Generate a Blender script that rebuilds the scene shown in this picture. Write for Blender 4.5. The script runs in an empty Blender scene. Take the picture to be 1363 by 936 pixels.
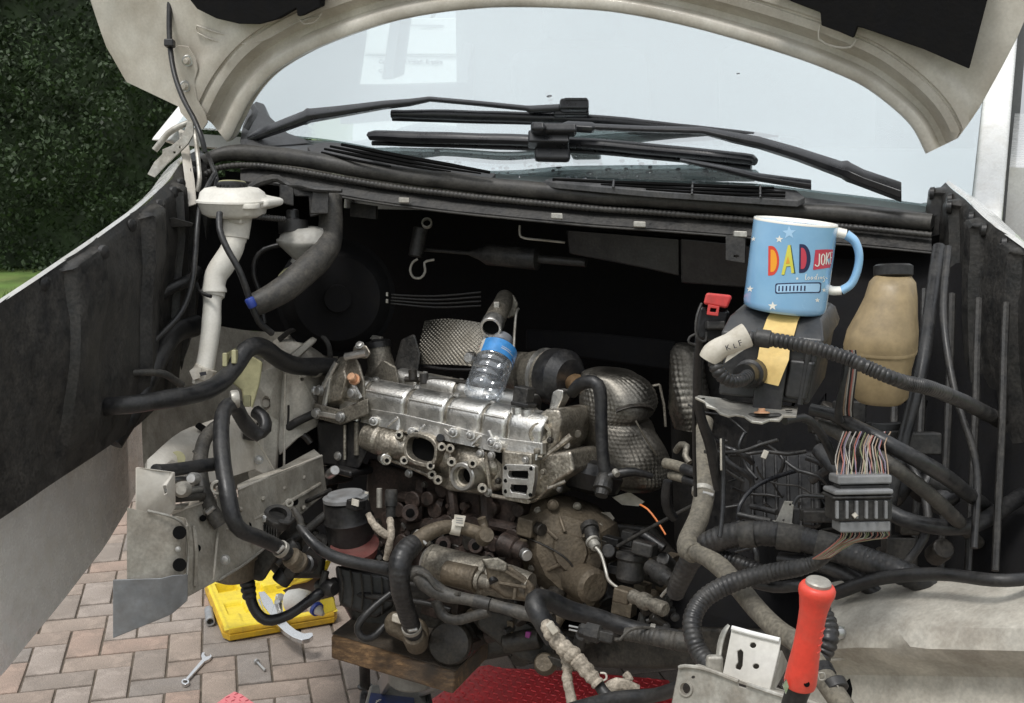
import bpy, bmesh, math, random
from mathutils import Vector, Matrix, noise
R = math.radians
random.seed(7)
sc = bpy.context.scene
COL = sc.collection

# ------------------------------------------------------------------ camera, sky, sun, exposure
F = 1600.0
PITCH = R(11.2)
CAM = Vector((0, 0, 1.6))
FWD = Vector((0, math.cos(PITCH), -math.sin(PITCH)))
UP = Vector((0, math.sin(PITCH), math.cos(PITCH)))
RT = Vector((1, 0, 0))
cd = bpy.data.cameras.new('camera')
cam = bpy.data.objects.new('camera', cd)
COL.objects.link(cam)
cam.location = CAM
cam.rotation_euler = (R(90) - PITCH, 0, 0)
cd.sensor_fit = 'HORIZONTAL'
cd.sensor_width = 36
cd.lens = 36 * F / 1363
cd.clip_start = 0.05
cd.clip_end = 2000
sc.camera = cam

world = bpy.data.worlds.new("World")
sc.world = world
world.use_nodes = True
wn = world.node_tree.nodes
wl = world.node_tree.links
SUN_EL, SUN_AZ = R(64), R(214)          # azimuth measured clockwise from +Y: behind the viewer's left shoulder
sky = wn.new('ShaderNodeTexSky')
sky.sky_type = 'NISHITA'
sky.sun_disc = False
sky.sun_elevation = SUN_EL
sky.sun_rotation = SUN_AZ
sky.dust_density = 4
hs = wn.new('ShaderNodeHueSaturation')
hs.inputs['Saturation'].default_value = 0.22
wl.new(sky.outputs[0], hs.inputs['Color'])
veil = wn.new('ShaderNodeMix')                       # thin even cloud over the blue: a white overcast day
veil.data_type = 'RGBA'
veil.inputs[0].default_value = .75
geo = wn.new('ShaderNodeTexCoord'); sep = wn.new('ShaderNodeSeparateXYZ')
cie = wn.new('ShaderNodeMapRange')                    # overcast sky: the zenith is brighter than the horizon
cie.inputs[1].default_value = 0; cie.inputs[2].default_value = 1; cie.inputs[3].default_value = 6.0; cie.inputs[4].default_value = 12.5
tint = wn.new('ShaderNodeMix'); tint.data_type = 'RGBA'; tint.blend_type = 'MULTIPLY'; tint.inputs[0].default_value = 1
tint.inputs[7].default_value = (.965, 1, 1.04, 1)
wl.new(geo.outputs['Generated'], sep.inputs[0]); wl.new(sep.outputs[2], cie.inputs[0]); wl.new(cie.outputs[0], tint.inputs[6])
wl.new(tint.outputs[2], veil.inputs[7])
wl.new(hs.outputs[0], veil.inputs[6])
wl.new(veil.outputs[2], wn['Background'].inputs[0])
wn['Background'].inputs[1].default_value = 0.10
sl = bpy.data.lights.new('sun', 'SUN')
sl.energy = 1.5
sl.angle = R(14)
sl.color = (1, .97, .93)
so = bpy.data.objects.new('sun', sl)
COL.objects.link(so)
sd = Vector((math.sin(SUN_AZ) * math.cos(SUN_EL), math.cos(SUN_AZ) * math.cos(SUN_EL), math.sin(SUN_EL)))
so.rotation_euler = sd.to_track_quat('Z', 'Y').to_euler()
so.location = sd * 20
sc.view_settings.view_transform = 'Standard'
sc.view_settings.look = 'None'
sc.view_settings.exposure = 0.3
sc.render.engine = 'CYCLES'
sc.cycles.max_bounces = 8
sc.cycles.transparent_max_bounces = 12

# ------------------------------------------------------------------ pixel rays -> points in the place
def ray(x, y):
    return (x - 681.5) / F * RT + (468 - y) / F * UP + FWD
def P(x, y, d):
    return CAM + d * ray(x, y)
def G(x, y, z=0.0):
    r = ray(x, y)
    return CAM + r * ((z - CAM.z) / r.z)
def GD(x, y, z=0.0):
    return (z - CAM.z) / ray(x, y).z
class PL:
    """a plane through o facing n; call it with a pixel (and an offset toward the viewer) to get the point on it"""
    def __init__(s, o, n):
        s.o, s.n = o, n.normalized()
    def __call__(s, x, y, off=0):
        r = ray(x, y)
        return CAM + r * ((s.o + s.n * off - CAM).dot(s.n) / r.dot(s.n))
def PL3(a, b, c):
    n = (b - a).cross(c - a).normalized()
    if n.dot(a - CAM) > 0: n = -n
    return PL(a, n)

# ------------------------------------------------------------------ materials
def mat(name, col, rough=.5, metal=0., var=.22, scale=42., dirt=None, dcov=.5, bump=.15, bscale=140., coat=0., dscale=None, spec=.5, rvar=.12, speck=.05, sscale=210.):
    m = bpy.data.materials.new(name)
    m.use_nodes = True
    nt = m.node_tree; N = nt.nodes; L = nt.links
    b = N['Principled BSDF']
    tc = N.new('ShaderNodeTexCoord')
    n1 = N.new('ShaderNodeTexNoise'); n1.inputs['Scale'].default_value = scale; n1.inputs['Detail'].default_value = 6
    L.new(tc.outputs['Object'], n1.inputs['Vector'])
    r1 = N.new('ShaderNodeValToRGB')
    r1.color_ramp.elements[0].position = .3; r1.color_ramp.elements[1].position = .7
    r1.color_ramp.elements[0].color = (*[c * (1 - var) for c in col], 1)
    r1.color_ramp.elements[1].color = (*[min(1, c * (1 + var)) for c in col], 1)
    L.new(n1.outputs[0], r1.inputs[0])
    out = r1.outputs[0]
    rg = N.new('ShaderNodeMapRange'); rg.inputs[3].default_value = max(.02, rough - rvar); rg.inputs[4].default_value = min(1, rough + rvar)
    L.new(n1.outputs[0], rg.inputs[0])
    rout = rg.outputs[0]
    b.inputs['Metallic'].default_value = metal
    if dirt:
        n2 = N.new('ShaderNodeTexNoise'); n2.inputs['Scale'].default_value = dscale or scale * .8; n2.inputs['Detail'].default_value = 8; n2.inputs['Roughness'].default_value = .65
        L.new(tc.outputs['Object'], n2.inputs['Vector'])
        r2 = N.new('ShaderNodeValToRGB')
        p = .72 - .45 * dcov
        r2.color_ramp.elements[0].position = max(0, p - .16); r2.color_ramp.elements[1].position = min(1, p + .34)
        L.new(n2.outputs[0], r2.inputs[0])
        mx = N.new('ShaderNodeMix'); mx.data_type = 'RGBA'
        L.new(r2.outputs[0], mx.inputs[0]); L.new(out, mx.inputs[6]); mx.inputs[7].default_value = (*dirt, 1)
        out = mx.outputs[2]
        ma = N.new('ShaderNodeMath'); ma.operation = 'MULTIPLY_ADD'; ma.inputs[1].default_value = .3
        L.new(r2.outputs[0], ma.inputs[0]); L.new(rout, ma.inputs[2]); ma.use_clamp = True
        rout = ma.outputs[0]
        if metal:
            mm = N.new('ShaderNodeMapRange'); mm.inputs[3].default_value = metal; mm.inputs[4].default_value = metal * .35
            L.new(r2.outputs[0], mm.inputs[0]); L.new(mm.outputs[0], b.inputs['Metallic'])
    if speck:
        n4 = N.new('ShaderNodeTexNoise'); n4.inputs['Scale'].default_value = sscale; n4.inputs['Detail'].default_value = 3
        L.new(tc.outputs['Object'], n4.inputs['Vector'])
        r4 = N.new('ShaderNodeMapRange'); r4.inputs[1].default_value = .36; r4.inputs[2].default_value = .64
        r4.inputs[3].default_value = 1 - speck; r4.inputs[4].default_value = 1 + speck * .7
        L.new(n4.outputs[0], r4.inputs[0])
        mu = N.new('ShaderNodeVectorMath'); mu.operation = 'SCALE'
        L.new(out, mu.inputs[0]); L.new(r4.outputs[0], mu.inputs['Scale'])
        out = mu.outputs[0]
        ms = N.new('ShaderNodeMath'); ms.operation = 'MULTIPLY_ADD'; ms.inputs[1].default_value = .16; ms.use_clamp = True
        ad = N.new('ShaderNodeMath'); ad.operation = 'SUBTRACT'; ad.inputs[1].default_value = .5
        L.new(n4.outputs[0], ad.inputs[0]); L.new(ad.outputs[0], ms.inputs[0]); L.new(rout, ms.inputs[2])
        rout = ms.outputs[0]
    L.new(out, b.inputs['Base Color']); L.new(rout, b.inputs['Roughness'])
    b.inputs['Coat Weight'].default_value = coat
    b.inputs['Specular IOR Level'].default_value = spec
    if bump:
        n3 = N.new('ShaderNodeTexNoise'); n3.inputs['Scale'].default_value = bscale; n3.inputs['Detail'].default_value = 4
        L.new(tc.outputs['Object'], n3.inputs['Vector'])
        bp = N.new('ShaderNodeBump'); bp.inputs['Strength'].default_value = bump; bp.inputs['Distance'].default_value = .004
        L.new(n3.outputs[0], bp.inputs['Height']); L.new(bp.outputs[0], b.inputs['Normal'])
    return m

DUST = (.20, .175, .145)
M = dict(
 white=mat('dirty white paint', (.60, .585, .54), .38, dirt=(.27, .24, .19), dcov=.36, bump=.05, scale=8, coat=.2),
 whiteo=mat('white body paint', (.78, .78, .76), .25, var=.04, dirt=(.55, .52, .46), dcov=.2, bump=.02, coat=.5),
 inner=mat('dusty beige inner panel', (.50, .475, .415), .5, dirt=(.17, .14, .105), dcov=.42, bump=.15, scale=22, dscale=13, speck=.1),
 bracket=mat('grimy galvanised steel', (.46, .45, .41), .4, .55, dirt=(.17, .135, .095), dcov=.45, bump=.15, dscale=20, speck=.12),
 steel=mat('bare steel', (.5, .5, .49), .35, .9, dirt=(.2, .17, .13), dcov=.3, bump=.1),
 chrome=mat('chrome tool steel', (.72, .72, .72), .2, 1, var=.06, bump=.03),
 black=mat('black plastic', (.012, .012, .013), .36, dirt=(.035, .032, .028), dcov=.36, bump=.12, speck=.3),
 blackd=mat('dusty black plastic', (.018, .018, .018), .44, dirt=(.066, .060, .052), dcov=.42, bump=.2, speck=.35),
 gloss=mat('satin black wiper paint', (.012, .0125, .015), .28, dirt=(.028, .028, .03), dcov=.3, bump=.04),
 deep=mat('pad and bay shade black', (.007, .007, .008), .9, spec=.2, dirt=(.014, .013, .012), dcov=.4, bump=.2),  # black of the bonnet pads; elsewhere the bay's shade put into the colour
 rubber=mat('black rubber hose', (.015, .0155, .017), .36, dirt=(.05, .047, .043), dcov=.36, bump=.14, bscale=110, speck=.3),
 rubberd=mat('dusty rubber hose', (.03, .029, .027), .5, speck=.3, dirt=(.12, .108, .09), dcov=.46, bump=.2, bscale=90),
 tan=mat('mud coated hose', (.10, .09, .072), .7, speck=.25, dirt=(.24, .215, .165), dcov=.5, bump=.25, bscale=110),
 conduit=mat('black corrugated conduit', (.016, .016, .017), .36, speck=.3, dirt=(.07, .064, .056), dcov=.38, bump=.06),
 seal=mat('rubber weather seal', (.022, .021, .02), .42, speck=.25, dirt=(.085, .079, .068), dcov=.45, bump=.15, dscale=14),
 cowl=mat('grey black cowl plastic', (.06, .061, .064), .42, speck=.2, dirt=(.10, .096, .09), dcov=.36, bump=.1),
 alu=mat('bright cast aluminium', (.68, .67, .64), .37, 1, var=.05, dirt=(.34, .29, .22), dcov=.16, bump=.18, bscale=260, dscale=26, speck=.07),
 alud=mat('oily cast aluminium', (.52, .48, .41), .34, .95, dirt=(.10, .075, .045), dcov=.42, bump=.4, bscale=150, dscale=26, speck=.3),
 alug=mat('dull cast grey aluminium', (.27, .25, .21), .45, .7, speck=.3, dirt=(.085, .07, .05), dcov=.46, bump=.3, bscale=160),
 gear=mat('brown grimed gearbox casting', (.155, .125, .088), .5, .45, dirt=(.05, .04, .028), dcov=.5, bump=.45, bscale=120, scale=24, speck=.18),
 iron=mat('rusty dark iron block', (.026, .021, .018), .48, .3, speck=.35, dirt=(.070, .042, .032), dcov=.5, bump=.4, bscale=90),
 grime=mat('oily grime black', (.018, .0165, .0145), .4, .2, speck=.35, dirt=(.06, .05, .038), dcov=.4, bump=.35, bscale=80),
 shield=mat('embossed heat shield aluminium', (.20, .188, .165), .42, 1, speck=.25, dirt=(.06, .05, .038), dcov=.34, bump=.08, scale=12),
 shieldb=mat('bright heat shield aluminium', (.24, .225, .195), .42, 1, speck=.2, dirt=(.10, .08, .05), dcov=.36, bump=.06, scale=12),
 tankw=mat('aged white polypropylene', (.72, .70, .64), .42, var=.06, dirt=(.47, .43, .35), dcov=.3, bump=.04, scale=9),
 tankg=mat('dull grey reservoir plastic', (.36, .35, .32), .5, dirt=(.18, .165, .14), dcov=.4, bump=.06),
 tanky=mat('yellowed reservoir plastic', (.30, .225, .12), .45, dirt=(.20, .15, .085), dcov=.4, bump=.05),
 yclip=mat('yellow stained plastic', (.40, .38, .22), .5, bump=.05),
 red=mat('red moulded plastic', (.62, .05, .045), .4, var=.08, dirt=(.30, .05, .04), dcov=.25, bump=.06),
 redh=mat('orange red tool handle', (.70, .06, .036), .38, var=.06, dirt=(.42, .09, .06), dcov=.3, bump=.06, dscale=30),
 redmat=mat('red tread sheet', (.88, .065, .075), .3, var=.1, dirt=(.42, .045, .045), dcov=.3, bump=.06, dscale=14),
 pinkmat=mat('daylit pink tread sheet', (.72, .20, .22), .5, var=.06, dirt=(.6, .2, .2), dcov=.3, bump=.05),  # same mat as the red one, with bright daylight put into its colour
 pinkdk=mat('daylit tread grooves', (.48, .09, .11), .55, bump=.03),
 yellow=mat('yellow case plastic', (.80, .62, .03), .42, var=.05, dirt=(.58, .42, .05), dcov=.3, bump=.04),
 yellowd=mat('grubby yellow case plastic', (.72, .44, .02), .45, var=.1, dirt=(.25, .16, .04), dcov=.42, bump=.06, dscale=20),
 tape=mat('yellow crepe tape', (.72, .52, .20), .6, var=.1, dirt=(.55, .38, .14), dcov=.3, bump=.25, bscale=60),
 cloth=mat('grey cloth loom tape', (.50, .44, .36), .85, dirt=(.07, .055, .038), dcov=.56, bump=.8, bscale=80, dscale=55, speck=.3),
 label=mat('white printed tag', (.62, .585, .51), .55, var=.1, dirt=(.28, .235, .17), dcov=.42, bump=.04),
 ink=mat('black print', (.03, .03, .035), .6, bump=0),
 wood=None, brass=mat('orange rusty bolt', (.62, .36, .22), .45, .5, bump=.1),
 copper=mat('copper clad tube', (.42, .27, .14), .4, .8, dirt=(.2, .14, .1), dcov=.4),
 purple=mat('purple plastic clip', (.25, .04, .20), .5),
 grey=mat('grey plastic cap', (.22, .225, .23), .5, dirt=(.14, .13, .12), dcov=.4),
 greyt=mat('grey painted tube', (.30, .31, .32), .4, .3, dirt=(.2, .19, .18), dcov=.3),
 bump_grey=mat('grey bumper plastic', (.20, .21, .22), .5, dirt=(.15, .14, .13), dcov=.4, bump=.05),
 cream=mat('beige dusty painted steel', (.60, .57, .51), .42, dirt=(.31, .26, .195), dcov=.40, bump=.06, scale=7, dscale=9, coat=.15),
 jack=mat('scuffed jack paint', (.17, .165, .15), .5, .3, dirt=(.30, .29, .26), dcov=.35, bump=.15),
 navy=mat('navy label', (.02, .035, .12), .4, dirt=(.05, .05, .07), dcov=.3, bump=.03),
 dash=mat('grey dashboard', (.30, .305, .30), .7, var=.05, bump=.08),
 seat=mat('grey cab trim', (.24, .245, .25), .8, var=.05, bump=.05),
 wred=mat('red wire', (.32, .11, .085), .5, bump=0), wgrn=mat('green wire', (.17, .20, .10), .5, bump=0),
 wwht=mat('pale wire', (.36, .335, .30), .5, bump=0), wpur=mat('violet wire', (.20, .165, .23), .5, bump=0),
 worg=mat('orange wire', (.75, .22, .06), .5, bump=0), wtan=mat('tan wire', (.32, .23, .16), .5, bump=0),
 blue=mat('blue tape', (.03, .06, .30), .4, bump=.05),
)
DARKHOLE = mat('hole shade black', (.004, .004, .004), .95, bump=.1, spec=.1)  # near-black fill standing in for the shade inside holes and bores

# ------------------------------------------------------------------ objects
def wpos(o):
    v = Vector((0, 0, 0))
    while o is not None:
        v = v + o.location; o = o.parent
    return v
def tag(o, label=None, cat=None, group=None, kind=None):
    if label: o['label'] = label
    if cat: o['category'] = cat
    if group: o['group'] = group
    if kind: o['kind'] = kind
    return o
def thing(name, label, cat, loc, group=None):
    o = bpy.data.objects.new(name, None)
    COL.objects.link(o)
    o.location = loc
    o.empty_display_size = .02
    return tag(o, label, cat, group)
def obj(name, bm, m, parent=None, label=None, cat=None, group=None, kind=None, bevel=0, sharp=38, smooth=True, seg=2):
    bmesh.ops.recalc_face_normals(bm, faces=bm.faces[:])
    if parent is not None:
        off = wpos(parent)
    else:
        xs = [v.co for v in bm.verts]
        off = Vector(((min(v.x for v in xs) + max(v.x for v in xs)) / 2, (min(v.y for v in xs) + max(v.y for v in xs)) / 2, min(v.z for v in xs)))
    bmesh.ops.translate(bm, verts=bm.verts[:], vec=-off)
    if smooth:
        for f in bm.faces: f.smooth = True
        if not bevel:
            for e in bm.edges:
                if len(e.link_faces) == 2 and e.calc_face_angle(0) > R(sharp): e.smooth = False
    me = bpy.data.meshes.new(name)
    bm.to_mesh(me); bm.free()
    me.materials.append(M[m] if isinstance(m, str) else m)
    o = bpy.data.objects.new(name, me)
    COL.objects.link(o)
    if parent is not None: o.parent = parent
    else: o.location = off
    if bevel:
        md = o.modifiers.new('bevel', 'BEVEL'); md.width = bevel; md.segments = seg; md.harden_normals = True; md.limit_method = 'ANGLE'; md.angle_limit = R(35)
    return tag(o, label, cat, group, kind)

# ------------------------------------------------------------------ shapes
def loft(rings, caps=True, closed=True):
    bm = bmesh.new()
    rv = [[bm.verts.new(p) for p in r] for r in rings]
    n = len(rings[0])
    for a, b in zip(rv, rv[1:]):
        for i in range(n if closed else n - 1):
            bm.faces.new((a[i], a[(i + 1) % n], b[(i + 1) % n], b[i]))
    if caps and closed:
        bm.faces.new(rv[0]); bm.faces.new(rv[-1][::-1])
    return bm
def grid(fn, nu, nv):
    bm = bmesh.new()
    vs = [[bm.verts.new(fn(i / nu, j / nv)) for j in range(nv + 1)] for i in range(nu + 1)]
    for i in range(nu):
        for j in range(nv):
            bm.faces.new((vs[i][j], vs[i + 1][j], vs[i + 1][j + 1], vs[i][j + 1]))
    return bm
def thick(bm, vec):
    """give a sheet real thickness along vec (a vector or a distance along its own normals)"""
    if not isinstance(vec, Vector):
        bmesh.ops.recalc_face_normals(bm, faces=bm.faces[:])
        bmesh.ops.solidify(bm, geom=bm.faces[:], thickness=vec)
        return bm
    r = bmesh.ops.extrude_face_region(bm, geom=bm.faces[:])
    bmesh.ops.translate(bm, verts=[v for v in r['geom'] if isinstance(v, bmesh.types.BMVert)], vec=vec)
    return bm
def plate(loops, vec):
    """outline (and hole loops after it) filled and extruded along vec"""
    if isinstance(loops[0], Vector): loops = [loops]
    bm = bmesh.new(); ed = []
    for lp in loops:
        v = [bm.verts.new(p) for p in lp]
        ed += [bm.edges.new((v[i], v[(i + 1) % len(v)])) for i in range(len(v))]
    n = Vector((0, 0, 0)); lp = loops[0]
    for i in range(len(lp)):
        n += (lp[i] - lp[0]).cross(lp[(i + 1) % len(lp)] - lp[0])
    bmesh.ops.triangle_fill(bm, use_beauty=True, use_dissolve=False, edges=ed, normal=n.normalized())
    return thick(bm, vec)
def circ(c, u, v, r, n=16, r2=None):
    r2 = r2 or r
    return [c + u * (r * math.cos(2 * math.pi * i / n)) + v * (r2 * math.sin(2 * math.pi * i / n)) for i in range(n)]
def frame(a):
    a = a.normalized()
    t = Vector((0, 0, 1)) if abs(a.z) < .9 else Vector((1, 0, 0))
    u = a.cross(t).normalized()
    return u, a.cross(u).normalized()
def lathe(p0, p1, prof, n=24, caps=True):
    """prof: (t along p0->p1, radius in metres)"""
    a = p1 - p0; u, v = frame(a)
    return loft([circ(p0 + a * t, u, v, max(r, 1e-4), n) for t, r in prof], caps)
def cyl(p0, p1, r, n=20, ch=.12, r1=None):
    r1 = r if r1 is None else r1
    L = (p1 - p0).length; c = min(ch * r, L * .3) / L
    return lathe(p0, p1, [(0, r * (1 - ch)), (c, r), (1 - c, r1), (1, r1 * (1 - ch))], n)
def ring(c, n, ro, ri, depth, seg=28):
    """a collar facing n with an open bore"""
    n = n.normalized(); u, v = frame(n)
    prof = [(0, ri * .98), (-depth, ri * .98), (-depth, ro), (-.1 * ro, ro), (0, ro * .93)]
    rr = [circ(c + n * h, u, v, r, seg) for h, r in prof]
    bm = bmesh.new(); rv = [[bm.verts.new(p) for p in r] for r in rr]
    for a, b in zip(rv, rv[1:] + rv[:1]):
        for i in range(seg):
            bm.faces.new((a[i], a[(i + 1) % seg], b[(i + 1) % seg], b[i]))
    return bm
def hexbolt(c, n, r, h=None):
    h = h or r * .9; n = n.normalized(); u, v = frame(n)
    return loft([circ(c, u, v, r * 1.35, 12), circ(c + n * h * .25, u, v, r * 1.35, 12), circ(c + n * h * .25, u, v, r, 12), circ(c + n * h * .9, u, v, r, 12), circ(c + n * h, u, v, r * .8, 12)])
def box(c, ax, size):
    """axes ax = three unit vectors, size = full lengths, c = centre"""
    bm = bmesh.new(); bmesh.ops.create_cube(bm, size=1)
    for v in bm.verts:
        v.co = c + ax[0] * (v.co.x * size[0]) + ax[1] * (v.co.y * size[1]) + ax[2] * (v.co.z * size[2])
    return bm
def hexa(front, back):
    bm = bmesh.new()
    a = [bm.verts.new(p) for p in front]; b = [bm.verts.new(p) for p in back]
    n = len(a)
    bm.faces.new(a); bm.faces.new(b[::-1])
    for i in range(n): bm.faces.new((a[i], a[(i + 1) % n], b[(i + 1) % n], b[i]))
    return bm
def catmull(pts, step):
    out = []
    q = [pts[0] * 2 - pts[1]] + pts + [pts[-1] * 2 - pts[-2]] if len(pts) > 1 else pts
    for i in range(1, len(q) - 2):
        p0, p1, p2, p3 = q[i - 1:i + 3]
        L = (p2.xyz - p1.xyz).length
        k = max(2, int(math.ceil(L / step)))
        for j in range(k):
            t = j / k
            out.append(.5 * ((2 * p1) + (p2 - p0) * t + (2 * p0 - 5 * p1 + 4 * p2 - p3) * t * t + (3 * p1 - p0 - 3 * p2 + p3) * t ** 3))
    out.append(q[-2])
    return out
def tube(pts, r=None, n=12, pitch=0, amp=.1, step=.02, wob=0, flat=1, closedring=False, hollow=0):
    """pts: (px, py, depth[, radius px]); radius r in px; pitch>0 makes a corrugated tube"""
    q = []
    for p in pts:
        if isinstance(p, Vector): q.append(Vector((*p, r))); continue
        rr = (p[3] if len(p) > 3 else r) * p[2] / F
        q.append(Vector((*P(p[0], p[1], p[2]), rr)))
    if pitch: step = pitch / 4
    c = catmull(q, step)
    u = None; rings = []; s = 0
    for i, p in enumerate(c):
        t = (c[min(i + 1, len(c) - 1)].xyz - c[max(i - 1, 0)].xyz)
        t = t.normalized() if t.length > 1e-9 else Vector((0, 0, 1))
        if u is None: u, v = frame(t)
        else:
            u = (u - t * u.dot(t)).normalized(); v = t.cross(u)
        rr = abs(p.w)
        if pitch: rr *= (1 - amp) if i % 4 in (0,) else (1.0 if i % 4 in (1, 3) else 1 + amp * .3)
        if wob: rr *= 1 + wob * (random.random() - .5)
        rr *= 1 + .06 * noise.noise(p.xyz * 26)
        q_ = noise.noise_vector(p.xyz * 9) * (abs(p.w) * .16)
        rings.append(circ(p.xyz + q_, u, v, rr, n, rr * flat))
    if hollow:
        t = (c[-1].xyz - c[-2].xyz).normalized()
        m = [(p - c[-1].xyz) for p in rings[-1]]
        rings.append([c[-1].xyz + d * hollow for d in m])
        rings.append([c[-1].xyz + d * hollow * .98 - t * c[-1].w * 1.5 for d in m])
    return loft(rings)
def hose(label, pts, r, m='rubber', cat='hose', name=None, parent=None, group=None, **k):
    return obj(name or cat.replace(' ', '_'), tube(pts, r, **k), m, parent, label if parent is None else None, cat if parent is None else None, group, sharp=60)
def line(a, b, k):
    return a + (b - a) * k
def band(p0, p1, r, w, n=14):
    a = (p1 - p0).normalized()
    return cyl(p0 - a * w / 2, p0 + a * w / 2, r, n, .1)

M['grub'] = mat('grubby painted steel', (.35, .33, .285), .48, dirt=(.13, .105, .075), dcov=.46, bump=.15, scale=26, dscale=16, speck=.12)
M['boxlid'] = mat('dusty fuse box lid', (.030, .031, .033), .36, dirt=(.06, .058, .054), dcov=.3, bump=.05)
def relief(bm, amp, scale, seed=0):
    """press an uneven, slightly dented surface into a panel"""
    bmesh.ops.recalc_face_normals(bm, faces=bm.faces[:]); bm.normal_update()
    for v in bm.verts: v.co += v.normal * (amp * noise.noise(v.co * scale + Vector((seed, 0, 0))))
    return bm
# ================================================================== the setting
def lumpy_grid(x0, x1, y0, y1, z, n, amp):
    return grid(lambda a, b: Vector((x0 + (x1 - x0) * a, y0 + (y1 - y0) * b, z + amp * math.sin(a * 37) * math.cos(b * 29))), n, n)
M['grass'] = mat('lawn grass', (.10, .17, .035), .8, var=.4, scale=3, dirt=(.17, .19, .06), dcov=.4, bump=.6, bscale=30)
M['sand'] = mat('dark jointing sand', (.16, .13, .10), .95, var=.3, scale=40, dirt=(.09, .075, .06), dcov=.5, bump=.5, bscale=300)
obj('ground', lumpy_grid(-500, 500, -500, 500, -.09, 6, 0), 'grass', kind='structure')
obj('lawn', lumpy_grid(-20, 4, 8.2, 13.5, -.01, 40, .006), 'grass', kind='structure')
M['asphalt'] = mat('asphalt road', (.06, .06, .06), .85, scale=4, bump=.3, bscale=80)
obj('road', thick(lumpy_grid(-40, 40, 13.9, 20, -.03, 4, 0), Vector((0, 0, -.05))), 'asphalt', kind='structure')
drive = obj('driveway', thick(lumpy_grid(-7, 6, -5, 8.2, -.007, 4, 0), Vector((0, 0, -.06))), 'sand', kind='structure')

BR = []
for i, c in enumerate([(.315, .25, .205), (.355, .285, .235), (.285, .24, .205), (.375, .275, .22), (.26, .23, .205), (.36, .305, .265)]):
    BR.append(mat('clay paver', c, .85, var=.14, scale=26, dirt=(.19, .16, .135), dcov=.4, bump=.5, bscale=170, dscale=9, speck=.2, sscale=260))
def brick_bm():
    bm = bmesh.new(); bmesh.ops.create_cube(bm, size=1)
    L, W, H, c = .2, .1, .05, .0045
    for v in bm.verts: v.co = Vector((v.co.x * (L - .006), v.co.y * (W - .006), (v.co.z - .5) * H))
    top = [e for e in bm.edges if all(v.co.z > -.001 for v in e.verts)]
    bmesh.ops.bevel(bm, geom=top, offset=c, segments=2, affect='EDGES', profile=.6)
    return bm
BME = []
for m in BR:
    bm = brick_bm()
    for f in bm.faces: f.smooth = False
    me = bpy.data.meshes.new('brick'); bm.to_mesh(me); bm.free(); me.materials.append(m); BME.append(me)
g0 = G(269, 857.5); BA = R(13.6)
bx, by = Vector((math.cos(BA), math.sin(BA), 0)), Vector((-math.sin(BA), math.cos(BA), 0))
org = g0 - by * .05          # middle height of the anchor paver's left end
cells = []
for i in range(-70, 70):
    for j in range(-80, 60):
        c = (i - j) % 4
        if c == 0: p, a = org + bx * (.1 * i + .1) + by * (.1 * j), 0
        elif c == 3: p, a = org + bx * (.1 * i + .05) + by * (.1 * j + .05), 1
        else: continue
        if -6.9 < p.x < 5.9 and -1.5 < p.y < 8.1: cells.append((p, a))
def inview(p):
    q = p - CAM; d = q.dot(FWD)
    if d < .3: return None
    x, y = 681.5 + q.x / d * F, 468 - q.dot(UP) / d * F
    return d if -60 < x < 1423 and y < 1010 else None
vis = [(inview(p) + (0 if p.x < 0.2 else 3), k) for k, (p, a) in enumerate(cells) if inview(p)]
vis.sort()
near = set(k for _, k in vis[:300])
rb = bmesh.new()
for k, (p, a) in enumerate(cells):
    dz = random.uniform(-.0022, .0012); rot = BA + a * R(90) + random.uniform(-.012, .012)
    pick = random.randrange(6)
    if k in near:
        o = bpy.data.objects.new('brick', BME[pick]); COL.objects.link(o); o.parent = drive
        o.location = p - drive.location + Vector((0, 0, dz)); o.rotation_euler = (random.uniform(-.006, .006), random.uniform(-.006, .006), rot)
    else:
        mt = Matrix.Translation(p + Vector((0, 0, dz))) @ Matrix.Rotation(rot, 4, 'Z')
        v = [rb.verts.new(mt @ Vector(q)) for q in ((-.097, -.047, 0), (.097, -.047, 0), (.097, .047, 0), (-.097, .047, 0), (-.097, -.047, -.03), (.097, -.047, -.03), (.097, .047, -.03), (-.097, .047, -.03))]
        for f in ((0, 1, 2, 3), (0, 4, 5, 1), (1, 5, 6, 2), (2, 6, 7, 3), (3, 7, 4, 0)): rb.faces.new([v[q] for q in f])
obj('paving_bricks', rb, BR[2], drive, kind='stuff', smooth=False)

# grass tufts along the lawn edge that shows past the wing
gb = bmesh.new()
for _ in range(5000):
    x, y = random.uniform(-4.6, -1.2), random.uniform(8.22, 11)
    h, a, l = random.uniform(.03, .08), random.uniform(0, 6.28), random.uniform(-.03, .03)
    w = Vector((math.cos(a), math.sin(a), 0)) * .005
    b0 = Vector((x, y, -.01))
    gb.faces.new([gb.verts.new(b0 - w), gb.verts.new(b0 + w), gb.verts.new(b0 + Vector((l, l * .5, h)))])
obj('grass', gb, 'grass', kind='stuff', smooth=False)

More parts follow.
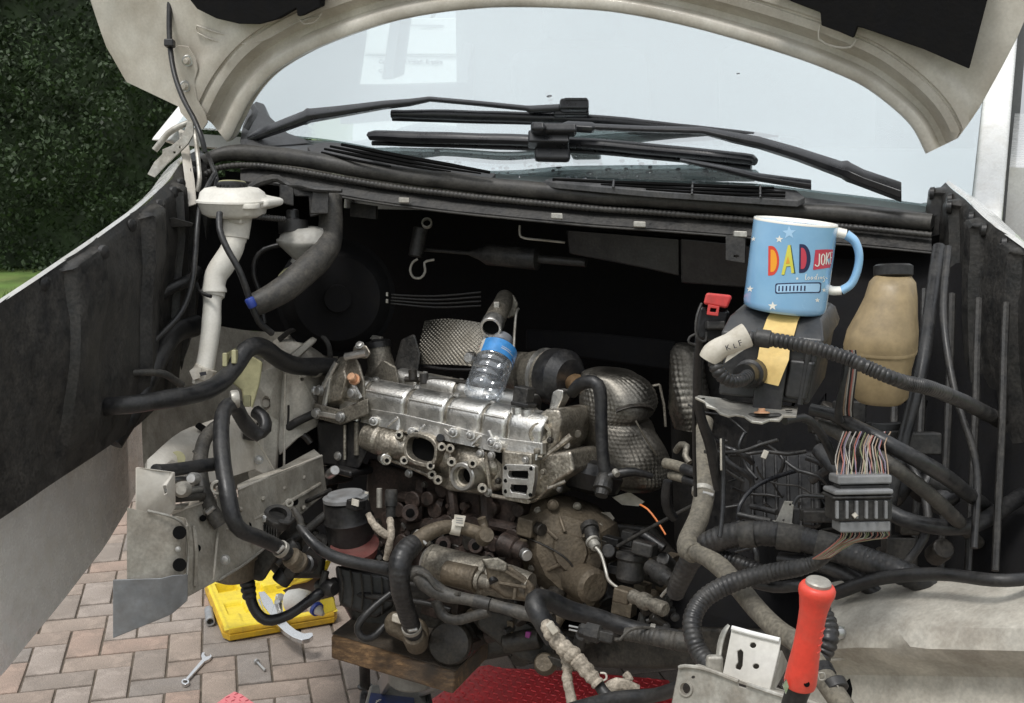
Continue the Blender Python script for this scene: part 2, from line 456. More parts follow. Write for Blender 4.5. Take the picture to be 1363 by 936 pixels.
# hedge and bare trees beyond the road
M['leaf'] = mat('hedge leaves', (.028, .05, .016), .6, var=.5, scale=6, bump=0)
M['bark'] = mat('grey bark', (.13, .11, .09), .9, scale=20, bump=.4)
hg = thing('hedge', 'tall dark evergreen hedge at the far side of the lawn', 'hedge', Vector((-5.5, 12.6, -.01)))
hb = bmesh.new()
for _ in range(60000):
    x, y, z = random.uniform(-9, -2.0), 12.6 + random.uniform(-.5, .5), random.uniform(-.05, 3.4)
    y = 12.35 + random.uniform(-.12, .3) + .55 * noise.noise(Vector((x * 1.3, z * 1.3, 0))) + .3 * noise.noise(Vector((x * 4, z * 4, 3)))
    a, b = Vector([random.uniform(-1, 1) for _ in range(3)]) * .034, Vector([random.uniform(-1, 1) for _ in range(3)]) * .034
    c = Vector((x, y, z)); hb.faces.new([hb.verts.new(c), hb.verts.new(c + a), hb.verts.new(c + a + b), hb.verts.new(c + b)])
obj('foliage', hb, 'leaf', hg, kind='stuff', smooth=False)
hc = box(Vector((-5.5, 12.95, 1.5)), (Vector((1, 0, 0)), Vector((0, 1, 0)), Vector((0, 0, 1))), (6.6, .5, 3.0))
obj('inner_twigs', hc, 'leaf', hg)
def bare_tree(x, y, h, label):
    t = thing('bare_tree', label, 'tree', Vector((x, y, -.09)))
    base = Vector((x, y, -.09))
    obj('trunk', loft([circ(base + Vector((.05 * math.sin(k), .04 * math.cos(2 * k), h * .45 * k / 5)), RT, Vector((0, 1, 0)), .16 - .017 * k, 10) for k in range(6)]), 'bark', t)
    bb = bmesh.new()
    def limb(p, d, L, r, lev):
        q = p + d * L
        u, v = frame(d)
        a = [bb.verts.new(c) for c in circ(p, u, v, r, 5)]; b = [bb.verts.new(c) for c in circ(q, u, v, r * .6, 5)]
        for i in range(5): bb.faces.new((a[i], a[(i + 1) % 5], b[(i + 1) % 5], b[i]))
        if lev:
            for _ in range(4):
                e = (d + Vector([random.uniform(-.7, .7), random.uniform(-.7, .7), random.uniform(-.1, .6)])).normalized()
                limb(line(p, q, random.uniform(.55, 1)), e, L * random.uniform(.5, .75), r * .5, lev - 1)
    for k in range(5):
        limb(base + Vector((0, 0, h * (.3 + .04 * k))), Vector((random.uniform(-.8, .8), random.uniform(-.8, .8), 1)).normalized(), h * .25, .06, 4)
    obj('crown', bb, 'bark', t)
bare_tree(-2.3, 27, 8, 'bare winter tree seen through the side window of the cab')

# the white van with lettering that shows through the side window
def text_bm(s, size, fn, bold=0, shear=0):
    cu = bpy.data.curves.new('t', 'FONT'); cu.body = s; cu.size = size; cu.shear = shear; cu.resolution_u = 4; cu.align_x = 'LEFT'; cu.offset = bold
    o = bpy.data.objects.new('t', cu); COL.objects.link(o)
    dg = bpy.context.evaluated_depsgraph_get(); me = o.evaluated_get(dg).to_mesh()
    bm = bmesh.new(); bm.from_mesh(me)
    o.evaluated_get(dg).to_mesh_clear(); bpy.data.objects.remove(o); bpy.data.curves.remove(cu)
    for v in bm.verts: v.co = fn(v.co.x, v.co.y)
    return bm
pv = thing('parked_van', 'white parked van with Commercial Vehicle lettering, seen through the cab side window', 'van', Vector((-1.3, 9.3, 0)))
VD = 9.3
def V(x, y, off=0): return P(x, y, VD - off)
def vprism(px, m, name, dep, bev=.01, off=0, par=None):
    return obj(name, plate([V(x, y, off) for x, y in px], Vector((.15, dep, 0))), m, par or pv, bevel=bev)
vprism([(466, 262), (474, 30), (482, 24), (655, 24), (655, 262)], 'whiteo', 'body', 1.7)
vprism([(487, 72), (492, 40), (618, 40), (612, 72)], 'whiteo', 'panel', .02, .004, .02)
vprism([(540, 35), (543, 32.5), (565, 33), (566, 36)], 'greyt', 'handle', .02, .002, .03)
vprism([(484, 74.2), (484, 73), (612, 75), (612, 76.2)], 'grey', 'waist_strip', .01, 0, .012)
for i, (t, x, y, s) in enumerate([('Commercial Vehicle Repairs', 504, 84.5, 7.4), ('C', 504, 96.5, 6.5)]):
    k = s * VD / F
    o0 = V(x, y, .015); obj('lettering', thick(text_bm(t, k, lambda a, b: o0 + RT * a + UP * b, .0022), Vector((0, .004, 0))), 'ink', pv, smooth=False)
for x in (484, 640):
    c = V(x, 262, -.2); c.z = .33
    w = obj('wheel', cyl(c - Vector((.02, .12, 0)), c + Vector((.02, .12, 0)), .33, 28), 'black', pv)
    obj('hub', cyl(c - Vector((.02, .15, 0)), c, .18, 20), 'greyt', w)
# ================================================================== the van being repaired
van = thing('van', 'white panel van with bonnet propped up and its nose stripped off', 'van', Vector((.1, 2.6, 0)))
HL, HR = P(300, 190, 2.62), P(1232, 205, 2.08)
hx = (HR - HL).normalized()                          # across the van
back = Vector((-hx.y, hx.x, 0)).normalized()         # into the van
if back.y < 0: back = -back
Zv = Vector((0, 0, 1))

# ---- bonnet: inner skin facing the viewer, leaning forward a little
lean = R(10)
bup = (Zv * math.cos(lean) - back * math.sin(lean)).normalized()
BN = PL3(HL, HR, HL + bup)
bn = BN.n
ARC = [(302, 189), (309, 182), (318, 163), (335, 131), (363, 99), (408, 71), (458, 50), (520, 30), (580, 18), (640, 11.5), (690, 10), (750, 11.5), (820, 17), (900, 32), (980, 53), (1060, 78), (1110, 97), (1150, 116), (1190, 146), (1215, 172), (1232, 205)]
ap = catmull([Vector((x, y, 0, 0)) for x, y in ARC], 9)
outl = [(302, 189.5), (285, 190), (262, 187), (238, 178), (214, 164), (180, 130), (140, 60), (100, -60), (60, -330), (90, -420), (500, -560), (1000, -560), (1430, -420), (1440, -330), (1400, -60), (1350, 60), (1300, 150), (1262, 202), (1240, 212), (1232, 206)]
def cut(p, d):
    best = 1e9
    for (x0, y0), (x1, y1) in zip(outl, outl[1:]):
        ex, ey = x1 - x0, y1 - y0
        den = d[0] * ey - d[1] * ex
        if abs(den) < 1e-9: continue
        t = ((x0 - p[0]) * ey - (y0 - p[1]) * ex) / den
        s = ((x0 - p[0]) * d[1] - (y0 - p[1]) * d[0]) / den
        if t > 0 and -1e-6 <= s <= 1 + 1e-6: best = min(best, t)
    return best if best < 1e8 else 3
RELIEF = [(0, -.012), (1, .004), (3, .006), (14, .006), (17, .003), (23, -.016), (31, -.018), (38, -.006), (43, .012), (54, .015), (56, .011), (58, .011), (60, .017), (74, .019), (82, .012), (92, .008), (130, .006), (200, .004), (320, 0), (700, 0)]
rows = []
for i, p in enumerate(ap):
    a, b = ap[max(i - 1, 0)], ap[min(i + 1, len(ap) - 1)]
    tx, ty = b.x - a.x, b.y - a.y; l = math.hypot(tx, ty)
    nrm = (ty / l, -tx / l)
    ang = -1 + 2 * i / (len(ap) - 1)
    mx = cut((p.x, p.y), nrm)
    rows.append([BN(p.x + nrm[0] * min(o, mx * (.9 + .1 * k / 19)), p.y + nrm[1] * min(o, mx * (.9 + .1 * k / 19)), h) for k, (o, h) in enumerate(RELIEF)])
bm = bmesh.new()
vv = [[bm.verts.new(p) for p in r] for r in rows]
for a, b in zip(vv, vv[1:]):
    for k in range(len(a) - 1): bm.faces.new((a[k], b[k], b[k + 1], a[k + 1]))
bonnet = obj('bonnet', thick(bm, bn * -.022), 'cream', van, sharp=50, label='raised bonnet with dirty beige underside and curved rear edge')
def bplate(name, px, m, off, th, par=None, holes=(), bev=.002, lab=None):
    lp = [[BN(x, y, off) for x, y in px]] + [[BN(x, y, off) for x, y in h] for h in holes]
    return obj(name, plate(lp, bn * -th), m, par or bonnet, bevel=bev, label=lab)
def arcpx(cx, cy, r, n=12, a0=0, a1=360, ry=None):
    return [(cx + r * math.cos(R(a0 + (a1 - a0) * i / n)), cy + (ry or r) * math.sin(R(a0 + (a1 - a0) * i / n))) for i in range(n + (0 if abs(a1 - a0) == 360 else 1))]
bplate('insulation_pad', [(246, -8), (262, 12), (288, 25), (318, 32), (345, 32.5), (368, 26), (394, 11), (395.5, 21), (399, 22), (426, 9), (430, -60), (430, -200), (215, -200)], 'deep', .045, .02, lab='left black insulation pad under the bonnet')
bplate('insulation_pad', [(1030, -8), (1058, 4), (1092, 17), (1093, 34), (1118, 43), (1136, 51), (1141, 36), (1150, 38), (1230, 66), (1290, 92), (1330, -60), (1330, -200), (1010, -200)], 'deep', .045, .02, lab='right black insulation pad under the bonnet')
# pressed seam lines and stiffener patches of the inner skin
def brib(px, r, m='cream', off=.016, n=8):
    return obj('pressed_rib', tube([Vector((*BN(x, y, off),)) for x, y in px], r * 2.4 / F, n=n, step=.03), m, bonnet)
brib([(262, 34), (263, 44), (290, 55), (320, 58), (350, 54), (395, 30), (425, 22)], 1.3, off=.012)
brib([(262, 34), (300, 46), (340, 48), (372, 38), (396, 26)], 1.1, off=.012)
brib([(1092, 34), (1090, 52), (1110, 62), (1132, 63), (1140, 52)], 1.2, off=.02)
brib([(398, 25), (405, 32), (420, 29), (428, 18)], 1.0, off=.02)
hp = bplate('hinge_plate', [(228, 70), (236, 60), (250, 62), (260, 78), (263, 92), (259, 108), (262, 132), (272, 150), (276, 163), (270, 172), (256, 168), (240, 150), (232, 120)], 'cream', .020, .004, bev=.0015)
for x, y in ((250, 81), (247, 115)):
    obj('washer', cyl(BN(x, y, .020), BN(x, y, .025), .0125, 20), 'steel', hp)
    obj('bolt', hexbolt(BN(x, y, .025), bn, .006, .010), 'cream', hp)
# rubber-cased cable with its clip, running down from the bonnet
hz = [(226, -40, 2.55), (226, 0, 2.55), (226, 55, 2.54), (231, 95, 2.52), (243, 130, 2.49), (258, 158, 2.46), (268, 182, 2.44), (273, 203, 2.44)]
hose('black cable clipped to the left underside of the bonnet', hz, 3.6, 'black', 'cable', n=10, step=.015)
obj('cable_clip', box(P(226, 58, 2.53), (RT, UP, FWD), (.02, .016, .022)), 'black', bonnet, bevel=.003)
# hinge: a pressed arm with teeth and a strut down to the wing
obj('hinge_arm', plate([[P(x, y, 2.46) for x, y in ((250, 160), (257, 164), (258, 178), (250, 192), (236, 206), (222, 218), (205, 236), (196, 232), (205, 216), (216, 205), (216, 199), (228, 194), (240, 184), (246, 172))],
    [P(x, y, 2.46) for x, y in arcpx(240, 196, 1.8)], [P(x, y, 2.46) for x, y in arcpx(232, 203, 1.6)]], FWD * .006), 'bracket', van, bevel=.001)
obj('hinge_arm', tube([(252, 163, 2.5), (238, 169, 2.5), (224, 178, 2.5), (214, 190, 2.5), (206, 200, 2.5)], 4.2, n=10, step=.015), 'bracket', van)
obj('hinge_strut', hexa([P(237, 170, 2.52), P(249, 176, 2.52), P(259, 240, 2.44), P(262, 272, 2.42), P(250, 276, 2.42), P(246, 240, 2.44)], [P(237, 170, 2.55), P(249, 176, 2.55), P(259, 240, 2.48), P(262, 272, 2.46), P(250, 276, 2.46), P(246, 240, 2.48)]), 'cream', van, bevel=.003)
obj('hinge_strut', tube([(259, 172, 2.47), (263, 205, 2.45), (266, 238, 2.42), (263, 255, 2.42)], 3.2, n=8, step=.02), 'bracket', van)

# ---- windscreen, a curved sheet leaning back behind the cowl
tilt = R(36)
gup = (back * math.cos(tilt) + Zv * math.sin(tilt)).normalized()
GL, GR = P(236, 172, 3.0), P(1290, 278, 2.16)
_gb = catmull([Vector((*P(x, y, d), 0)) for x, y, d in ((232, 170, 3.0), (318, 176, 2.82), (380, 182, 2.70), (450, 190, 2.60), (560, 212, 2.50), (650, 230, 2.43), (740, 236, 2.365), (860, 242, 2.285), (1000, 247, 2.195), (1080, 256, 2.15), (1180, 268, 2.12), (1290, 282, 2.13))], .01)
GB = []
for _i in range(61):                                  # even steps across the van
    _x = line(GL, GR, _i / 60).dot(hx)
    GB.append(min(_gb, key=lambda p: abs(p.xyz.dot(hx) - _x)).xyz)
def glass_pt(s, t, off=0):
    k = s * (len(GB) - 1); i = min(int(k), len(GB) - 2)
    b = line(GB[i], GB[i + 1], k - i) + gup * (t * 1.05)
    b += back * (.03 * 4 * s * (1 - s) * t)
    return b + Vector((0, 0, off))
gm = bpy.data.materials.new('reflective windscreen glass'); gm.use_nodes = True
N, L = gm.node_tree.nodes, gm.node_tree.links
N.remove(N['Principled BSDF'])
tr = N.new('ShaderNodeBsdfTransparent'); tr.inputs[0].default_value = (.86, .93, .93, 1)
gl = N.new('ShaderNodeBsdfGlossy'); gl.inputs[0].default_value = (.95, .985, .99, 1); gl.inputs[1].default_value = .015
df = N.new('ShaderNodeBsdfDiffuse'); df.inputs[0].default_value = (.75, .78, .78, 1)
m1 = N.new('ShaderNodeMixShader'); m1.inputs[0].default_value = .5
m2 = N.new('ShaderNodeMixShader'); m2.inputs[0].default_value = .04
L.new(tr.outputs[0], m1.inputs[1]); L.new(gl.outputs[0], m1.inputs[2]); L.new(m1.outputs[0], m2.inputs[1]); L.new(df.outputs[0], m2.inputs[2]); L.new(m2.outputs[0], N['Material Output'].inputs[0])
screen = obj('windscreen', thick(grid(lambda a, b: glass_pt(a, b), 60, 12), -.005), gm, van)
# frit band along the bottom, just above the glass
def frit(a, b): return glass_pt(a, -.02 + b * (.022 + .03 * (2 * a - 1) ** 4), .003)
for s, sd_ in ((0, 1), (1, -1)):
    a, b = glass_pt(s, -.05), glass_pt(s, 1)
    o = hx * (-.055 * sd_)
    obj('windscreen_pillar', hexa([a, a + o, a + o + back * .06, a + back * .06 - Zv * .02], [b, b + o, b + o + back * .06, b + back * .06 - Zv * .02]), 'whiteo', van, bevel=.01)
# cab behind the glass
CL, CR = GL + back * .12 - hx * .03, GR + back * .1 + hx * .03
def cab(s, dep, z):
    p = glass_pt(max(0, min(1, s)), 0) + hx * ((s - max(0, min(1, s))) * 1.5) + back * dep
    p.z = z
    return p
zd = 1.53
def dash(a, b):
    z = glass_pt(a, 0).z - .012 + (zd + .01 - glass_pt(a, 0).z) * math.sin(min(1, b * 1.6) * math.pi / 2) - (.25 * max(0, b - .8) / .2)
    z += .045 * math.exp(-((a - .30) / .06) ** 2) * math.exp(-((b - .75) / .2) ** 2)
    z += .05 * (1 / (1 + math.exp(-(a - .36) * 40))) * (1 / (1 + math.exp((a - .60) * 40))) * math.exp(-((b - .8) / .2) ** 2)
    return cab(a, .015 + .55 * b, z)
obj('dashboard', thick(grid(dash, 50, 20), Vector((0, 0, -.03))), 'dash', van)
wc = cab(.36, .66, zd - .1)
wn_ = (-back * .8 + Zv * .5).normalized(); wu = hx; wv = wn_.cross(wu).normalized()
obj('steering_wheel', tube([Vector((*(wc + wu * .19 * math.cos(k * math.pi / 14) + wv * .19 * math.sin(k * math.pi / 14)),)) for k in range(29)], .016, n=10, step=.03), 'dash', van)
# cab side with a window, a slim divider bar, the wide pillar behind it, rear bulkhead, roof
def side(px, d0, d1, name, m='seat', th=.04):
    # points on the plane of the driver's door, found by pixel
    return obj(name, plate([SP(x, y) for x, y in px], hx * th), m, van, bevel=.004)
SP = PL(CL + hx * .02, -hx if (-hx).dot(CAM - CL) > 0 else hx)
side([(300, 60), (462, 14), (478, 14), (466, 108), (452, 150), (300, 170)], 0, 0, 'door_front_frame')
side([(523, 5), (537, 5), (524, 100), (508, 106)], 0, 0, 'window_divider')
side([(628, 0), (700, 0), (700, 140), (610, 140), (611, 90)], 0, 0, 'door_rear_pillar')
side([(452, 112), (511, 112), (612, 109), (640, 108), (640, 150), (452, 165)], 0, 0, 'door_panel')
obj('cab_bulkhead', hexa([cab(-.03, 1.75, 1.0), cab(1.05, 1.75, 1.0), cab(1.05, 1.75, 2.3), cab(-.03, 1.75, 2.3)], [cab(-.03, 1.8, 1.0), cab(1.05, 1.8, 1.0), cab(1.05, 1.8, 2.3), cab(-.03, 1.8, 2.3)]), 'seat', van)
r0, r1 = glass_pt(0, 1), glass_pt(1, 1)
obj('roof', hexa([r0 - hx * .06, r1 + hx * .06, r1 + hx * .06 + back * 3, r0 - hx * .06 + back * 3], [p + Zv * .05 for p in (r0 - hx * .06, r1 + hx * .06, r1 + hx * .06 + back * 3, r0 - hx * .06 + back * 3)]), 'whiteo', van, bevel=.02)
def seat_back(s):
    c = cab(s, 1.35, 0); c.z = 1.5
    o = obj('seat', box(c, (hx, (back * .97 + Zv * .2).normalized(), (Zv - back * .2).normalized()), (.44, .12, .6)), 'seat', van, bevel=.05)
    obj('headrest', box(c + Zv * .40 + back * -.02, (hx, back, Zv), (.24, .1, .17)), 'seat', o, bevel=.04)
for s in (.36, .72): seat_back(s)
obj('side_panel', hexa([cab(1.04, .2, .9), cab(1.04, 1.7, .9), cab(1.04, 1.7, 1.6), cab(1.04, .2, 1.5)], [cab(1.07, .2, .9), cab(1.07, 1.7, .9), cab(1.07, 1.7, 1.6), cab(1.07, .2, 1.5)]), 'whiteo', van)
# rain drops on the glass below the wipers
M['water'] = mat('rain drop', (.05, .06, .07), .08, var=.1, bump=0, coat=.6)
def GLp(x, y):
    r = ray(x, y); lo = 1.9
    # march the view ray to the curved sheet
    for _ in range(40):
        p = CAM + r * lo
        s = (p - GL).dot(hx) / (GR - GL).dot(hx); s = max(0, min(1, s))
        b = glass_pt(s, 0); q = p - b
        n = (gup.cross(hx)); n = n if n.z > 0 else -n
        lo += -q.dot(n) / r.dot(n) * .9
    return CAM + r * lo, n.normalized()
db = bmesh.new()
for _ in range(120):
    x = random.uniform(555, 990); y = 195 + (x - 555) * .055 + random.uniform(0, 34)
    if random.random() < .05: x, y = random.uniform(380, 1100), random.uniform(30, 130)
    p, n = GLp(x, y); r = random.choice((.0018, .0026, .003, .004, .005))
    u, v = frame(n); p = p + n * .0008
    cvs = [db.verts.new(c) for c in circ(p, u, v, r * random.uniform(.8, 1.6), 8, r)]
    tv = db.verts.new(p + n * r * .6)
    for i in range(8): db.faces.new((cvs[i], cvs[(i + 1) % 8], tv))
obj('rain_drops', db, 'water', screen, kind='stuff')

# ---- cowl: seal, grey plastic scuttle with slotted grilles, flange with clips
SEAL = [(272, 216, 2.56), (290, 207, 2.56), (320, 203, 2.56), (360, 205, 2.54), (420, 215, 2.50), (500, 229, 2.46), (600, 242, 2.40), (700, 252, 2.34), (800, 261, 2.28), (900, 268, 2.22), (1000, 276, 2.16), (1100, 283, 2.10), (1150, 287, 2.07), (1240, 296, 2.02)]
obj('weather_seal', tube([(x, y, d, 11.5 if x > 300 else 9) for x, y, d in SEAL], 11, n=16, step=.02), 'seal', van)
obj('weather_seal', tube([(x, y + 17, d - .012, 4.2) for x, y, d in SEAL], 4, n=10, pitch=.009, amp=.14), 'seal', van, label='ribbed lower lip of the weather seal')
obj('cowl_flange', loft([[P(x, y + 19, d + .005), P(x, y + 38, d - .02), P(x, y + 41, d - .018), P(x, y + 41, d + .01), P(x, y + 20, d + .03)] for x, y, d in SEAL[2:]]), 'blackd', van)
obj('cowl_edge', tube([(x, y + 41, d - .022, 1.6) for x, y, d in SEAL[4:]], 2, n=8, step=.05), 'seal', van)
for x, y, d in ((538, 267, 2.42), (741, 288, 2.29), (851, 299, 2.23), (985, 312, 2.15)):
    obj('clip', box(P(x, y, d - .015), (hx, UP, FWD), (.024, .011, .012)), 'bracket', van, bevel=.002)
# scuttle plastic between seal and glass
def scut(a, b):
    k = a * (len(SEAL) - 1); i = min(int(k), len(SEAL) - 2); f = k - i
    p, q = SEAL[i], SEAL[i + 1]
    x, y, d = [p[j] + (q[j] - p[j]) * f for j in range(3)]
    e0 = P(x, y - 6, d + .02)
    s = (e0 - GL).dot(hx) / (GR - GL).dot(hx)
    e1 = glass_pt(max(-.02, min(1.02, s)), -.01, -.004)
    e = line(e0, e1, b)
    return e
obj('scuttle_panel', thick(grid(scut, 60, 6), Vector((0, 0, -.02))), 'cowl', van)
# two slotted grilles standing proud of the scuttle
def grille(px, bars, slots):
    base = [P(x, y, d) for x, y, d in px]
    g = obj('vent_grille', plate(base, Vector((0, 0, -.012))), 'cowl', van, bevel=.002)
    for s in slots: obj('slot', tube([(x, y, d, r * 1.35) for x, y, d, r in s], 2, n=6, step=.03, flat=1), DARKHOLE, g)  # dark tubes in place of openings, their shade painted as colour
    for (a, b) in bars: obj('bar', tube([a, b], 1.6, n=6, step=.05), 'cowl', g)
dl = lambda x: 2.53 - (x - 420) / 730 * .45
grille([(409, 196, 2.56), (420, 190, 2.58), (446, 189, 2.57), (560, 214, 2.47), (660, 231, 2.41), (655, 236, 2.39), (560, 229, 2.44), (470, 215, 2.48), (415, 203, 2.54)],
    [((500, 200, 2.488), (497, 212, 2.478)), ((579, 216, 2.438), (575, 226, 2.43))],
    [[(428, 203, dl(428) - .03, 1.1), (470, 213, dl(470) - .045, 1.5), (520, 221.5, dl(520) - .05, 1)],
     [(432, 198.5, dl(432) - .02, 1.2), (480, 208, dl(480) - .04, 1.9), (560, 223, dl(560) - .045, 1.6), (600, 228.5, dl(600) - .05, .6)],
     [(440, 195, dl(440) - .01, 1.3), (500, 207, dl(500) - .035, 2.0), (580, 222, dl(580) - .045, 1.6), (640, 231, dl(640) - .05, .8)],
     [(455, 192.5, dl(455) - .005, 1.6), (520, 205.5, dl(520) - .03, 2.4), (600, 220, dl(600) - .045, 2.1), (652, 229.5, dl(652) - .05, 1.6)]])
dr = lambda x: 2.32 - (x - 720) / 350 * .21
grille([(724, 240, dr(724)), (740, 235.5, dr(740)), (860, 242, dr(860)), (1000, 246, dr(1000)), (1060, 253, dr(1060)), (1072, 262, dr(1072) - .02), (1062, 267, dr(1062) - .03), (1000, 263, dr(1000) - .03), (860, 254, dr(860) - .03), (740, 243, dr(740) - .02)],
    [((817, 240, dr(817) - .01), (816, 250, dr(816) - .035)), ((922, 244, dr(922) - .01), (921, 259, dr(921) - .035)), ((1012, 247, dr(1012) - .01), (1012, 263, dr(1012) - .035))],
    [[(736, 239, dr(736) - .012, 1.6), (830, 243.5, dr(830) - .012, 2.2), (940, 247.5, dr(940) - .012, 2.2), (1030, 250.5, dr(1030) - .012, 1.6)],
     [(800, 245.5, dr(800) - .02, .8), (900, 251, dr(900) - .022, 1.7), (980, 254, dr(980) - .022, 1.8), (1045, 256.5, dr(1045) - .02, 1.4)],
     [(860, 252, dr(860) - .028, .8), (950, 257.5, dr(950) - .03, 1.4), (1045, 261.5, dr(1045) - .03, 1.3)]])
# corner of the scuttle with its folded rubber, left of the glass
obj('corner_trim', loft([[P(x, y, d) for x, y, d in r] for r in (
    [(330, 150, 2.72), (340, 134, 2.74), (352, 138, 2.76), (356, 150, 2.76)], [(322, 168, 2.66), (336, 148, 2.68), (356, 152, 2.72), (364, 165, 2.74)],
    [(318, 190, 2.60), (330, 176, 2.62), (362, 170, 2.68), (385, 178, 2.70)], [(322, 203, 2.57), (340, 196, 2.58), (380, 186, 2.64), (420, 190, 2.64)])], True), 'cowl', van, bevel=.004)
obj('corner_trim', tube([(328, 172, 2.6), (334, 160, 2.6), (340, 150, 2.62), (336, 142, 2.64)], 4, n=8, step=.02), 'cowl', van)
# ---- wipers
WD = .045                                              # how far the wipers sit in toward the glass
def wiper(lab, arm, blade, conn, tipr):
    arm = [(x, y, d + WD, h, t) for x, y, d, h, t in arm]
    blade = [([(x, y, d + WD, r) for x, y, d, r in b_], r_, f_) for b_, r_, f_ in blade]
    conn = [(n_, (p_[0], p_[1], p_[2] + WD), s_, b_) for n_, p_, s_, b_ in conn]
    w = obj('wiper_arm', loft_strip(arm), 'gloss', van, bevel=.002, label=lab)
    for bpts, r, fl in blade:
        obj('wiper_blade', tube(bpts, r, n=10, step=.04, flat=fl), 'gloss', w)
    for c in conn:
        obj(c[0], box(P(*c[1]), (hx, (UP + FWD * .3).normalized(), (FWD - UP * .3).normalized()), c[2]), 'gloss', w, bevel=c[3])
    return w
def loft_strip(pts):
    # pts: x, y, d, half height px, half thickness m
    return loft([[P(x, y - h * .55, d - t), P(x, y - h, d), P(x, y + h * .5, d + t), P(x, y + h, d), P(x, y + h * .6, d - t * 1.3), P(x, y - h * .1, d - t * 1.5)] for x, y, d, h, t in pts])
wiper('upper wiper arm pivoting at the left corner of the windscreen',
    [(322, 188, 2.58, 4, .01), (345, 179, 2.56, 8, .014), (380, 166, 2.545, 9.5, .016), (404, 157, 2.53, 10, .016), (408, 155, 2.53, 11.5, .019), (413, 154, 2.53, 10, .018), (450, 149, 2.52, 8.5, .016), (510, 140, 2.50, 6.5, .012), (545, 136.5, 2.485, 5.5, .01), (572, 132, 2.475, 4, .008), (640, 138, 2.44, 4, .008), (700, 144, 2.41, 4, .008), (706, 146, 2.41, 6, .009), (745, 144, 2.39, 6, .01)],
    [([(522, 152, 2.52, 6), (600, 153, 2.48, 7.5), (700, 156.5, 2.43, 7.5), (790, 160, 2.375, 7.5), (900, 171, 2.32, 7), (1000, 182, 2.26, 6.5), (1056, 189, 2.23, 6), (1066, 189.5, 2.22, 3.5)], 5, 1.0),
     ([(523, 159, 2.53, 3.4), (640, 162, 2.47, 4), (790, 167, 2.39, 4), (940, 181, 2.31, 3.6), (1062, 194, 2.235, 3)], 3, .7)],
    [('blade_joint', (764, 142, 2.37), (.062, .026, .03), .006), ('joint_cover', (766, 135, 2.365), (.05, .008, .02), .003), ('blade_collar', (760, 152, 2.385), (.075, .018, .03), .004)], 4)
wiper('lower wiper arm reaching in from the right end of the windscreen',
    [(1200, 256, 1.98, 14, .018), (1150, 238, 2.01, 13, .018), (1134, 231, 2.02, 14, .022), (1128, 228, 2.025, 15, .022), (1120, 226, 2.03, 12, .018), (1060, 205, 2.085, 10, .016), (1010, 190, 2.13, 9, .013), (975, 183, 2.155, 8, .011), (935, 174, 2.18, 5.5, .009), (860, 172, 2.225, 5, .008), (792, 169, 2.27, 5, .008), (788, 170, 2.27, 8, .01), (756, 168, 2.285, 7.5, .01), (740, 172, 2.29, 5, .01)],
    [([(491, 183, 2.45, 5), (500, 181, 2.445, 8), (560, 183, 2.41, 9), (640, 185, 2.37, 9), (720, 188, 2.33, 9), (800, 193, 2.285, 9), (900, 202, 2.225, 9), (990, 212, 2.17, 8.5), (1000, 214, 2.165, 8), (1005, 216, 2.16, 6)], 8, .9),
     ([(496, 191, 2.46, 4), (640, 194.5, 2.385, 5), (800, 202.5, 2.30, 5), (1000, 223, 2.18, 4.4)], 3.4, .8)],
    [('blade_joint', (738, 173, 2.27), (.09, .02, .028), .006), ('joint_cover', (716, 171, 2.27), (.03, .02, .026), .007), ('blade_collar', (730, 186, 2.29), (.085, .026, .034), .004), ('blade_reflection', (735, 206, 2.30), (.075, .03, .02), .008)], 4)  # last box stands for the blade's dark reflection in the glass
obj('wiper_linkage', loft_strip([(905, 213, 2.24, 3, .01), (960, 224, 2.2, 5, .012), (1010, 236, 2.15, 6, .012), (1080, 246, 2.1, 7, .012)]), 'gloss', van, bevel=.002)

# ---- bulkhead and the dark bay
BKL, BKR = HL + back * .42, HR + back * .42
def bay(s, dep, z): 
    p = line(BKL, BKR, s) + back * dep; p.z = z; return p
obj('bulkhead', thick(grid(lambda a, b: bay(-.12 + 1.2 * a, .05 * math.sin(a * 9) * math.sin(b * 5), .46 + .91 * b), 40, 20), back * .02), 'deep', van, label='bulkhead behind the engine coloured black for its shade')  # black colour carries the deep shade behind the engine
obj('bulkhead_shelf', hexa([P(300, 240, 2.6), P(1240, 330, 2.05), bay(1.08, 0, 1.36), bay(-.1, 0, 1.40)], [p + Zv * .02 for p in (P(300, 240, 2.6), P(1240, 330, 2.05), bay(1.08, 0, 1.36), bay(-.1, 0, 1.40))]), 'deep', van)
obj('heat_panel', plate([P(x, y, d) for x, y, d in ((753, 306, 2.38), (904, 318, 2.28), (904, 368, 2.30), (860, 358, 2.32), (757, 338, 2.40))], back * .03), 'black', van, bevel=.004)
obj('heat_panel', plate([P(x, y, d) for x, y, d in ((905, 317, 2.24), (985, 325, 2.18), (1010, 330, 2.16), (1012, 385, 2.2), (906, 377, 2.28))], back * .03), 'black', van, bevel=.004)
obj('bracket', plate([[P(x, y, 2.13) for x, y in ((966, 314), (992, 317), (991, 350), (966, 346))], [P(x, y, 2.13) for x, y in arcpx(980, 341, 4, 10, ry=2)]], back * .01), 'blackd', van)
obj('wire_loop', tube([(692, 300, 2.42), (692, 312, 2.42), (698, 317, 2.42), (724, 320, 2.41), (752, 323, 2.4)], 1.6, n=8, step=.01), 'bracket', van)
obj('strap_bracket', plate([P(x, y, d) for x, y, d in ((500, 275, 2.5), (500, 292, 2.5), (466, 288, 2.52), (466, 270, 2.52))], back * .01), 'blackd', van)
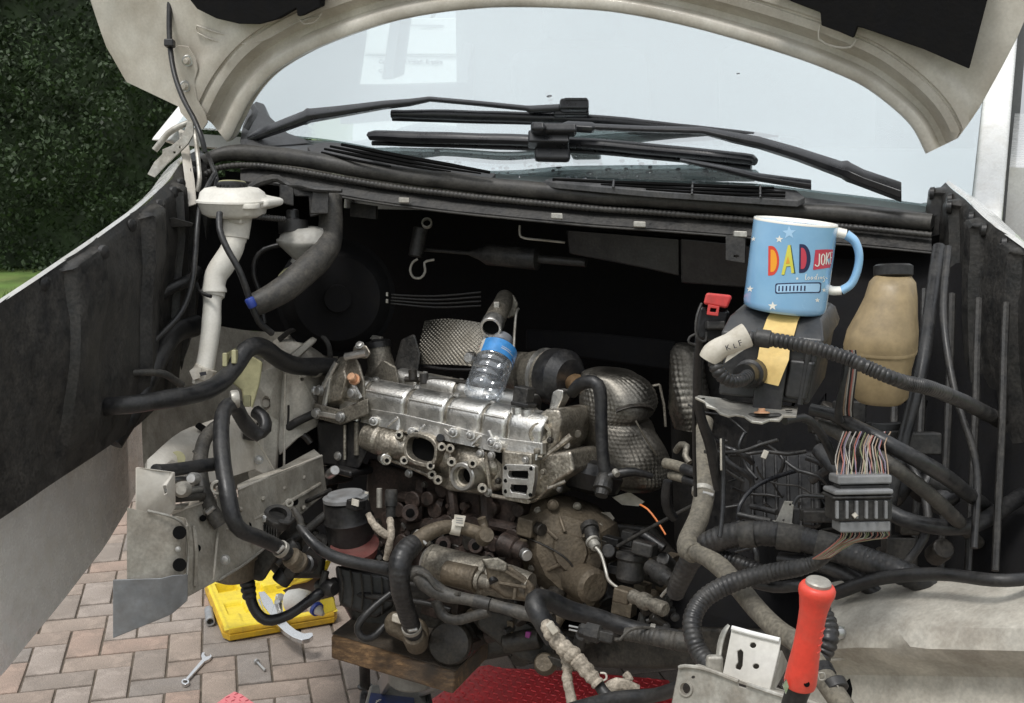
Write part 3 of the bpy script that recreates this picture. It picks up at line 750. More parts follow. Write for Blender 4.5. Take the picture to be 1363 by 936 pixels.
# fittings hanging on the bulkhead
obj('pipe_clip', ring(P(568, 296, 2.55), -FWD + UP * .2, .0115, .0085, .012), 'bracket', van)
obj('pipe_clip', tube([(556, 345, 2.56), (549, 350, 2.56), (546, 360, 2.56), (550, 369, 2.56), (560, 370, 2.56), (566, 362, 2.56), (565, 350, 2.56), (572, 347, 2.56), (578, 346, 2.56)], 1.7, n=8, step=.008), 'bracket', van)
obj('valve_body', cyl(P(560, 303, 2.58), P(553, 342, 2.58), .016, 14), 'blackd', van)
obj('steering_shaft', lathe(P(560, 332, 2.6), P(780, 350, 2.45), [(0, .004), (.3, .004), (.38, .014), (.42, .022), (.72, .024), (.73, .009), (1, .009)], 16), 'blackd', van)
for k in range(4):
    obj('brake_pipe', tube([(470, 386 + 5 * k, 2.62), (520, 392 + 4 * k, 2.62), (580, 394 + 5 * k, 2.62), (640, 389 + 6 * k, 2.60)], 1.3, n=8, step=.03), 'blackd', van)
for x, y in ((512, 392), (512, 401)): obj('pipe_clip', box(P(x, y, 2.6), (RT, UP, FWD), (.016, .009, .012)), 'bracket', van, bevel=.001)
# brake servo drum low on the bulkhead
obj('brake_servo', lathe(P(446, 395, 2.66), P(450, 398, 2.52), [(0, .12), (.3, .122), (.34, .128), (.42, .128), (.46, .118), (.8, .09), (.86, .03), (1, .028)], 36), 'deep', van, sharp=30)
obj('bracket', plate([P(x, y, 2.5) for x, y in ((372, 243), (437, 250), (437, 283), (412, 290), (410, 262), (392, 262), (390, 256), (372, 252))], back * .02), 'blackd', van, bevel=.003)
obj('bracket', hexa([P(372, 244, 2.4), P(391, 248, 2.39), P(391, 275, 2.39), P(372, 270, 2.4)], [P(372, 244, 2.46), P(391, 248, 2.45), P(391, 275, 2.45), P(372, 270, 2.46)]), 'blackd', van, bevel=.003)
obj('bracket', hexa([P(417, 248, 2.38), P(438, 252, 2.37), P(437, 285, 2.37), P(412, 285, 2.38)], [P(417, 248, 2.44), P(438, 252, 2.43), P(437, 285, 2.43), P(412, 285, 2.44)]), 'blackd', van, bevel=.003)
obj('cowl_stay', tube([(330, 252, 2.4, 4), (342, 244, 2.4, 6), (356, 239, 2.4, 6), (370, 237, 2.4, 5), (384, 246, 2.4, 4), (402, 247, 2.38, 4), (420, 252, 2.37, 4), (455, 254, 2.36, 3)], 5, n=8, step=.015), 'blackd', van)

# ---- wings
def wing(top, lab, sgn):
    def f(a, b):
        k = a * (len(top) - 1); i = min(int(k), len(top) - 2); t = k - i
        x, y, d = [top[i][j] + (top[i + 1][j] - top[i][j]) * t for j in range(3)]
        p = P(x, y, d)
        return p + hx * (sgn * (.10 * math.sin(min(1, b * 3) * math.pi / 2) + .03 * b)) - Zv * (.66 * b ** 1.3)
    return obj('wing', thick(grid(f, 30, 12), .006), 'whiteo', van, label=lab)
wl_top = [(262, 196, 2.66), (246, 204, 2.56), (236, 216, 2.47), (224, 234, 2.38), (212, 247, 2.3), (180, 275, 2.15), (120, 318, 1.98), (40, 372, 1.8), (-80, 450, 1.62)]
wing(wl_top, 'white left wing beside the open bonnet', -1)
wing([(1262, 240, 2.1), (1290, 262, 1.98), (1330, 300, 1.85), (1400, 350, 1.7), (1500, 420, 1.55)], 'white right wing beside the open bonnet', 1)
def liner(top, sx, drop, lab):  # black sheet added where the wing's inner side lies in shade
    def f(a, b):
        k = a * (len(top) - 1); i = min(int(k), len(top) - 2); t = k - i
        x, y, d = [top[i][j] + (top[i + 1][j] - top[i][j]) * t for j in range(3)]
        rows_ = [(2, 3, 0), (14, 14, .02), (20, 75, .03), (6, drop, .05)]
        kb = b * 3; ib = min(int(kb), 2); tb = kb - ib
        q = [rows_[ib][j] + (rows_[ib + 1][j] - rows_[ib][j]) * tb for j in range(3)]
        p = P(x + sx * q[0], y + q[1], d + q[2])
        w = math.sin(a * 34) * min(1, b * 4)
        rib = .016 * max(0, min(1, (w - .35) * 6)) * (1 - max(0, b - .9) * 10)
        return p + hx * (sx * (rib + .014 * noise.noise(p * 7)))
    o = obj('wing_shade_liner', grid(f, 120, 24), 'blackd', van, label=lab)
    for k in range(9):
        a = .06 + .1 * k; p = f(a, .3)
        obj('liner_rivet', lathe(p + hx * (sx * .006), p + hx * (sx * -.004), [(0, .005), (.3, .011), (1, .012)], 14), 'black', van)
liner(wl_top, 1, 290, 'black plastic liner added for shade inside the left wing')
liner([(1262, 240, 2.1), (1290, 262, 1.98), (1330, 300, 1.85), (1400, 350, 1.7), (1500, 420, 1.55)], -1, 330, 'black plastic liner added for shade inside the right wing')
obj('flange', hexa([P(200, 292, 2.3), P(232, 290, 2.3), P(258, 297, 2.32), P(256, 302, 2.32), P(200, 303, 2.3)], [P(200, 292, 2.34), P(232, 290, 2.34), P(258, 297, 2.36), P(256, 302, 2.36), P(200, 303, 2.34)]), 'blackd', van, bevel=.002)
# ---- left inner structure of the bay: dusty panels, chassis rail, strut tower, front plates
def pp(name, px, m, vec, parent=None, holes=(), bevel=.003, lab=None, d=None):
    """a pressed panel: outline given as (px, py, depth)"""
    lp = [[P(*q) for q in px]] + [[P(*q) for q in h] for h in holes]
    return obj(name, plate(lp, vec), m, parent or van, bevel=bevel, label=lab)
def surf(rows, k=3):
    """smooth skin through rows of (px, py, depth) points"""
    rr = [catmull([Vector((*P(*q), 0)) for q in r], .03) for r in rows]
    n = min(len(r) for r in rr)
    rr = [[r[int(i * (len(r) - 1) / (n - 1) + .5)].xyz for i in range(n)] for r in rr]
    cols = [catmull([Vector((*r[i], 0)) for r in rr], .03) for i in range(n)]
    m = max(len(c) for c in cols)
    cols = [[c[int(j * (len(c) - 1) / (m - 1) + .5)].xyz for j in range(m)] for c in cols]
    return loft(cols, False, False)
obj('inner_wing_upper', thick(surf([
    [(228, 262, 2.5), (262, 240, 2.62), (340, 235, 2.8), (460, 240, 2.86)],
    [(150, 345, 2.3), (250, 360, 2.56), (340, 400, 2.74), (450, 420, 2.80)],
    [(125, 420, 2.23), (250, 425, 2.55), (340, 440, 2.73), (450, 440, 2.80)]]), -.012), 'deep', van, label='upper left inner wing coloured black for shade')  # shade of the upper bay put into the panel's colour
obj('inner_wing', thick(surf([
    [(196, 421, 2.40), (250, 426, 2.55), (340, 441, 2.73), (450, 441, 2.80)],
    [(196, 440, 2.38), (250, 470, 2.54), (340, 480, 2.72), (450, 480, 2.80)],
    [(196, 560, 2.34), (250, 560, 2.50), (340, 560, 2.68), (450, 560, 2.78)],
    [(200, 640, 2.28), (250, 650, 2.44), (340, 650, 2.62), (450, 650, 2.74)]]), -.012), 'inner', van, label='dusty beige left inner wing')
# strut tower: a rounded dome with a dark rim
obj('strut_tower', lathe(P(396, 560, 2.66), P(398, 446, 2.64), [(0, .085), (.3, .082), (.62, .078), (.82, .07), (.93, .055), (1, .03)], 30), 'inner', van)
obj('tower_rim', tube([(372, 452, 2.6), (392, 438, 2.58), (418, 440, 2.56), (436, 456, 2.55), (440, 478, 2.56)], 3.6, n=8, step=.015), 'blackd', van)
obj('tower_rib', loft([[P(388, 470, 2.58), P(418, 446, 2.56), P(424, 452, 2.56), P(394, 482, 2.58)], [P(352, 492, 2.52), P(372, 486, 2.5), P(376, 496, 2.5), P(360, 506, 2.52)]]), 'inner', van, bevel=.004)
pp('inner_panel', [(372, 492, 2.5), (432, 488, 2.56), (430, 556, 2.55), (424, 566, 2.54), (395, 584, 2.5), (372, 606, 2.47), (366, 560, 2.48)], 'inner', FWD * .02,
   holes=[[(x, y, 2.5) for x, y in arcpx(402, 505, 2.5, 10)]])
pp('inner_panel', [(330, 500, 2.44), (376, 486, 2.49), (371, 560, 2.47), (366, 640, 2.44), (336, 660, 2.40), (320, 580, 2.41)], 'inner', FWD * .02,
   holes=[[(x, y, 2.44) for x, y in arcpx(354, 537, 6, 14, ry=9.5)]], lab='inner wing panel with an oval hole showing pale filler')
obj('filler_plug', lathe(P(354, 537, 2.452), P(354, 537, 2.47), [(0, .008), (.4, .011), (1, .011)], 16), 'cream', van)
for x in (380, 366): obj('pressed_rib', tube([(x, 498, 2.475), (x - 1, 560, 2.465), (x - 2, 630, 2.445)], 1.6, n=8, step=.04), 'inner', van)
# chassis rail: rounded upper flank and the deep flat side plate
obj('rail_flank', thick(surf([
    [(196, 612, 2.04), (240, 575, 2.16), (290, 556, 2.26), (345, 530, 2.40)],
    [(196, 640, 2.00), (240, 604, 2.11), (290, 585, 2.22), (350, 560, 2.37)],
    [(196, 676, 2.01), (240, 650, 2.10), (290, 640, 2.2), (352, 620, 2.36)]]), -.01), 'cream', van, label='pale rounded top of the left chassis rail')
obj('rail_hole', lathe(P(236, 611, 2.098), P(238, 611, 2.14), [(0, .014), (.15, .011), (1, .011)], 16), 'yclip', van)
pp('rail_slot', [(258, 568, 2.18), (264, 562, 2.18), (276, 570, 2.19), (270, 577, 2.19)], 'deep', FWD * .01)
pp('rail_plate', [(228, 683, 1.92), (286, 664, 2.02), (300, 690, 2.04), (312, 685, 2.06), (318, 652, 2.08), (428, 608, 2.44), (434, 655, 2.43), (404, 680, 2.34), (340, 740, 2.10), (292, 772, 1.98), (240, 800, 1.91)], 'grub', FWD * .012, lab='long flat side plate of the left chassis rail')
pp('rail_top', [(316, 650, 2.085), (428, 607, 2.445), (418, 598, 2.5), (374, 622, 2.4), (345, 632, 2.3), (316, 645, 2.2)], 'inner', Vector((0, 0, -.012)), holes=[[(x, y, 2.3) for x, y in arcpx(372, 628, 6, 10, ry=2.2)]])
pp('gusset', [(316, 582, 2.32), (337, 578, 2.33), (365, 627, 2.36), (352, 632, 2.34), (322, 618, 2.31)], 'cream', FWD * .01, lab='pale triangular gusset behind the hoses')
obj('gusset_edge', tube([(338, 580, 2.32), (352, 603, 2.33), (365, 627, 2.35)], 1.5, n=8, step=.05), 'cream', van)
pp('wheel_arch_shade', [(352, 600, 2.52), (376, 580, 2.54), (430, 552, 2.6), (432, 606, 2.6), (372, 640, 2.52)], 'deep', FWD * .02)  # black plate painting the shade in the wheel arch opening
pp('rail_bracket', [(286, 648, 1.99), (299, 640, 2.0), (303, 652, 2.0), (305, 676, 2.0), (320, 690, 2.01), (303, 698, 2.0), (290, 688, 1.99)], 'bracket', FWD * .01)
obj('bracket_clip', ring(P(290, 649, 1.97), -FWD + RT * .3, .012, .008, .012), 'bracket', van)
# front plates at the far left
pp('headlamp_plate', [(180, 622, 1.72), (214, 627, 1.74), (232, 629, 1.76), (233, 676, 1.76), (227, 686, 1.76), (180, 690, 1.72)], 'cream', FWD * .005, holes=[[(x, y, 1.74) for x, y in ((217, 647), (221, 646), (222, 656), (219, 658))]], lab='pale headlamp mounting plate with a keyhole slot')
obj('front_plate', thick(surf([
    [(170, 676, 1.66), (205, 684, 1.68), (230, 690, 1.70), (248, 700, 1.72), (250, 712, 1.75)],
    [(170, 720, 1.66), (205, 722, 1.68), (230, 724, 1.69), (246, 726, 1.71), (250, 730, 1.76)],
    [(170, 780, 1.66), (205, 776, 1.68), (228, 772, 1.69), (244, 765, 1.71), (249, 760, 1.76)]]), -.004), 'grub', van, label='folded front end plate with two round holes')
for x, y in ((239, 709), (239, 752)):
    obj('plate_hole', lathe(P(x, y, 1.682), P(x + 1, y, 1.73), [(0, .0095), (.12, .0075), (1, .0075)], 18), DARKHOLE, van)
obj('plate_bolt', hexbolt(P(237, 731, 1.69), -FWD, .003), 'steel', van)
pp('bumper_panel', [(150, 772, 1.65), (214, 770, 1.66), (230, 766, 1.67), (249, 765, 1.69), (249, 800, 1.70), (228, 818, 1.69), (214, 824, 1.68), (150, 850, 1.66)], 'bump_grey', FWD * .004, lab='plain grey bumper panel remnant at the left edge')
# bundle of small pipes behind the headlamp plate
for k, (x0, y0, x1, y1, r, m) in enumerate([(228, 638, 262, 636, 3.2, 'greyt'), (230, 642, 250, 641, 2.4, 'bracket'), (232, 655, 272, 651, 5, 'steel'), (234, 664, 280, 660, 5, 'rubberd'), (236, 675, 250, 672, 4, 'bracket'), (228, 626, 285, 618, 9, 'rubber')]):
    obj('pipe', tube([(x0 - 20, y0 + 1, 1.86), (x0, y0, 1.90), (x1, y1, 2.02)], r, n=12, step=.03), m, van)
obj('pipe_knob', lathe(P(241, 652, 1.86), P(246, 651, 1.92), [(0, .008), (.2, .013), (.8, .013), (1, .01)], 16), 'bracket', van)
obj('pipe_knob', lathe(P(254, 637, 1.92), P(260, 637, 1.95), [(0, .007), (.3, .01), (1, .01)], 16), 'steel', van)
# right inner structure: black liner wall, beige rounded rail at the bottom right
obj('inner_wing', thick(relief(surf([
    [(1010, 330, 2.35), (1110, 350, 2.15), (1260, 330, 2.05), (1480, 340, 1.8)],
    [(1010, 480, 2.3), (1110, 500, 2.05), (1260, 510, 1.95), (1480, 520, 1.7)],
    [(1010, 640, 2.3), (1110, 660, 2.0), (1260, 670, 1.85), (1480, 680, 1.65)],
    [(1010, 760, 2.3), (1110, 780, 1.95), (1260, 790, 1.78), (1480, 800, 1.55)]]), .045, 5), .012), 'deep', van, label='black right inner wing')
obj('rail_flank', thick(surf([
    [(1085, 800, 1.62), (1105, 786, 1.66), (1135, 780, 1.62), (1200, 778, 1.55), (1480, 782, 1.34)],
    [(1082, 836, 1.55), (1105, 826, 1.55), (1135, 823, 1.52), (1200, 822, 1.46), (1480, 826, 1.26)],
    [(1078, 872, 1.54), (1105, 862, 1.52), (1135, 858, 1.49), (1200, 858, 1.43), (1480, 862, 1.24)],
    [(1072, 904, 1.57), (1105, 896, 1.56), (1135, 894, 1.54), (1200, 894, 1.48), (1480, 898, 1.28)],
    [(1068, 990, 1.55), (1105, 980, 1.54), (1135, 976, 1.52), (1200, 976, 1.46), (1480, 984, 1.26)]]), -.01), 'inner', van, label='pale rounded right chassis rail at the bottom right')
for x, y, d, r in ((1146, 859, 1.478, .006), (1141, 918, 1.525, .014)):
    obj('rail_hole', lathe(P(x, y, d), P(x, y, d + .03), [(0, r * 1.15), (.1, r), (1, r)], 16), DARKHOLE, van)
# front cross member at the bottom, with its end plate and the white bracket
CM = PL3(P(905, 890, 1.24), P(1060, 935, 1.16), P(905, 936, 1.235))
cmf = lambda x, y, o=0: CM(x, y, o)
obj('front_crossmember', plate([[cmf(x, y) for x, y in ((893, 945), (904, 889), (912, 887), (940, 891), (983, 907), (984, 914), (994, 917), (995, 911), (1075, 938), (1150, 966), (1240, 1000), (1240, 1060), (893, 1060))], [cmf(x, y) for x, y in arcpx(912, 917, 8, 18)], [cmf(x, y) for x, y in arcpx(923, 902, 2.5, 10)]], FWD * .004), 'bracket', van, bevel=.0012, label='bare metal front cross member with a large bolt hole')
obj('crossmember_lip', tube([Vector((*cmf(x, y, .002),)) for x, y in ((904, 889), (912, 887), (940, 891), (983, 907))], .0022, n=8, step=.01), 'bracket', van)
obj('crossmember_lip', tube([Vector((*cmf(x, y, .002),)) for x, y in ((995, 911), (1075, 938), (1150, 966))], .0022, n=8, step=.01), 'bracket', van)
obj('hole_rim', ring(cmf(912, 917, .002), CM.n, .0085, .0062, .006), 'bracket', van)
obj('crossmember_back', plate([P(x, y, d) for x, y, d in ((904, 889, 1.245), (985, 906, 1.22), (1080, 938, 1.17), (1240, 1000, 1.1), (1240, 1000, 1.2), (1080, 930, 1.28), (1000, 905, 1.32), (930, 884, 1.36))], Vector((0, 0, -.003))), 'inner', van)
WB = PL3(P(973, 836, 1.262), P(1036, 852, 1.235), P(962, 905, 1.25))
pb = lambda l: [WB(x, y) for x, y in l]
wbr = obj('slotted_bracket', plate([pb([(974, 836), (979, 837), (1004, 844), (1030, 850), (1039, 852), (1037, 866), (1024, 921), (990, 911), (961, 901)]), pb(arcpx(1002, 859, 4.2, 14, ry=3.6)), pb(arcpx(1006, 887, 4.2, 14, ry=3.4)),
    pb([(981, 867), (986, 864.5), (989, 868), (988, 886), (985, 892), (979, 890), (979, 886), (982, 882)])], -WB.n * .003), 'white', van, bevel=.001, label='white upright bracket with two holes and a keyhole slot')
obj('bracket_lip', tube([Vector((*WB(x, y, .002),)) for x, y in ((974, 836), (1004, 844), (1038, 852))], .0028, n=8, step=.01), 'whiteo', wbr)
obj('bracket_web', plate([P(x, y, d) for x, y, d in ((1037, 866, 1.24), (1046, 885, 1.30), (1024, 925, 1.23), (1022, 921, 1.23))], RT * .003), 'bracket', van)
obj('bracket_arm', tube([(970, 832, 1.30, 3), (963, 842, 1.30, 5.5), (958, 858, 1.30, 6), (955, 880, 1.295, 5.5), (951, 892, 1.29, 6)], 5, n=8, step=.008, flat=.5), 'bracket', van)
obj('bracket_foot', box(P(951, 888, 1.285), (RT, UP, FWD), (.018, .026, .012)), 'bracket', van, bevel=.004)
# subframe beam low behind the looms, and the dark floor of the bay
obj('subframe', loft([[P(x, y - h, d), P(x, y - h, d + .1), P(x, y + h, d + .1), P(x, y + h, d)] for x, y, d, h in ((690, 845, 2.45, 14), (760, 862, 2.3, 24), (840, 865, 2.2, 26), (930, 862, 2.1, 28), (1100, 870, 1.95, 30), (1300, 870, 1.8, 30))]), 'grime', van, bevel=.01, label='oily subframe beam low in the bay')
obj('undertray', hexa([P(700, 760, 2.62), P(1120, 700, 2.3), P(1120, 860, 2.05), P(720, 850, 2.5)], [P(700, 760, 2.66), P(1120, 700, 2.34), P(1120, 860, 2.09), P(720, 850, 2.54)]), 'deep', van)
obj('bay_wall', hexa([P(890, 480, 2.52), P(1110, 480, 2.2), P(1110, 780, 2.2), P(900, 780, 2.5)], [P(890, 480, 2.56), P(1110, 480, 2.24), P(1110, 780, 2.24), P(900, 780, 2.54)]), 'black', van)

# folded lips, seams, holes and fixings on the pressed panels
for pts in ([(228, 682, 1.915), (258, 673, 1.97), (286, 663, 2.015)], [(318, 651, 2.075), (372, 629, 2.26), (428, 607, 2.435)]):
    obj('folded_lip', tube(pts, 1.8, n=8, step=.03), 'cream', van)
obj('rail_seam', tube([(292, 690, 2.03), (288, 730, 1.98), (284, 772, 1.955)], 1.6, n=8, step=.03), 'inner', van)
obj('plate_fold', tube([(248, 700, 1.712), (251, 730, 1.72), (249, 764, 1.715), (248, 800, 1.70)], 1.8, n=8, step=.03), 'bracket', van)
obj('plate_fold', tube([(196, 680, 1.672), (222, 686, 1.685), (240, 694, 1.70), (248, 704, 1.712)], 1.8, n=8, step=.02), 'bracket', van)
for x, y, d, r in ((330, 700, 2.10, .006), (392, 668, 2.30, .007), (262, 730, 1.955, .006), (270, 690, 1.975, .005)):
    obj('panel_hole', lathe(P(x, y, d - .004), P(x, y, d + .006), [(0, r * 1.1), (.2, r), (1, r)], 14), DARKHOLE, van)
for x, y, d in ((352, 690, 2.16), (300, 745, 1.985), (345, 612, 2.33), (418, 520, 2.53), (352, 610, 2.385), (1118, 842, 1.50), (1180, 838, 1.46), (1128, 790, 1.62)):
    obj('panel_bolt', hexbolt(P(x, y, d - .002), -FWD, .0065, .008), 'steel', van)
obj('rail_swage', tube([(1085, 842, 1.535), (1110, 836, 1.52), (1150, 834, 1.49), (1240, 834, 1.42)], 2.2, n=8, step=.03), 'inner', van)
obj('rail_swage', tube([(1084, 884, 1.53), (1110, 878, 1.515), (1150, 876, 1.488), (1240, 876, 1.42)], 2.2, n=8, step=.03), 'inner', van)
# ribs and clips on the black inner wings
for k in range(5):
    obj('liner_rib', tube([(1195 + 36 * k, 380 + 6 * k, 1.99 - .055 * k), (1190 + 36 * k, 560, 1.90 - .055 * k), (1180 + 36 * k, 760, 1.82 - .055 * k)], 5, n=8, step=.05), 'blackd', van)

pp('rail_flange', [(228, 683, 1.918), (258, 674, 1.97), (286, 664, 2.018), (290, 656, 2.10), (258, 666, 2.05), (230, 674, 2.0)], 'cream', Vector((0, 0, -.004)))
pp('rail_end_cap', [(229, 686, 1.90), (246, 690, 1.80), (250, 700, 1.76), (250, 764, 1.755), (246, 790, 1.80), (238, 800, 1.90)], 'grub', FWD * .004)
obj('rail_swage', tube([(300, 706, 2.035), (340, 690, 2.13), (385, 668, 2.27), (426, 644, 2.415)], 2.6, n=8, step=.03), 'grub', van)
obj('rail_swage', tube([(258, 700, 1.955), (262, 735, 1.945), (260, 780, 1.935)], 2.6, n=8, step=.03), 'grub', van)
for x, y, d in ((320, 678, 2.075), (350, 664, 2.165), (378, 650, 2.262), (404, 636, 2.352), (340, 722, 2.09), (372, 700, 2.21), (404, 676, 2.325)):
    obj('spot_weld', lathe(P(x, y, d - .006), P(x, y, d + .002), [(0, .002), (.4, .0045), (1, .005)], 12), 'grub', van)
obj('rail_edge', tube([(292, 772, 1.975), (340, 740, 2.095), (404, 680, 2.335), (434, 655, 2.425)], 1.8, n=8, step=.03), 'bracket', van)
# ================================================================== the engine
eng = thing('engine', 'four cylinder engine with bare aluminium head and open ports in the bay', 'engine', P(620, 800, 2.45))
E0, E1 = P(485, 507, 2.50), P(742, 562, 2.27)
ux = (E1 - E0).normalized()
eb = Vector((-ux.y, ux.x, 0)).normalized()
if eb.y < 0: eb = -eb
uz = ux.cross(eb); uz = uz if uz.z > 0 else -uz
uz = (uz * math.cos(R(8)) + eb * math.sin(R(8))).normalized()
fn = -eb * math.cos(R(8)) + uz * 0 + Zv * math.sin(R(8))
FP = PL(E0, (ux.cross(uz) if ux.cross(uz).dot(CAM - E0) > 0 else -ux.cross(uz)))
en = FP.n                                     # points out of the front face
def ep(x, y, o=0): return FP(x, y, o)
pxm = lambda x: 2.38 / F                      # metres per photo pixel near the head
# -- cam covers: two rows of rounded bright segments with bolted saddles between them
def seg_prof(c, r, h, k=10):
    """half-round top with a straight front skirt; c on the ridge line"""
    out = [c + en * r * 1.12 - uz * h]
    for i in range(k + 1):
        a = -.12 * math.pi + math.pi * 1.12 * i / k
        out.append(c + en * (r * math.cos(a)) + uz * (r * .86 * math.sin(a)))
    out.append(c - en * r * 1.05 - uz * h)
    return out
def camrow(name, segs, yA, r, h, off, m='alu', gap=.82):
    """segs: px x positions of segment ends along the line"""
    def c(x): return ep(x, 512 + (x - 485) * .2025 + yA, 0) + en * off
    root = None
    a, b = c(segs[0]), c(segs[-1])
    root = obj(name, loft([seg_prof(line(a, b, t), r * gap, h) for t in (0, 1)]), 'alug' if m == 'alu' else m, eng, sharp=50)
    for x0, x1 in zip(segs[::2], segs[1::2]):
        p, q = c(x0), c(x1); e = (q - p).normalized()
        pr = [(0, .93), (.003, .985), (.008, 1), (-.008, 1), (-.003, .985), (0, .93)]
        rr = [seg_prof((p if i < 3 else q) + e * o_, r * k, h) for i, (o_, k) in enumerate(pr)]
        obj('cover_segment', loft(rr), m, root, sharp=55)
    return root, c
cc, cf = camrow('cam_cover', [474, 501, 505, 556, 561, 608, 613, 656, 660, 690, 694, 738], 10, .040, .052, .012)
rc, cr = camrow('cam_cover', [500, 531, 535, 580, 584, 620, 624, 684], -9, .026, .035, -.085)
# raised step line along the front segments
for x0, x1 in ((506, 555), (562, 607), (614, 655), (661, 689)):
    obj('cast_rib', tube([Vector((*(cf(x) + en * .039 + uz * .014),)) for x in (x0 + 1, x1 - 1)], .0022, n=6, step=.1), 'alu', cc)
# scalloped flange with bolt bosses under the front row
fl = [(470, 551), (486, 556), (497, 563), (512, 569), (527, 566), (536, 574), (548, 577), (560, 571), (575, 579), (592, 580), (603, 577), (612, 588), (626, 592), (640, 594), (654, 591), (664, 600), (682, 601), (700, 600), (722, 606)]
flu = [(722, 590), (660, 582), (600, 566), (540, 552), (470, 540)]
obj('cover_flange', plate([ep(x, y, .052) for x, y in fl + flu], -en * .016), 'alu', eng, bevel=.002)
for x, y in ((497, 562), (548, 576), (603, 577), (626, 581), (654, 590), (662, 596)):
    b = obj('bolt_boss', cyl(ep(x, y - 1, .05), ep(x, y - 1, .066), .0095, 16), 'alu', eng)
    obj('bolt', hexbolt(ep(x, y - 1, .066), en, .0052, .007), 'steel', b)
for x0, y0, x1, y1 in ((530, 556, 516, 567), (566, 566, 553, 578), (592, 572, 600, 580), (640, 580, 628, 592), (650, 574, 657, 590)):
    obj('web', tube([Vector((*ep(x0, y0, .05),)), Vector((*ep(x1, y1, .056),))], .004, n=6, step=.05), 'alu', eng)
for x, y in ((553, 578), (586, 583)): obj('dark_plug', cyl(ep(x, y, .03), ep(x, y, .064), .008, 12), 'black', eng)
# saddles with their bolts on top
for x in (503, 558, 610, 658, 692):
    obj('saddle_bolt', hexbolt(cf(x) + uz * .032, (uz + en * .2), .006), 'steel', cc)
for x in (533, 582): obj('saddle_bolt', hexbolt(cr(x) + uz * .02, uz, .005), 'steel', rc)
obj('valley', plate([cf(475) - en * .03, cf(738) - en * .03, cr(672) - en * .02, cr(505) - en * .02], -uz * .02), 'alug', eng)
# right end of the covers: sensor blocks, cam ends
for x, y, w, h in ((690, 545, 9, 18), (702, 548, 9, 16)):
    obj('sensor_boss', cyl(ep(x, y + h, .03), ep(x, y - 4, .03), w * pxm(0), 16), 'alu', eng)
obj('cam_sensor', box(ep(697, 527, .03), (ux, uz, en), (.032, .035, .03)), 'blackd', eng, bevel=.003)
obj('cam_sensor_clip', box(ep(697, 538, .032), (ux, uz, en), (.038, .008, .034)), 'black', eng, bevel=.002)
obj('end_casting', plate([ep(x, y, .03) for x, y in ((706, 560), (726, 545), (744, 545), (748, 560), (742, 588), (728, 606), (706, 604))], -en * .14), 'alud', eng, bevel=.006)
obj('cam_end_ring', ring(ep(719, 578, .045), en + ux * .5, .022, .015, .03), 'alud', eng)
obj('end_lug', plate([ep(x, y, -.02) for x, y in ((730, 546), (735, 522), (742, 518), (750, 520), (749, 530), (741, 546), (735, 552))], -en * .03), 'alu', eng, bevel=.003)
# -- cylinder head: a grimy casting with open ports
hd = obj('cylinder_head', plate([ep(x, y, .03) for x, y in ((486, 562), (560, 572), (640, 588), (726, 604), (760, 600), (764, 628), (740, 642), (714, 668), (690, 664), (668, 650), (640, 660), (596, 654), (560, 633), (528, 618), (503, 606), (490, 596))], -en * .17), 'alud', eng, bevel=.008, seg=3)
obj('intake_gallery', lathe(ep(487, 580, .045), ep(548, 598, .045), [(0, .018), (.02, .027), (.3, .031), (.36, .027), (.42, .03), (.8, .028), (1, .02)], 24), 'alud', hd, sharp=30)
obj('intake_gallery', lathe(ep(545, 594, .014), ep(612, 612, .014), [(0, .03), (.1, .036), (.9, .036), (1, .03)], 24), 'alud', hd)
obj('water_jacket', lathe(ep(594, 610, .002), ep(672, 622, .002), [(0, .03), (.1, .043), (.5, .047), (.85, .044), (1, .03)], 24), 'alud', hd)
# oval port flange
def oval(c, u, v, a, b, n=28): return [c + u * (a * math.copysign(abs(math.cos(t)) ** .75, math.cos(t))) + v * (b * math.copysign(abs(math.sin(t)) ** .75, math.sin(t))) for t in [2 * math.pi * i / n for i in range(n)]]
oc = ep(559, 599, .075)
ov_u = (ux * .98 - uz * .03).normalized()
fr = obj('port_flange', plate([oval(oc, ov_u, uz, .040, .032), oval(oc, ov_u, uz, .033, .0235)], -en * .05), 'alud', hd, bevel=.002)
obj('port_bore', plate([oval(oc - en * .020, ov_u, uz, .036, .027)], -en * .003), DARKHOLE, fr)
for x, y in ((588, 595), (599, 597), (573, 620), (531, 579), (515, 613), (538, 613)):
    b = obj('stud_boss', cyl(ep(x, y, .03), ep(x, y, .077), .0088, 16), 'alud', hd)
    obj('stud_hole', cyl(ep(x, y, .0765), ep(x, y, .0785), .0042, 12), DARKHOLE, b)
# round port collar with its bore
rp = ep(614, 635, .085)
r1 = obj('coolant_port', ring(rp, en, .0275, .0205, .055, 36), 'alu', hd, sharp=30)
obj('port_step', ring(rp - en * .012, en, .0208, .0155, .03, 32), 'alud', r1)
obj('port_bore', cyl(rp - en * .036, rp - en * .031, .021, 24), DARKHOLE, r1)
for x, y, l in ((600, 615, .09), (628, 617, .092), (582, 639, .07), (641, 650, .075), (574, 632, .06)):
    b = obj('stud_boss', cyl(ep(x, y, .03), ep(x + 1, y, l), .0095, 16), 'alud', hd)
    obj('stud_hole', cyl(ep(x + 1, y, l - .0005), ep(x + 1, y, l + .0015), .0042, 12), DARKHOLE, b)
obj('drain_nub', cyl(ep(510, 609, .04), ep(514, 612, .07), .012, 14), 'alu', hd)
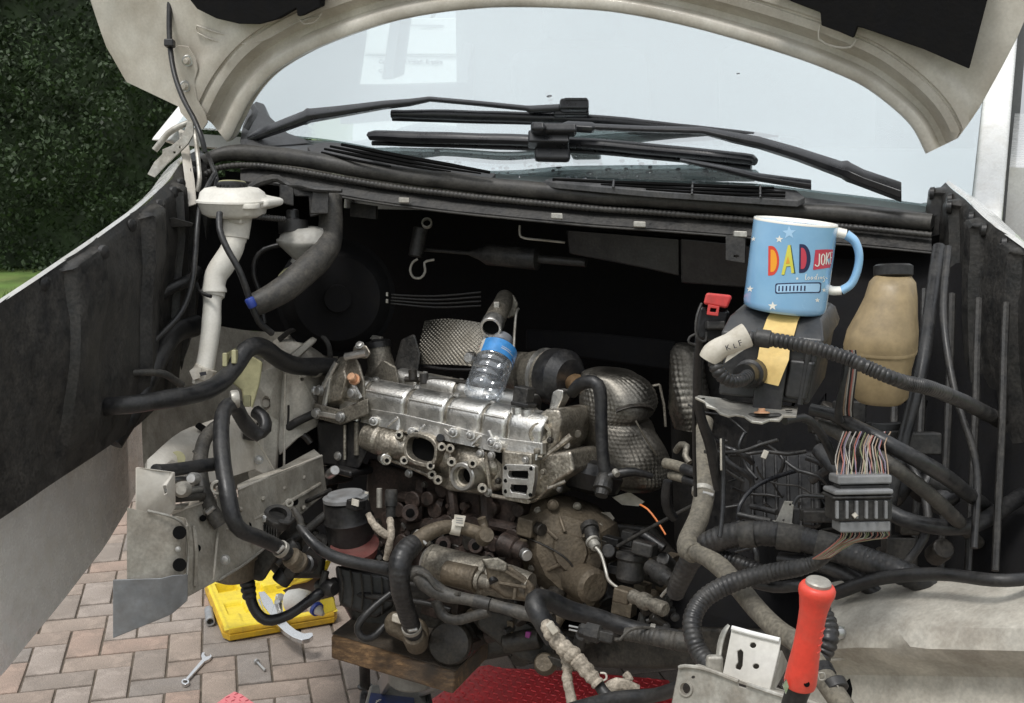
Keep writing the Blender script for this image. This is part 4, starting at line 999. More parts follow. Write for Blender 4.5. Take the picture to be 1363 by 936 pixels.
# square exhaust-gas flange with two windows
sq = lambda l, o: [ep(x, y, o) for x, y in l]
sf = obj('square_flange', plate([sq([(669, 622), (672, 618), (707, 619), (712, 622), (711, 640), (707, 662), (703, 665), (672, 662), (668, 657)], .088),
    sq([(677, 627), (702, 627), (703, 631), (702, 638), (678, 636), (676, 633)], .088), sq([(680, 645), (701, 646), (702, 650), (700, 658), (681, 655), (679, 651)], .088)], -en * .014), 'alu', hd, bevel=.0012)
obj('port_bore', plate(sq([(672, 622), (707, 623), (703, 661), (673, 658)], .0735), -en * .004), DARKHOLE, sf)
obj('flange_neck', hexa(sq([(671, 600), (708, 604), (709, 660), (670, 660)], .073), sq([(665, 598), (722, 602), (722, 660), (668, 655)], .02)), 'alud', hd, bevel=.004)
for x, y in ((673, 623), (707, 624), (673, 640), (673, 654), (706, 659)):
    obj('stud_hole', cyl(ep(x, y, .088), ep(x, y, .0892), .0038, 12), DARKHOLE, sf)
obj('gasket_foot', plate(sq([(674, 661), (703, 665), (707, 667), (703, 671), (674, 665)], .082), -en * .03), 'alud', sf)
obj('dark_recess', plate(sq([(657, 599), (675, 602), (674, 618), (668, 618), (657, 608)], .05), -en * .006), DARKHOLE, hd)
# right end of the head: knobbly casting
random.seed(11)
for k in range(26):
    x, y = random.uniform(714, 764), random.uniform(574, 650)
    if y > 560 + (764 - x) * 1.9 + 20: continue
    a = ep(x, y, random.uniform(.0, .03) - (x - 714) * .0012); d_ = (en + ux * random.uniform(.2, 1.2) + uz * random.uniform(-.4, .4)).normalized()
    obj('casting_boss', cyl(a - d_ * .03, a + d_ * random.uniform(.008, .03), random.uniform(.007, .018), 14), random.choice(['alud', 'alud', 'alug', 'gear']), hd)
for x0, y0, x1, y1, r in ((715, 640, 748, 604, .007), (722, 610, 760, 580, .006), (728, 650, 752, 640, .005)):
    obj('casting_web', tube([Vector((*ep(x0, y0, .03),)), Vector((*ep(x1, y1, .01),))], r, n=8, step=.1), 'alud', hd)
obj('stud', cyl(ep(722, 648, .0), ep(746, 650, .01), .004, 12), 'steel', hd)
obj('stud_nut', hexbolt(ep(744, 650, .01), ux, .007), 'steel', hd)
obj('stud', cyl(ep(745, 616, .0), ep(762, 616, .01), .0035, 12), 'steel', hd)
# -- timing end on the left
TP = lambda x, y, o=0: ep(x, y, o)
obj('timing_cover', loft([[TP(x, y, o) for x, y in ((419 + s, 545), (424 + s, 515), (440 + s, 488), (452 + s, 476), (466 + s, 472), (480, 486), (486, 508), (488, 540))] for s, o in ((4, -.03), (0, .0), (2, .035), (8, .05))]), 'alug', eng, bevel=.008)
obj('timing_web', loft([[TP(x, y, .045) for x, y in ((436, 500), (462, 480), (468, 500), (458, 540), (432, 542))], [TP(x, y, .07) for x, y in ((442, 508), (458, 492), (462, 504), (454, 532), (440, 534))]]), 'alud', eng, bevel=.006)
for x0, y0, x1, y1, r in ((446, 528, 462, 506, .005), (432, 540, 440, 500, .006), (470, 512, 480, 530, .005), (460, 475, 488, 470, .008), (428, 520, 448, 482, .006)):
    obj('timing_rib', tube([Vector((*TP(x0, y0, .06),)), Vector((*TP(x1, y1, .055),))], r, n=8, step=.1), 'alu', eng)
obj('timing_lug', loft([[TP(x, y, o) for x, y in ((470, 462), (478, 457), (488, 460), (494, 470), (488, 478), (470, 476))] for o in (-.02, .04)]), 'alud', eng, bevel=.004)
obj('bolt', hexbolt(TP(479, 460, .04), en + uz, .007), 'steel', eng)
obj('mount_bracket', loft([[TP(x, y, o) for x, y in ((418, 536), (452, 545), (490, 530), (491, 552), (454, 566), (418, 556))] for o in (0, .075)]), 'alug', eng, bevel=.004, label='grey cast bracket at the timing end of the engine')
obj('bracket_ledge', loft([[TP(x, y, o) for x, y in ((419, 546), (452, 552), (455, 560), (419, 553))] for o in (.07, .085)]), 'alu', eng, bevel=.003)
for x, y in ((422, 550), (454, 555), (470, 523), (426, 520)):
    obj('bolt', hexbolt(TP(x, y, .078), en, .0085, .01), 'steel', eng)
obj('copper_nut', hexbolt(TP(473, 506, .06), en + uz * .5, .009, .02), 'brass', eng)
obj('belt_cover', loft([[TP(x, y, o) for x, y in ((422, 560), (450, 562), (486, 556), (490, 600), (478, 625), (424, 618), (423, 590))] for o in (-.04, .05)]), 'black', eng, bevel=.006)
obj('belt_cover_post', cyl(TP(459, 566, .055), TP(459, 612, .055), .0035, 10), 'alud', eng)
obj('belt_cover_post', cyl(TP(475, 562, .05), TP(475, 606, .05), .006, 12), 'alug', eng)
obj('bolt', hexbolt(TP(450, 607, .052), en, .007), 'steel', eng)
for (x, y, w, h, m) in ((442, 632, 34, 20, 'blackd'), (428, 650, 14, 16, 'black'), (470, 625, 40, 10, 'black')):
    obj('pump_housing', box(TP(x, y, .03), (ux, uz, en), (w * pxm(0), h * pxm(0), .09)), m, eng, bevel=.006)
obj('pump_pin', cyl(TP(438, 632, .07), TP(446, 626, .10), .010, 16), 'steel', eng)
# oil filler neck and cap behind the covers
obj('filler_neck', lathe(ep(512, 512, -.10), ep(503, 462, -.10), [(0, .05), (.25, .042), (.5, .03), (.8, .026), (1, .027)], 24), 'alug', eng)
fc = obj('filler_cap', lathe(ep(503, 464, -.10), ep(501, 452, -.10), [(0, .03), (.6, .031), (.8, .027), (1, .012)], 24), 'black', eng, sharp=30)
obj('cap_grip', box(ep(501, 450, -.10), (ux, uz, en), (.03, .01, .01)), 'bracket', fc, bevel=.002)
obj('filler_base', loft([[ep(x, y, o) for x, y in ((490, 505), (510, 478), (528, 488), (532, 512), (512, 516))] for o in (-.12, -.05)]), 'alug', eng, bevel=.006)
obj('black_housing', loft([[ep(x, y, o) for x, y in ((524, 490), (534, 452), (552, 444), (560, 470), (556, 500), (530, 505))] for o in (-.16, -.09)]), 'blackd', eng, bevel=.006)
# -- embossed heat shields (real quilting)
def quilt(name, corners, depth, nu, nv, pitch, amp, m, bulge=.02, par=None, diag=True):
    a, b, c, d = [P(*q) for q in corners]      # TL TR BR BL
    W = (b - a).length; H = (d - a).length
    n = (b - a).cross(d - a).normalized()
    if n.dot(CAM - a) < 0: n = -n
    def f(u, v):
        p = line(line(a, b, u), line(d, c, u), v)
        x, y = u * W / pitch, v * H / pitch
        wx_ = 1.1 * noise.noise(p * 14); x += wx_; y += .8 * noise.noise(p * 11 + Vector((5, 0, 0)))
        e = abs(math.sin(math.pi * (x + y))) * abs(math.sin(math.pi * (x - y))) if diag else abs(math.sin(math.pi * x)) * abs(math.sin(math.pi * y))
        wv = .5 + .5 * math.sin(u * 5 + v * 3)
        return p + n * (bulge * math.sin(math.pi * min(1, max(0, u))) * (1 - .5 * v) + amp * (e ** .5) * (.5 + .5 * wv))
    return obj(name, thick(grid(f, nu, nv), .001), m, par or eng, sharp=80)
quilt('heat_shield', [(566, 428, 2.64), (650, 432, 2.56), (646, 490, 2.52), (553, 486, 2.60)], .0, 120, 84, .0095, .0028, 'shieldb', .018)
obj('shield_edge', tube([(553, 486, 2.595), (600, 492, 2.55), (646, 492, 2.51)], 2, n=8, step=.03), 'black', eng)
def canister(name, rows, m, pitch, amp, nseg=260, sub=6, par=None):
    """quilted round shield: rows of (centre px, y px, half width px, depth)"""
    c = catmull([Vector((*P(x, y, d), w * d / F)) for x, y, w, d in rows], .0024)
    rings = []
    for i, p in enumerate(c):
        r = []
        for k in range(nseg):
            t = 2 * math.pi * k / nseg
            q0 = p.xyz + Vector((math.cos(t), math.sin(t), 0)) * abs(p.w)
            X, Y = t * abs(p.w) / pitch + 1.3 * noise.noise(q0 * 16), i * .0024 / pitch + 1.1 * noise.noise(q0 * 13 + Vector((9, 0, 0)))
            e = abs(math.sin(math.pi * X)) * abs(math.sin(math.pi * Y))
            rr = p.w + amp * e ** .6 * (.55 + .45 * math.sin(3 * t + i * .07))
            rr *= 1 + .10 * noise.noise(q0 * 20) + .05 * math.sin(2 * t + 1) + .025 * math.sin(5 * t + i * .11)
            r.append(p.xyz + (hx * math.cos(t) - back * math.sin(t)) * rr)
        rings.append(r)
    return obj(name, loft(rings), m, par or eng, sharp=80)
canister('catalyst_shield', [(806, 491, 14, 2.36), (812, 496, 34, 2.36), (818, 508, 44, 2.36), (822, 530, 49, 2.36), (822, 548, 47, 2.36), (818, 556, 43, 2.36), (824, 566, 47, 2.36), (830, 590, 52, 2.36), (836, 615, 52, 2.36), (842, 638, 44, 2.36), (846, 650, 22, 2.36)], 'shield', .0085, .0026)
obj('shield_slot', tube([(820, 546, 2.288), (838, 540, 2.285), (858, 540, 2.30), (866, 544, 2.31)], 7, n=8, step=.02, flat=.4), 'grime', eng)
obj('shield_seam', tube([(846, 560, 2.285), (860, 585, 2.285), (874, 606, 2.295)], 1.4, n=8, step=.03), 'shieldb', eng)
obj('shield_band', tube([(768, 604, 2.3), (782, 624, 2.28), (796, 634, 2.275), (812, 640, 2.28)], 5, n=10, pitch=.012, amp=.2), 'shield', eng)
canister('turbo_shield', [(912, 458, 12, 2.42), (914, 470, 20, 2.42), (914, 500, 22, 2.42), (918, 540, 26, 2.42), (916, 570, 18, 2.42)], 'shield', .011, .0028, 100)
for x0, y0, x1, y1 in ((858, 516, 878, 512), (878, 512, 884, 540), (884, 540, 886, 568)):
    obj('shield_strut', tube([(x0, y0, 2.36), (x1, y1, 2.36)], 1.8, n=8, step=.05), 'alug', eng)
# -- turbo and ducts behind the bottle
obj('turbo_housing', lathe(P(688, 497, 2.52), P(748, 503, 2.42), [(0, .03), (.05, .046), (.28, .046), (.3, .036), (.36, .036), (.4, .05), (.54, .052), (.58, .04), (.66, .042), (.7, .053), (.86, .053), (.9, .045), (1, .03)], 32), 'alug', eng, sharp=25)
obj('turbo_clamp', lathe(P(722, 499, 2.46), P(729, 500, 2.45), [(0, .046), (.2, .056), (.8, .056), (1, .046)], 32), 'alu', eng)
obj('turbo_hose', lathe(P(730, 500, 2.45), P(760, 505, 2.4), [(0, .048), (.2, .058), (.7, .058), (1, .04)], 32), 'rubber', eng)
obj('air_duct', tube([(653, 437, 2.42, 14), (660, 424, 2.46, 14), (668, 408, 2.5, 13), (672, 396, 2.54, 12)], 14, n=20, step=.01), 'alug', eng)
obj('duct_mouth', ring(P(653, 437, 2.40), P(653, 437, 2.40) - P(662, 419, 2.46), .0225, .0172, .03, 32), 'alu', eng)
obj('duct_bore', cyl(P(654, 436, 2.405), P(655, 434, 2.41), .017, 24), DARKHOLE, eng)
obj('duct_clip', box(P(661, 407, 2.46), (RT, UP, FWD), (.012, .016, .008)), 'bracket', eng, bevel=.002)
obj('duct_flange', plate([P(x, y, 2.53) for x, y in ((662, 402), (668, 394), (684, 392), (690, 404), (686, 420), (676, 424))], FWD * .04), 'alug', eng, bevel=.003)
obj('duct_ear', tube([(645, 447, 2.42), (646, 455, 2.42), (652, 459, 2.42)], 3, n=8, step=.01), 'alu', eng)
obj('dipstick', tube([(690, 411, 2.5), (687, 418, 2.49), (685, 440, 2.48), (683, 480, 2.46)], 1.8, n=8, step=.02), 'bracket', eng)
obj('pipe_stub', lathe(P(623, 476, 2.42), P(645, 479, 2.48), [(0, .0095), (.1, .013), (.25, .013), (.3, .010), (.6, .010), (.65, .012), (1, .012)], 18), 'alu', eng, sharp=30)
obj('fuel_rail', tube([(540, 505, 2.52), (600, 508, 2.48), (640, 514, 2.44), (700, 532, 2.40)], 4, n=10, step=.03), 'grime', eng)
for k, (x, y) in enumerate(((550, 498), (565, 503), (598, 508), (618, 512))):
    obj('injector', cyl(P(x, y + 8, 2.5), P(x - 1, y - 6, 2.5), .009, 14), random.choice(['grime', 'blackd', 'alug']), eng)
obj('rear_beam', loft([[P(x, y - h, d), P(x, y - h, d + .06), P(x, y + h, d + .06), P(x, y + h, d)] for x, y, d, h in ((700, 452, 2.62, 14), (800, 462, 2.55, 18), (900, 474, 2.48, 20))]), 'deep', eng, bevel=.006)
obj('brass_fitting', lathe(P(762, 510, 2.40), P(772, 512, 2.36), [(0, .016), (.4, .02), (1, .018)], 16), 'copper', eng)
# -- block, with core plugs and bosses
obj('engine_block', loft([[ep(x, y, o) for x, y in ((490, 608), (560, 632), (690, 666), (704, 672), (696, 760), (640, 800), (520, 760), (486, 690))] for o in (-.16, .0)]), 'iron', eng, bevel=.012)
random.seed(5)
for k in range(34):
    x, y = random.uniform(525, 705), random.uniform(640, 745)
    a = ep(x, y, .0)
    if y < 640 + (x - 540) * .2: continue
    obj('block_boss', cyl(a - en * .02, a + en * random.uniform(.01, .04), random.uniform(.006, .02), 14), random.choice(['iron', 'iron', 'grime']), eng)
for x0, y0, x1, y1, r in ((530, 660, 590, 672, .012), (540, 705, 610, 690, .014), (620, 690, 690, 705, .012), (560, 640, 556, 700, .010), (648, 660, 652, 740, .016), (600, 650, 606, 700, .012), (610, 735, 690, 720, .012)):
    obj('block_rib', tube([Vector((*ep(x0, y0, .01),)), Vector((*ep((x0 + x1) / 2, (y0 + y1) / 2, .02),)), Vector((*ep(x1, y1, .01),))], r, n=8, step=.05), 'iron', eng)
for x, y, r in ((546, 683, .018), (590, 725, .016), (633, 727, .015), (651, 742, .010)):
    c = obj('core_plug', cyl(ep(x, y, .02), ep(x, y, .05), r, 18), 'iron', eng)
    obj('plug_hole', cyl(ep(x, y, .0495), ep(x, y, .0515), r * .5, 14), DARKHOLE, c)
# sensor barrel beside the starter
sb = obj('sensor_barrel', lathe(ep(664, 722, .06), ep(700, 736, .06), [(0, .014), (.1, .022), (.6, .022), (.65, .018), (.9, .018), (1, .012)], 20), 'iron', eng, sharp=30)
obj('sensor_tip', cyl(ep(694, 734, .06), ep(702, 740, .075), .011, 14), 'steel', eng)
obj('sensor_collar', box(ep(690, 722, .05), (ux, uz, en), (.03, .014, .02)), 'gear', eng, bevel=.003)
# -- gearbox bell housing
obj('bell_housing', loft([[P(x + (cx - x) * s, y + (cy - y) * s, d) for x, y in ((696, 700), (706, 676), (726, 664), (756, 668), (790, 680), (815, 700), (822, 740), (806, 790), (780, 812), (740, 806), (712, 780), (694, 740))] for cx, cy in ((760, 735),) for s, d in ((-.14, 2.42), (-.10, 2.34), (.0, 2.31), (.10, 2.285), (.24, 2.27), (.30, 2.262), (.62, 2.256), (.66, 2.25), (.9, 2.248))]), 'gear', eng, sharp=25, label='brown grimed bell housing of the gearbox')
obj('housing_seam', tube([(700, 716, 2.275), (716, 722, 2.262), (740, 734, 2.25), (758, 748, 2.248), (772, 770, 2.252)], 1.4, n=6, step=.02), 'grime', eng)
obj('housing_lug', box(P(706, 700, 2.28), (ux, uz, en), (.034, .036, .05)), 'gear', eng, bevel=.004)
obj('housing_lug', cyl(P(712, 702, 2.27), P(722, 706, 2.25), .012, 14), 'grime', eng)
for x, y, d in ((812, 730, 2.31), (785, 800, 2.29), (736, 672, 2.32)):
    obj('bolt', hexbolt(P(x, y, d - .05), -FWD, .008, .012), 'gear', eng)
obj('vent_stub', tube([(727, 681, 2.3), (732, 681, 2.28), (738, 683, 2.28)], 2, n=8, step=.01), 'grime', eng)
obj('gearbox_case', loft([[P(x, y, d) for x, y in ((790, 690), (870, 700), (905, 740), (905, 800), (850, 830), (780, 815))] for d in (2.44, 2.38)]), 'grime', eng, bevel=.012)
obj('drain_barrel', lathe(P(764, 768, 2.28), P(792, 782, 2.22), [(0, .03), (.1, .034), (.9, .034), (1, .026)], 22), 'gear', eng, sharp=30)
# -- starter motor
st = obj('starter_motor', lathe(P(570, 748, 2.26), P(706, 782, 2.17), [(0, .022), (.015, .034), (.05, .036), (.06, .034), (.52, .034), (.53, .037), (.6, .037), (.62, .033), (.8, .031), (1, .026)], 30), 'alug', eng, sharp=25, label='starter motor lying along the front of the engine')
obj('end_cap', lathe(P(565, 746, 2.265), P(572, 748, 2.26), [(0, .018), (.3, .026), (1, .034)], 24), 'steel', st)
obj('solenoid', lathe(P(592, 761, 2.215), P(648, 774, 2.175), [(0, .018), (.04, .0225), (.7, .0225), (.72, .024), (.78, .024), (.8, .019), (.92, .017), (1, .010)], 24), 'gear', st, sharp=25)
obj('solenoid_nose', hexbolt(P(636, 772, 2.175), P(656, 777, 2.16) - P(636, 772, 2.175), .013, .03), 'alug', st)
obj('terminal_post', cyl(P(655, 768, 2.16), P(658, 776, 2.15), .009, 12), 'black', st)
obj('nose_casting', loft([[P(x, y, d) for x, y in ((646, 752), (680, 754), (700, 768), (712, 780), (708, 800), (672, 796), (650, 780))] for d in (2.20, 2.15)]), 'gear', st, bevel=.006)
for x0, y0, x1, y1 in ((664, 776, 700, 782), (672, 760, 698, 776), (686, 780, 684, 798)):
    obj('casting_rib', tube([(x0, y0, 2.145), (x1, y1, 2.14)], 2.4, n=8, step=.05), 'gear', st)
obj('terminal_block', loft([[P(x, y, d) for x, y in ((640, 744), (662, 742), (676, 750), (674, 762), (650, 758))] for d in (2.2, 2.14)]), 'alug', st, bevel=.004)
# -- oil filter bowl on the left
of = obj('oil_filter_housing', lathe(P(470, 735, 2.33), P(460, 662, 2.30), [(0, .042), (.3, .045), (.55, .046), (.62, .05), (.68, .046), (.9, .044), (.96, .042), (1, .03)], 30), 'black', eng, sharp=28, label='black oil filter housing with a grey lid')
obj('filter_lid', lathe(P(460.5, 665, 2.298), P(459.5, 656, 2.296), [(0, .044), (.5, .044), (.7, .036), (1, .034)], 30), 'grey', of, sharp=30)
obj('filter_foot', lathe(P(474, 738, 2.30), P(472, 726, 2.29), [(0, .04), (1, .047)], 26), mat('faded red plastic', (.13, .035, .03), .5, dirt=(.12, .06, .05), dcov=.4), of)
obj('plug_connector', box(P(474, 671, 2.25), (ux, uz, en), (.026, .018, .03)), 'black', of, bevel=.003)
obj('plug_label', box(P(473, 669, 2.229), (ux, uz, en), (.016, .012, .002)), 'label', of)
for x, y0, y1, m, r in ((505, 650, 676, 'bracket', .0055), (488, 655, 668, 'label', .004)):
    obj('stud', cyl(P(x, y1, 2.3), P(x, y0, 2.3), r, 12), m, eng)
obj('sensor_plug', lathe(P(520, 688, 2.27), P(521, 652, 2.27), [(0, .009), (.4, .009), (.42, .012), (.92, .012), (1, .011)], 16), 'blackd', eng)
# -- lower front clutter: sump, pulley, brackets
obj('sump', loft([[P(x, y, d) for x, y in ((455, 745), (620, 790), (700, 820), (690, 870), (640, 880), (560, 880), (470, 830), (448, 790))] for d in (2.62, 2.42)]), 'grime', eng, bevel=.015)
obj('ribbed_cover', loft([[P(x, y, d) for x, y in ((446, 752), (520, 768), (524, 808), (500, 824), (452, 806))] for d in (2.36, 2.32)]), 'black', eng, bevel=.008)
for k in range(5):
    obj('cover_rib', tube([(452 + 14 * k, 756 + 3 * k, 2.315), (457 + 13 * k, 785 + 4 * k, 2.31), (453 + 14 * k, 806 + 3 * k, 2.315)], 1.3, n=6, step=.04), 'grime', eng)
obj('damper_mount', loft([[P(x, y, d) for x, y in ((511, 824), (522, 812), (545, 818), (566, 826), (573, 845), (566, 860), (540, 856), (512, 842))] for d in (2.34, 2.26)]), 'gear', eng, bevel=.01, label='tan engine mount block on the timber')
obj('pale_patch', box(P(531, 824, 2.255), (ux, uz, en), (.028, .016, .012)), 'label', eng, bevel=.004)
obj('pulley', lathe(P(597, 857, 2.27), P(612, 850, 2.36), [(0, .03), (.02, .038), (.1, .042), (.3, .042), (.36, .036), (.5, .036), (.56, .042), (1, .042)], 32), 'grime', eng, sharp=25)
random.seed(21)
for k in range(40):
    x, y = random.uniform(575, 745), random.uniform(795, 880)
    if y > 800 + (x - 575) * .35 + 40: continue
    d = 2.34 - (x - 575) / 170 * .1 + random.uniform(-.03, .05)
    a = P(x, y, d); e = Vector([random.uniform(-1, 1) for _ in range(3)]).normalized()
    if k % 3 == 0: b_ = box(a, (ux, uz, en), (random.uniform(.02, .06), random.uniform(.01, .035), random.uniform(.02, .05)))
    else: b_ = cyl(a - e * random.uniform(.01, .04), a + e * random.uniform(.01, .04), random.uniform(.006, .02), 12)
    obj('bracket_piece', b_, random.choice(['grime', 'grime', 'blackd', 'gear', 'iron']), eng, bevel=.002)
obj('mount_plate', loft([[P(x, y, d) for x, y in ((632, 808), (690, 820), (740, 856), (736, 892), (690, 878), (636, 836))] for d in (2.3, 2.26)]), 'grime', eng, bevel=.006)
obj('purple_clip', box(P(703, 845, 2.24), (ux, uz, en), (.010, .012, .008)), 'purple', eng, bevel=.002)
obj('tan_disc', cyl(P(726, 884, 2.26), P(724, 882, 2.22), .022, 20, r1=.018), 'gear', eng)
# -- gearbox sensors, clutch pipe and linkages right of the bell housing
obj('pipe_union', hexbolt(P(784, 700, 2.26), P(792, 726, 2.22) - P(784, 700, 2.26), .013, .05), 'blackd', eng)
obj('pipe_union', hexbolt(P(788, 720, 2.22), P(796, 732, 2.2) - P(788, 720, 2.22), .010, .02), 'bracket', eng)
obj('clutch_pipe', tube([(793, 729, 2.2), (800, 738, 2.19), (806, 758, 2.17), (810, 772, 2.16), (822, 782, 2.15), (834, 786, 2.14)], 2.3, n=10, step=.01), 'bracket', eng)
obj('bleed_block', box(P(830, 792, 2.12), (ux, uz, en), (.03, .026, .03)), 'gear', eng, bevel=.004)
obj('bleed_valve', lathe(P(838, 792, 2.11), P(886, 812, 2.04), [(0, .008), (.1, .013), (.3, .011), (.35, .015), (.5, .015), (.55, .010), (.65, .010), (.68, .0125), (.95, .0135), (1, .010)], 16), 'alug', eng, sharp=25)
obj('slave_cylinder', lathe(P(838, 774, 2.22), P(842, 735, 2.22), [(0, .022), (.1, .026), (.7, .026), (.78, .03), (.95, .03), (1, .024)], 22), 'blackd', eng, sharp=28)
obj('selector_plug', lathe(P(862, 752, 2.14), P(894, 774, 2.08), [(0, .008), (.1, .014), (.35, .014), (.4, .017), (.7, .017), (.75, .013), (1, .011)], 16), 'blackd', eng, sharp=28)
obj('selector_block', box(P(858, 730, 2.18), (ux, uz, en), (.042, .026, .03)), 'blackd', eng, bevel=.005)
obj('selector_rod', tube([(822, 727, 2.22), (870, 700, 2.16), (924, 672, 2.1)], 2.6, n=10, step=.1), 'blackd', eng)
obj('selector_rod', tube([(880, 794, 2.1), (896, 776, 2.08), (916, 760, 2.05)], 2.2, n=10, step=.1), 'bracket', eng)
random.seed(31)
for k in range(26):
    x, y = random.uniform(800, 905), random.uniform(715, 812)
    a = P(x, y, 2.3 + random.uniform(-.08, .06)); e = Vector([random.uniform(-1, 1) for _ in range(3)]).normalized()
    obj('linkage_piece', cyl(a - e * random.uniform(.01, .03), a + e * random.uniform(.01, .03), random.uniform(.006, .018), 12) if k % 2 else box(a, (ux, uz, en), (random.uniform(.02, .05), random.uniform(.012, .03), random.uniform(.02, .04))), random.choice(['grime', 'blackd', 'gear', 'black']), eng, bevel=.002)
# pale scraps seen between gearbox and shield
for px in ([(815, 662), (838, 655), (858, 668), (850, 674), (828, 672)], [(800, 682), (812, 682), (818, 690), (812, 698), (806, 690)]):
    obj('foil_scrap', plate([P(x, y, 2.33 + i * .004) for i, (x, y) in enumerate(px)], FWD * .002), 'label', eng)

# more fixings and cast detail so the head, block and gearbox read as machined castings
random.seed(77)
for x, y, o in ((493, 590, .06), (526, 600, .06), (545, 630, .045), (566, 645, .035), (650, 655, .05), (664, 640, .06), (655, 606, .06), (640, 604, .06), (600, 598, .05), (700, 612, .075), (716, 600, .05), (724, 628, .05), (733, 586, .04)):
    obj('bolt', hexbolt(ep(x, y, o), en, random.uniform(.0045, .007), .008), random.choice(['steel', 'alug', 'grime']), hd)
for x0, y0, x1, y1, r in ((490, 566, 600, 586, .003), (600, 586, 722, 608, .003), (520, 612, 590, 640, .004), (536, 582, 534, 612, .004), (598, 596, 600, 640, .0035), (646, 602, 652, 650, .004), (655, 660, 700, 668, .004), (548, 585, 570, 578, .004), (500, 600, 528, 616, .004)):
    obj('casting_web', tube([Vector((*ep(x0, y0, .05),)), Vector((*ep((x0 + x1) / 2, (y0 + y1) / 2, .052),)), Vector((*ep(x1, y1, .05),))], r, n=8, step=.04), 'alud', hd)
obj('head_gasket', plate([ep(x, y, .034) for x, y in ((488, 566), (560, 576), (640, 592), (724, 608), (724, 610.5), (640, 595), (560, 579), (488, 569))], -en * .01), 'black', eng)
for k in range(40):
    x, y = random.uniform(500, 700), random.uniform(645, 750)
    a = ep(x, y, random.uniform(.005, .03)); 
    if y < 648 + (x - 540) * .18: continue
    if k % 2: obj('block_bolt', hexbolt(a, en, random.uniform(.004, .008), .009), random.choice(['iron', 'grime', 'iron']), eng)
    else:
        b2 = ep(x + random.uniform(-14, 14), y + random.uniform(-14, 14), random.uniform(.005, .03))
        obj('block_web', tube([Vector((*a,)), Vector((*b2,))], random.uniform(.003, .007), n=7, step=.05), random.choice(['iron', 'grime']), eng)
for k in range(36):
    x, y = random.uniform(690, 905), random.uniform(800, 858)
    a = P(x, y, 2.32 - (x - 690) * .0009); e = Vector([random.uniform(-1, 1) for _ in range(3)]).normalized()
    if k % 3: obj('linkage_piece', cyl(a - e * .012, a + e * random.uniform(.01, .03), random.uniform(.004, .013), 10), random.choice(['grime', 'blackd', 'black']), eng)
    else: obj('bolt', hexbolt(a, -FWD, .006, .008), random.choice(['grime', 'blackd']), eng)

for x0, y0, x1, y1 in ((712, 690, 742, 718), (740, 672, 752, 708), (790, 690, 776, 716), (808, 726, 784, 736), (716, 766, 744, 752)):
    obj('housing_rib', tube([(x0, y0, 2.29), ((x0 + x1) / 2, (y0 + y1) / 2, 2.262), (x1, y1, 2.25)], 2.6, n=8, step=.03), 'gear', eng)
for x, y in ((702, 728), (708, 756), (722, 786), (752, 800), (716, 680), (768, 674), (798, 700), (812, 752)):
    obj('flange_bolt', hexbolt(P(x, y, 2.29), -FWD, .006, .009), 'alug', eng)
# ================================================================== reservoirs, hoses and looms on the left
ft = thing('filler_tank', 'white expansion tank with black ribbed cap and long white filler pipe on the left', 'reservoir', P(308, 300, 2.34))
def loz(c, a, b, n=32, pw=.8):
    return [c + hx * (a * math.copysign(abs(math.cos(t)) ** pw, math.cos(t))) + back * (b * math.copysign(abs(math.sin(t)) ** pw, math.sin(t))) for t in [2 * math.pi * i / n for i in range(n)]]
def tk(x, y): return P(x, y, 2.34)
obj('tank_body', loft([loz(tk(312, 289), .050, .04), loz(tk(311, 284), .062, .05), loz(tk(310, 271), .067, .055), loz(tk(310, 269), .071, .059), loz(tk(310, 266.5), .071, .059), loz(tk(310, 265), .066, .054), loz(tk(309, 256), .062, .05), loz(tk(308, 250.5), .052, .042), loz(tk(308, 249), .04, .03)]), 'tankw', ft, sharp=50)
obj('tank_spout', loft([[tk(x, y) + back * o for x, y in ((336, 258), (352, 262), (368, 265), (368, 274), (350, 279), (336, 282))] for o in (-.03, .03)]), 'tankw', ft, bevel=.006)
obj('mounting_lug', ring(tk(353, 269) - back * .05, Zv, .018, .010, .008, 24), 'tankw', ft)
cap = obj('cap', lathe(tk(309, 257), tk(309, 243), [(0, .027), (.1, .0285), (.85, .0285), (.95, .027), (1, .024)], 30), 'black', ft, sharp=30)
for k in range(20):
    a = 2 * math.pi * k / 20; o = (hx * math.cos(a) + back * math.sin(a)) * .0285
    obj('cap_rib', box(tk(309, 250.5) + o, (hx * math.cos(a) + back * math.sin(a), back * math.cos(a) - hx * math.sin(a), Zv), (.003, .004, .016)), 'black', cap)
obj('cap_rim', lathe(tk(309, 243.4), tk(309, 242), [(0, .0265), (.5, .0265), (1, .0255)], 30), 'yclip', cap)
obj('filler_neck', lathe(tk(317, 284), tk(313, 322), [(0, .030), (.2, .0275), (.85, .0255), (.86, .022), (1, .021)], 26), 'tankw', ft, sharp=25)
obj('neck_collar', box(tk(326, 290) - back * .02, (hx, back, Zv), (.03, .03, .018)), 'tankw', ft, bevel=.004)
obj('filler_pipe', tube([(313, 318, 2.34, 14.5), (309, 332, 2.335, 15), (299, 350, 2.33, 16), (289, 366, 2.325, 15.5), (286, 380, 2.32, 14.5), (286, 386, 2.32, 16), (286, 390, 2.32, 16.5)], 15, n=22, step=.008), 'tankw', ft)
obj('filler_pipe', tube([(284.5, 388, 2.322, 15.5), (284, 395, 2.322, 15.5), (283.5, 397, 2.32, 12.5), (281, 430, 2.31, 12.5), (277, 460, 2.30, 12.5), (272, 492, 2.29, 13), (268, 512, 2.29, 13)], 13, n=22, step=.012), 'tankw', ft)
obj('pipe_clip', tube([(262, 378, 2.33), (266, 388, 2.30), (275, 393, 2.29), (281, 395, 2.285)], 2.6, n=8, step=.01), 'black', ft)
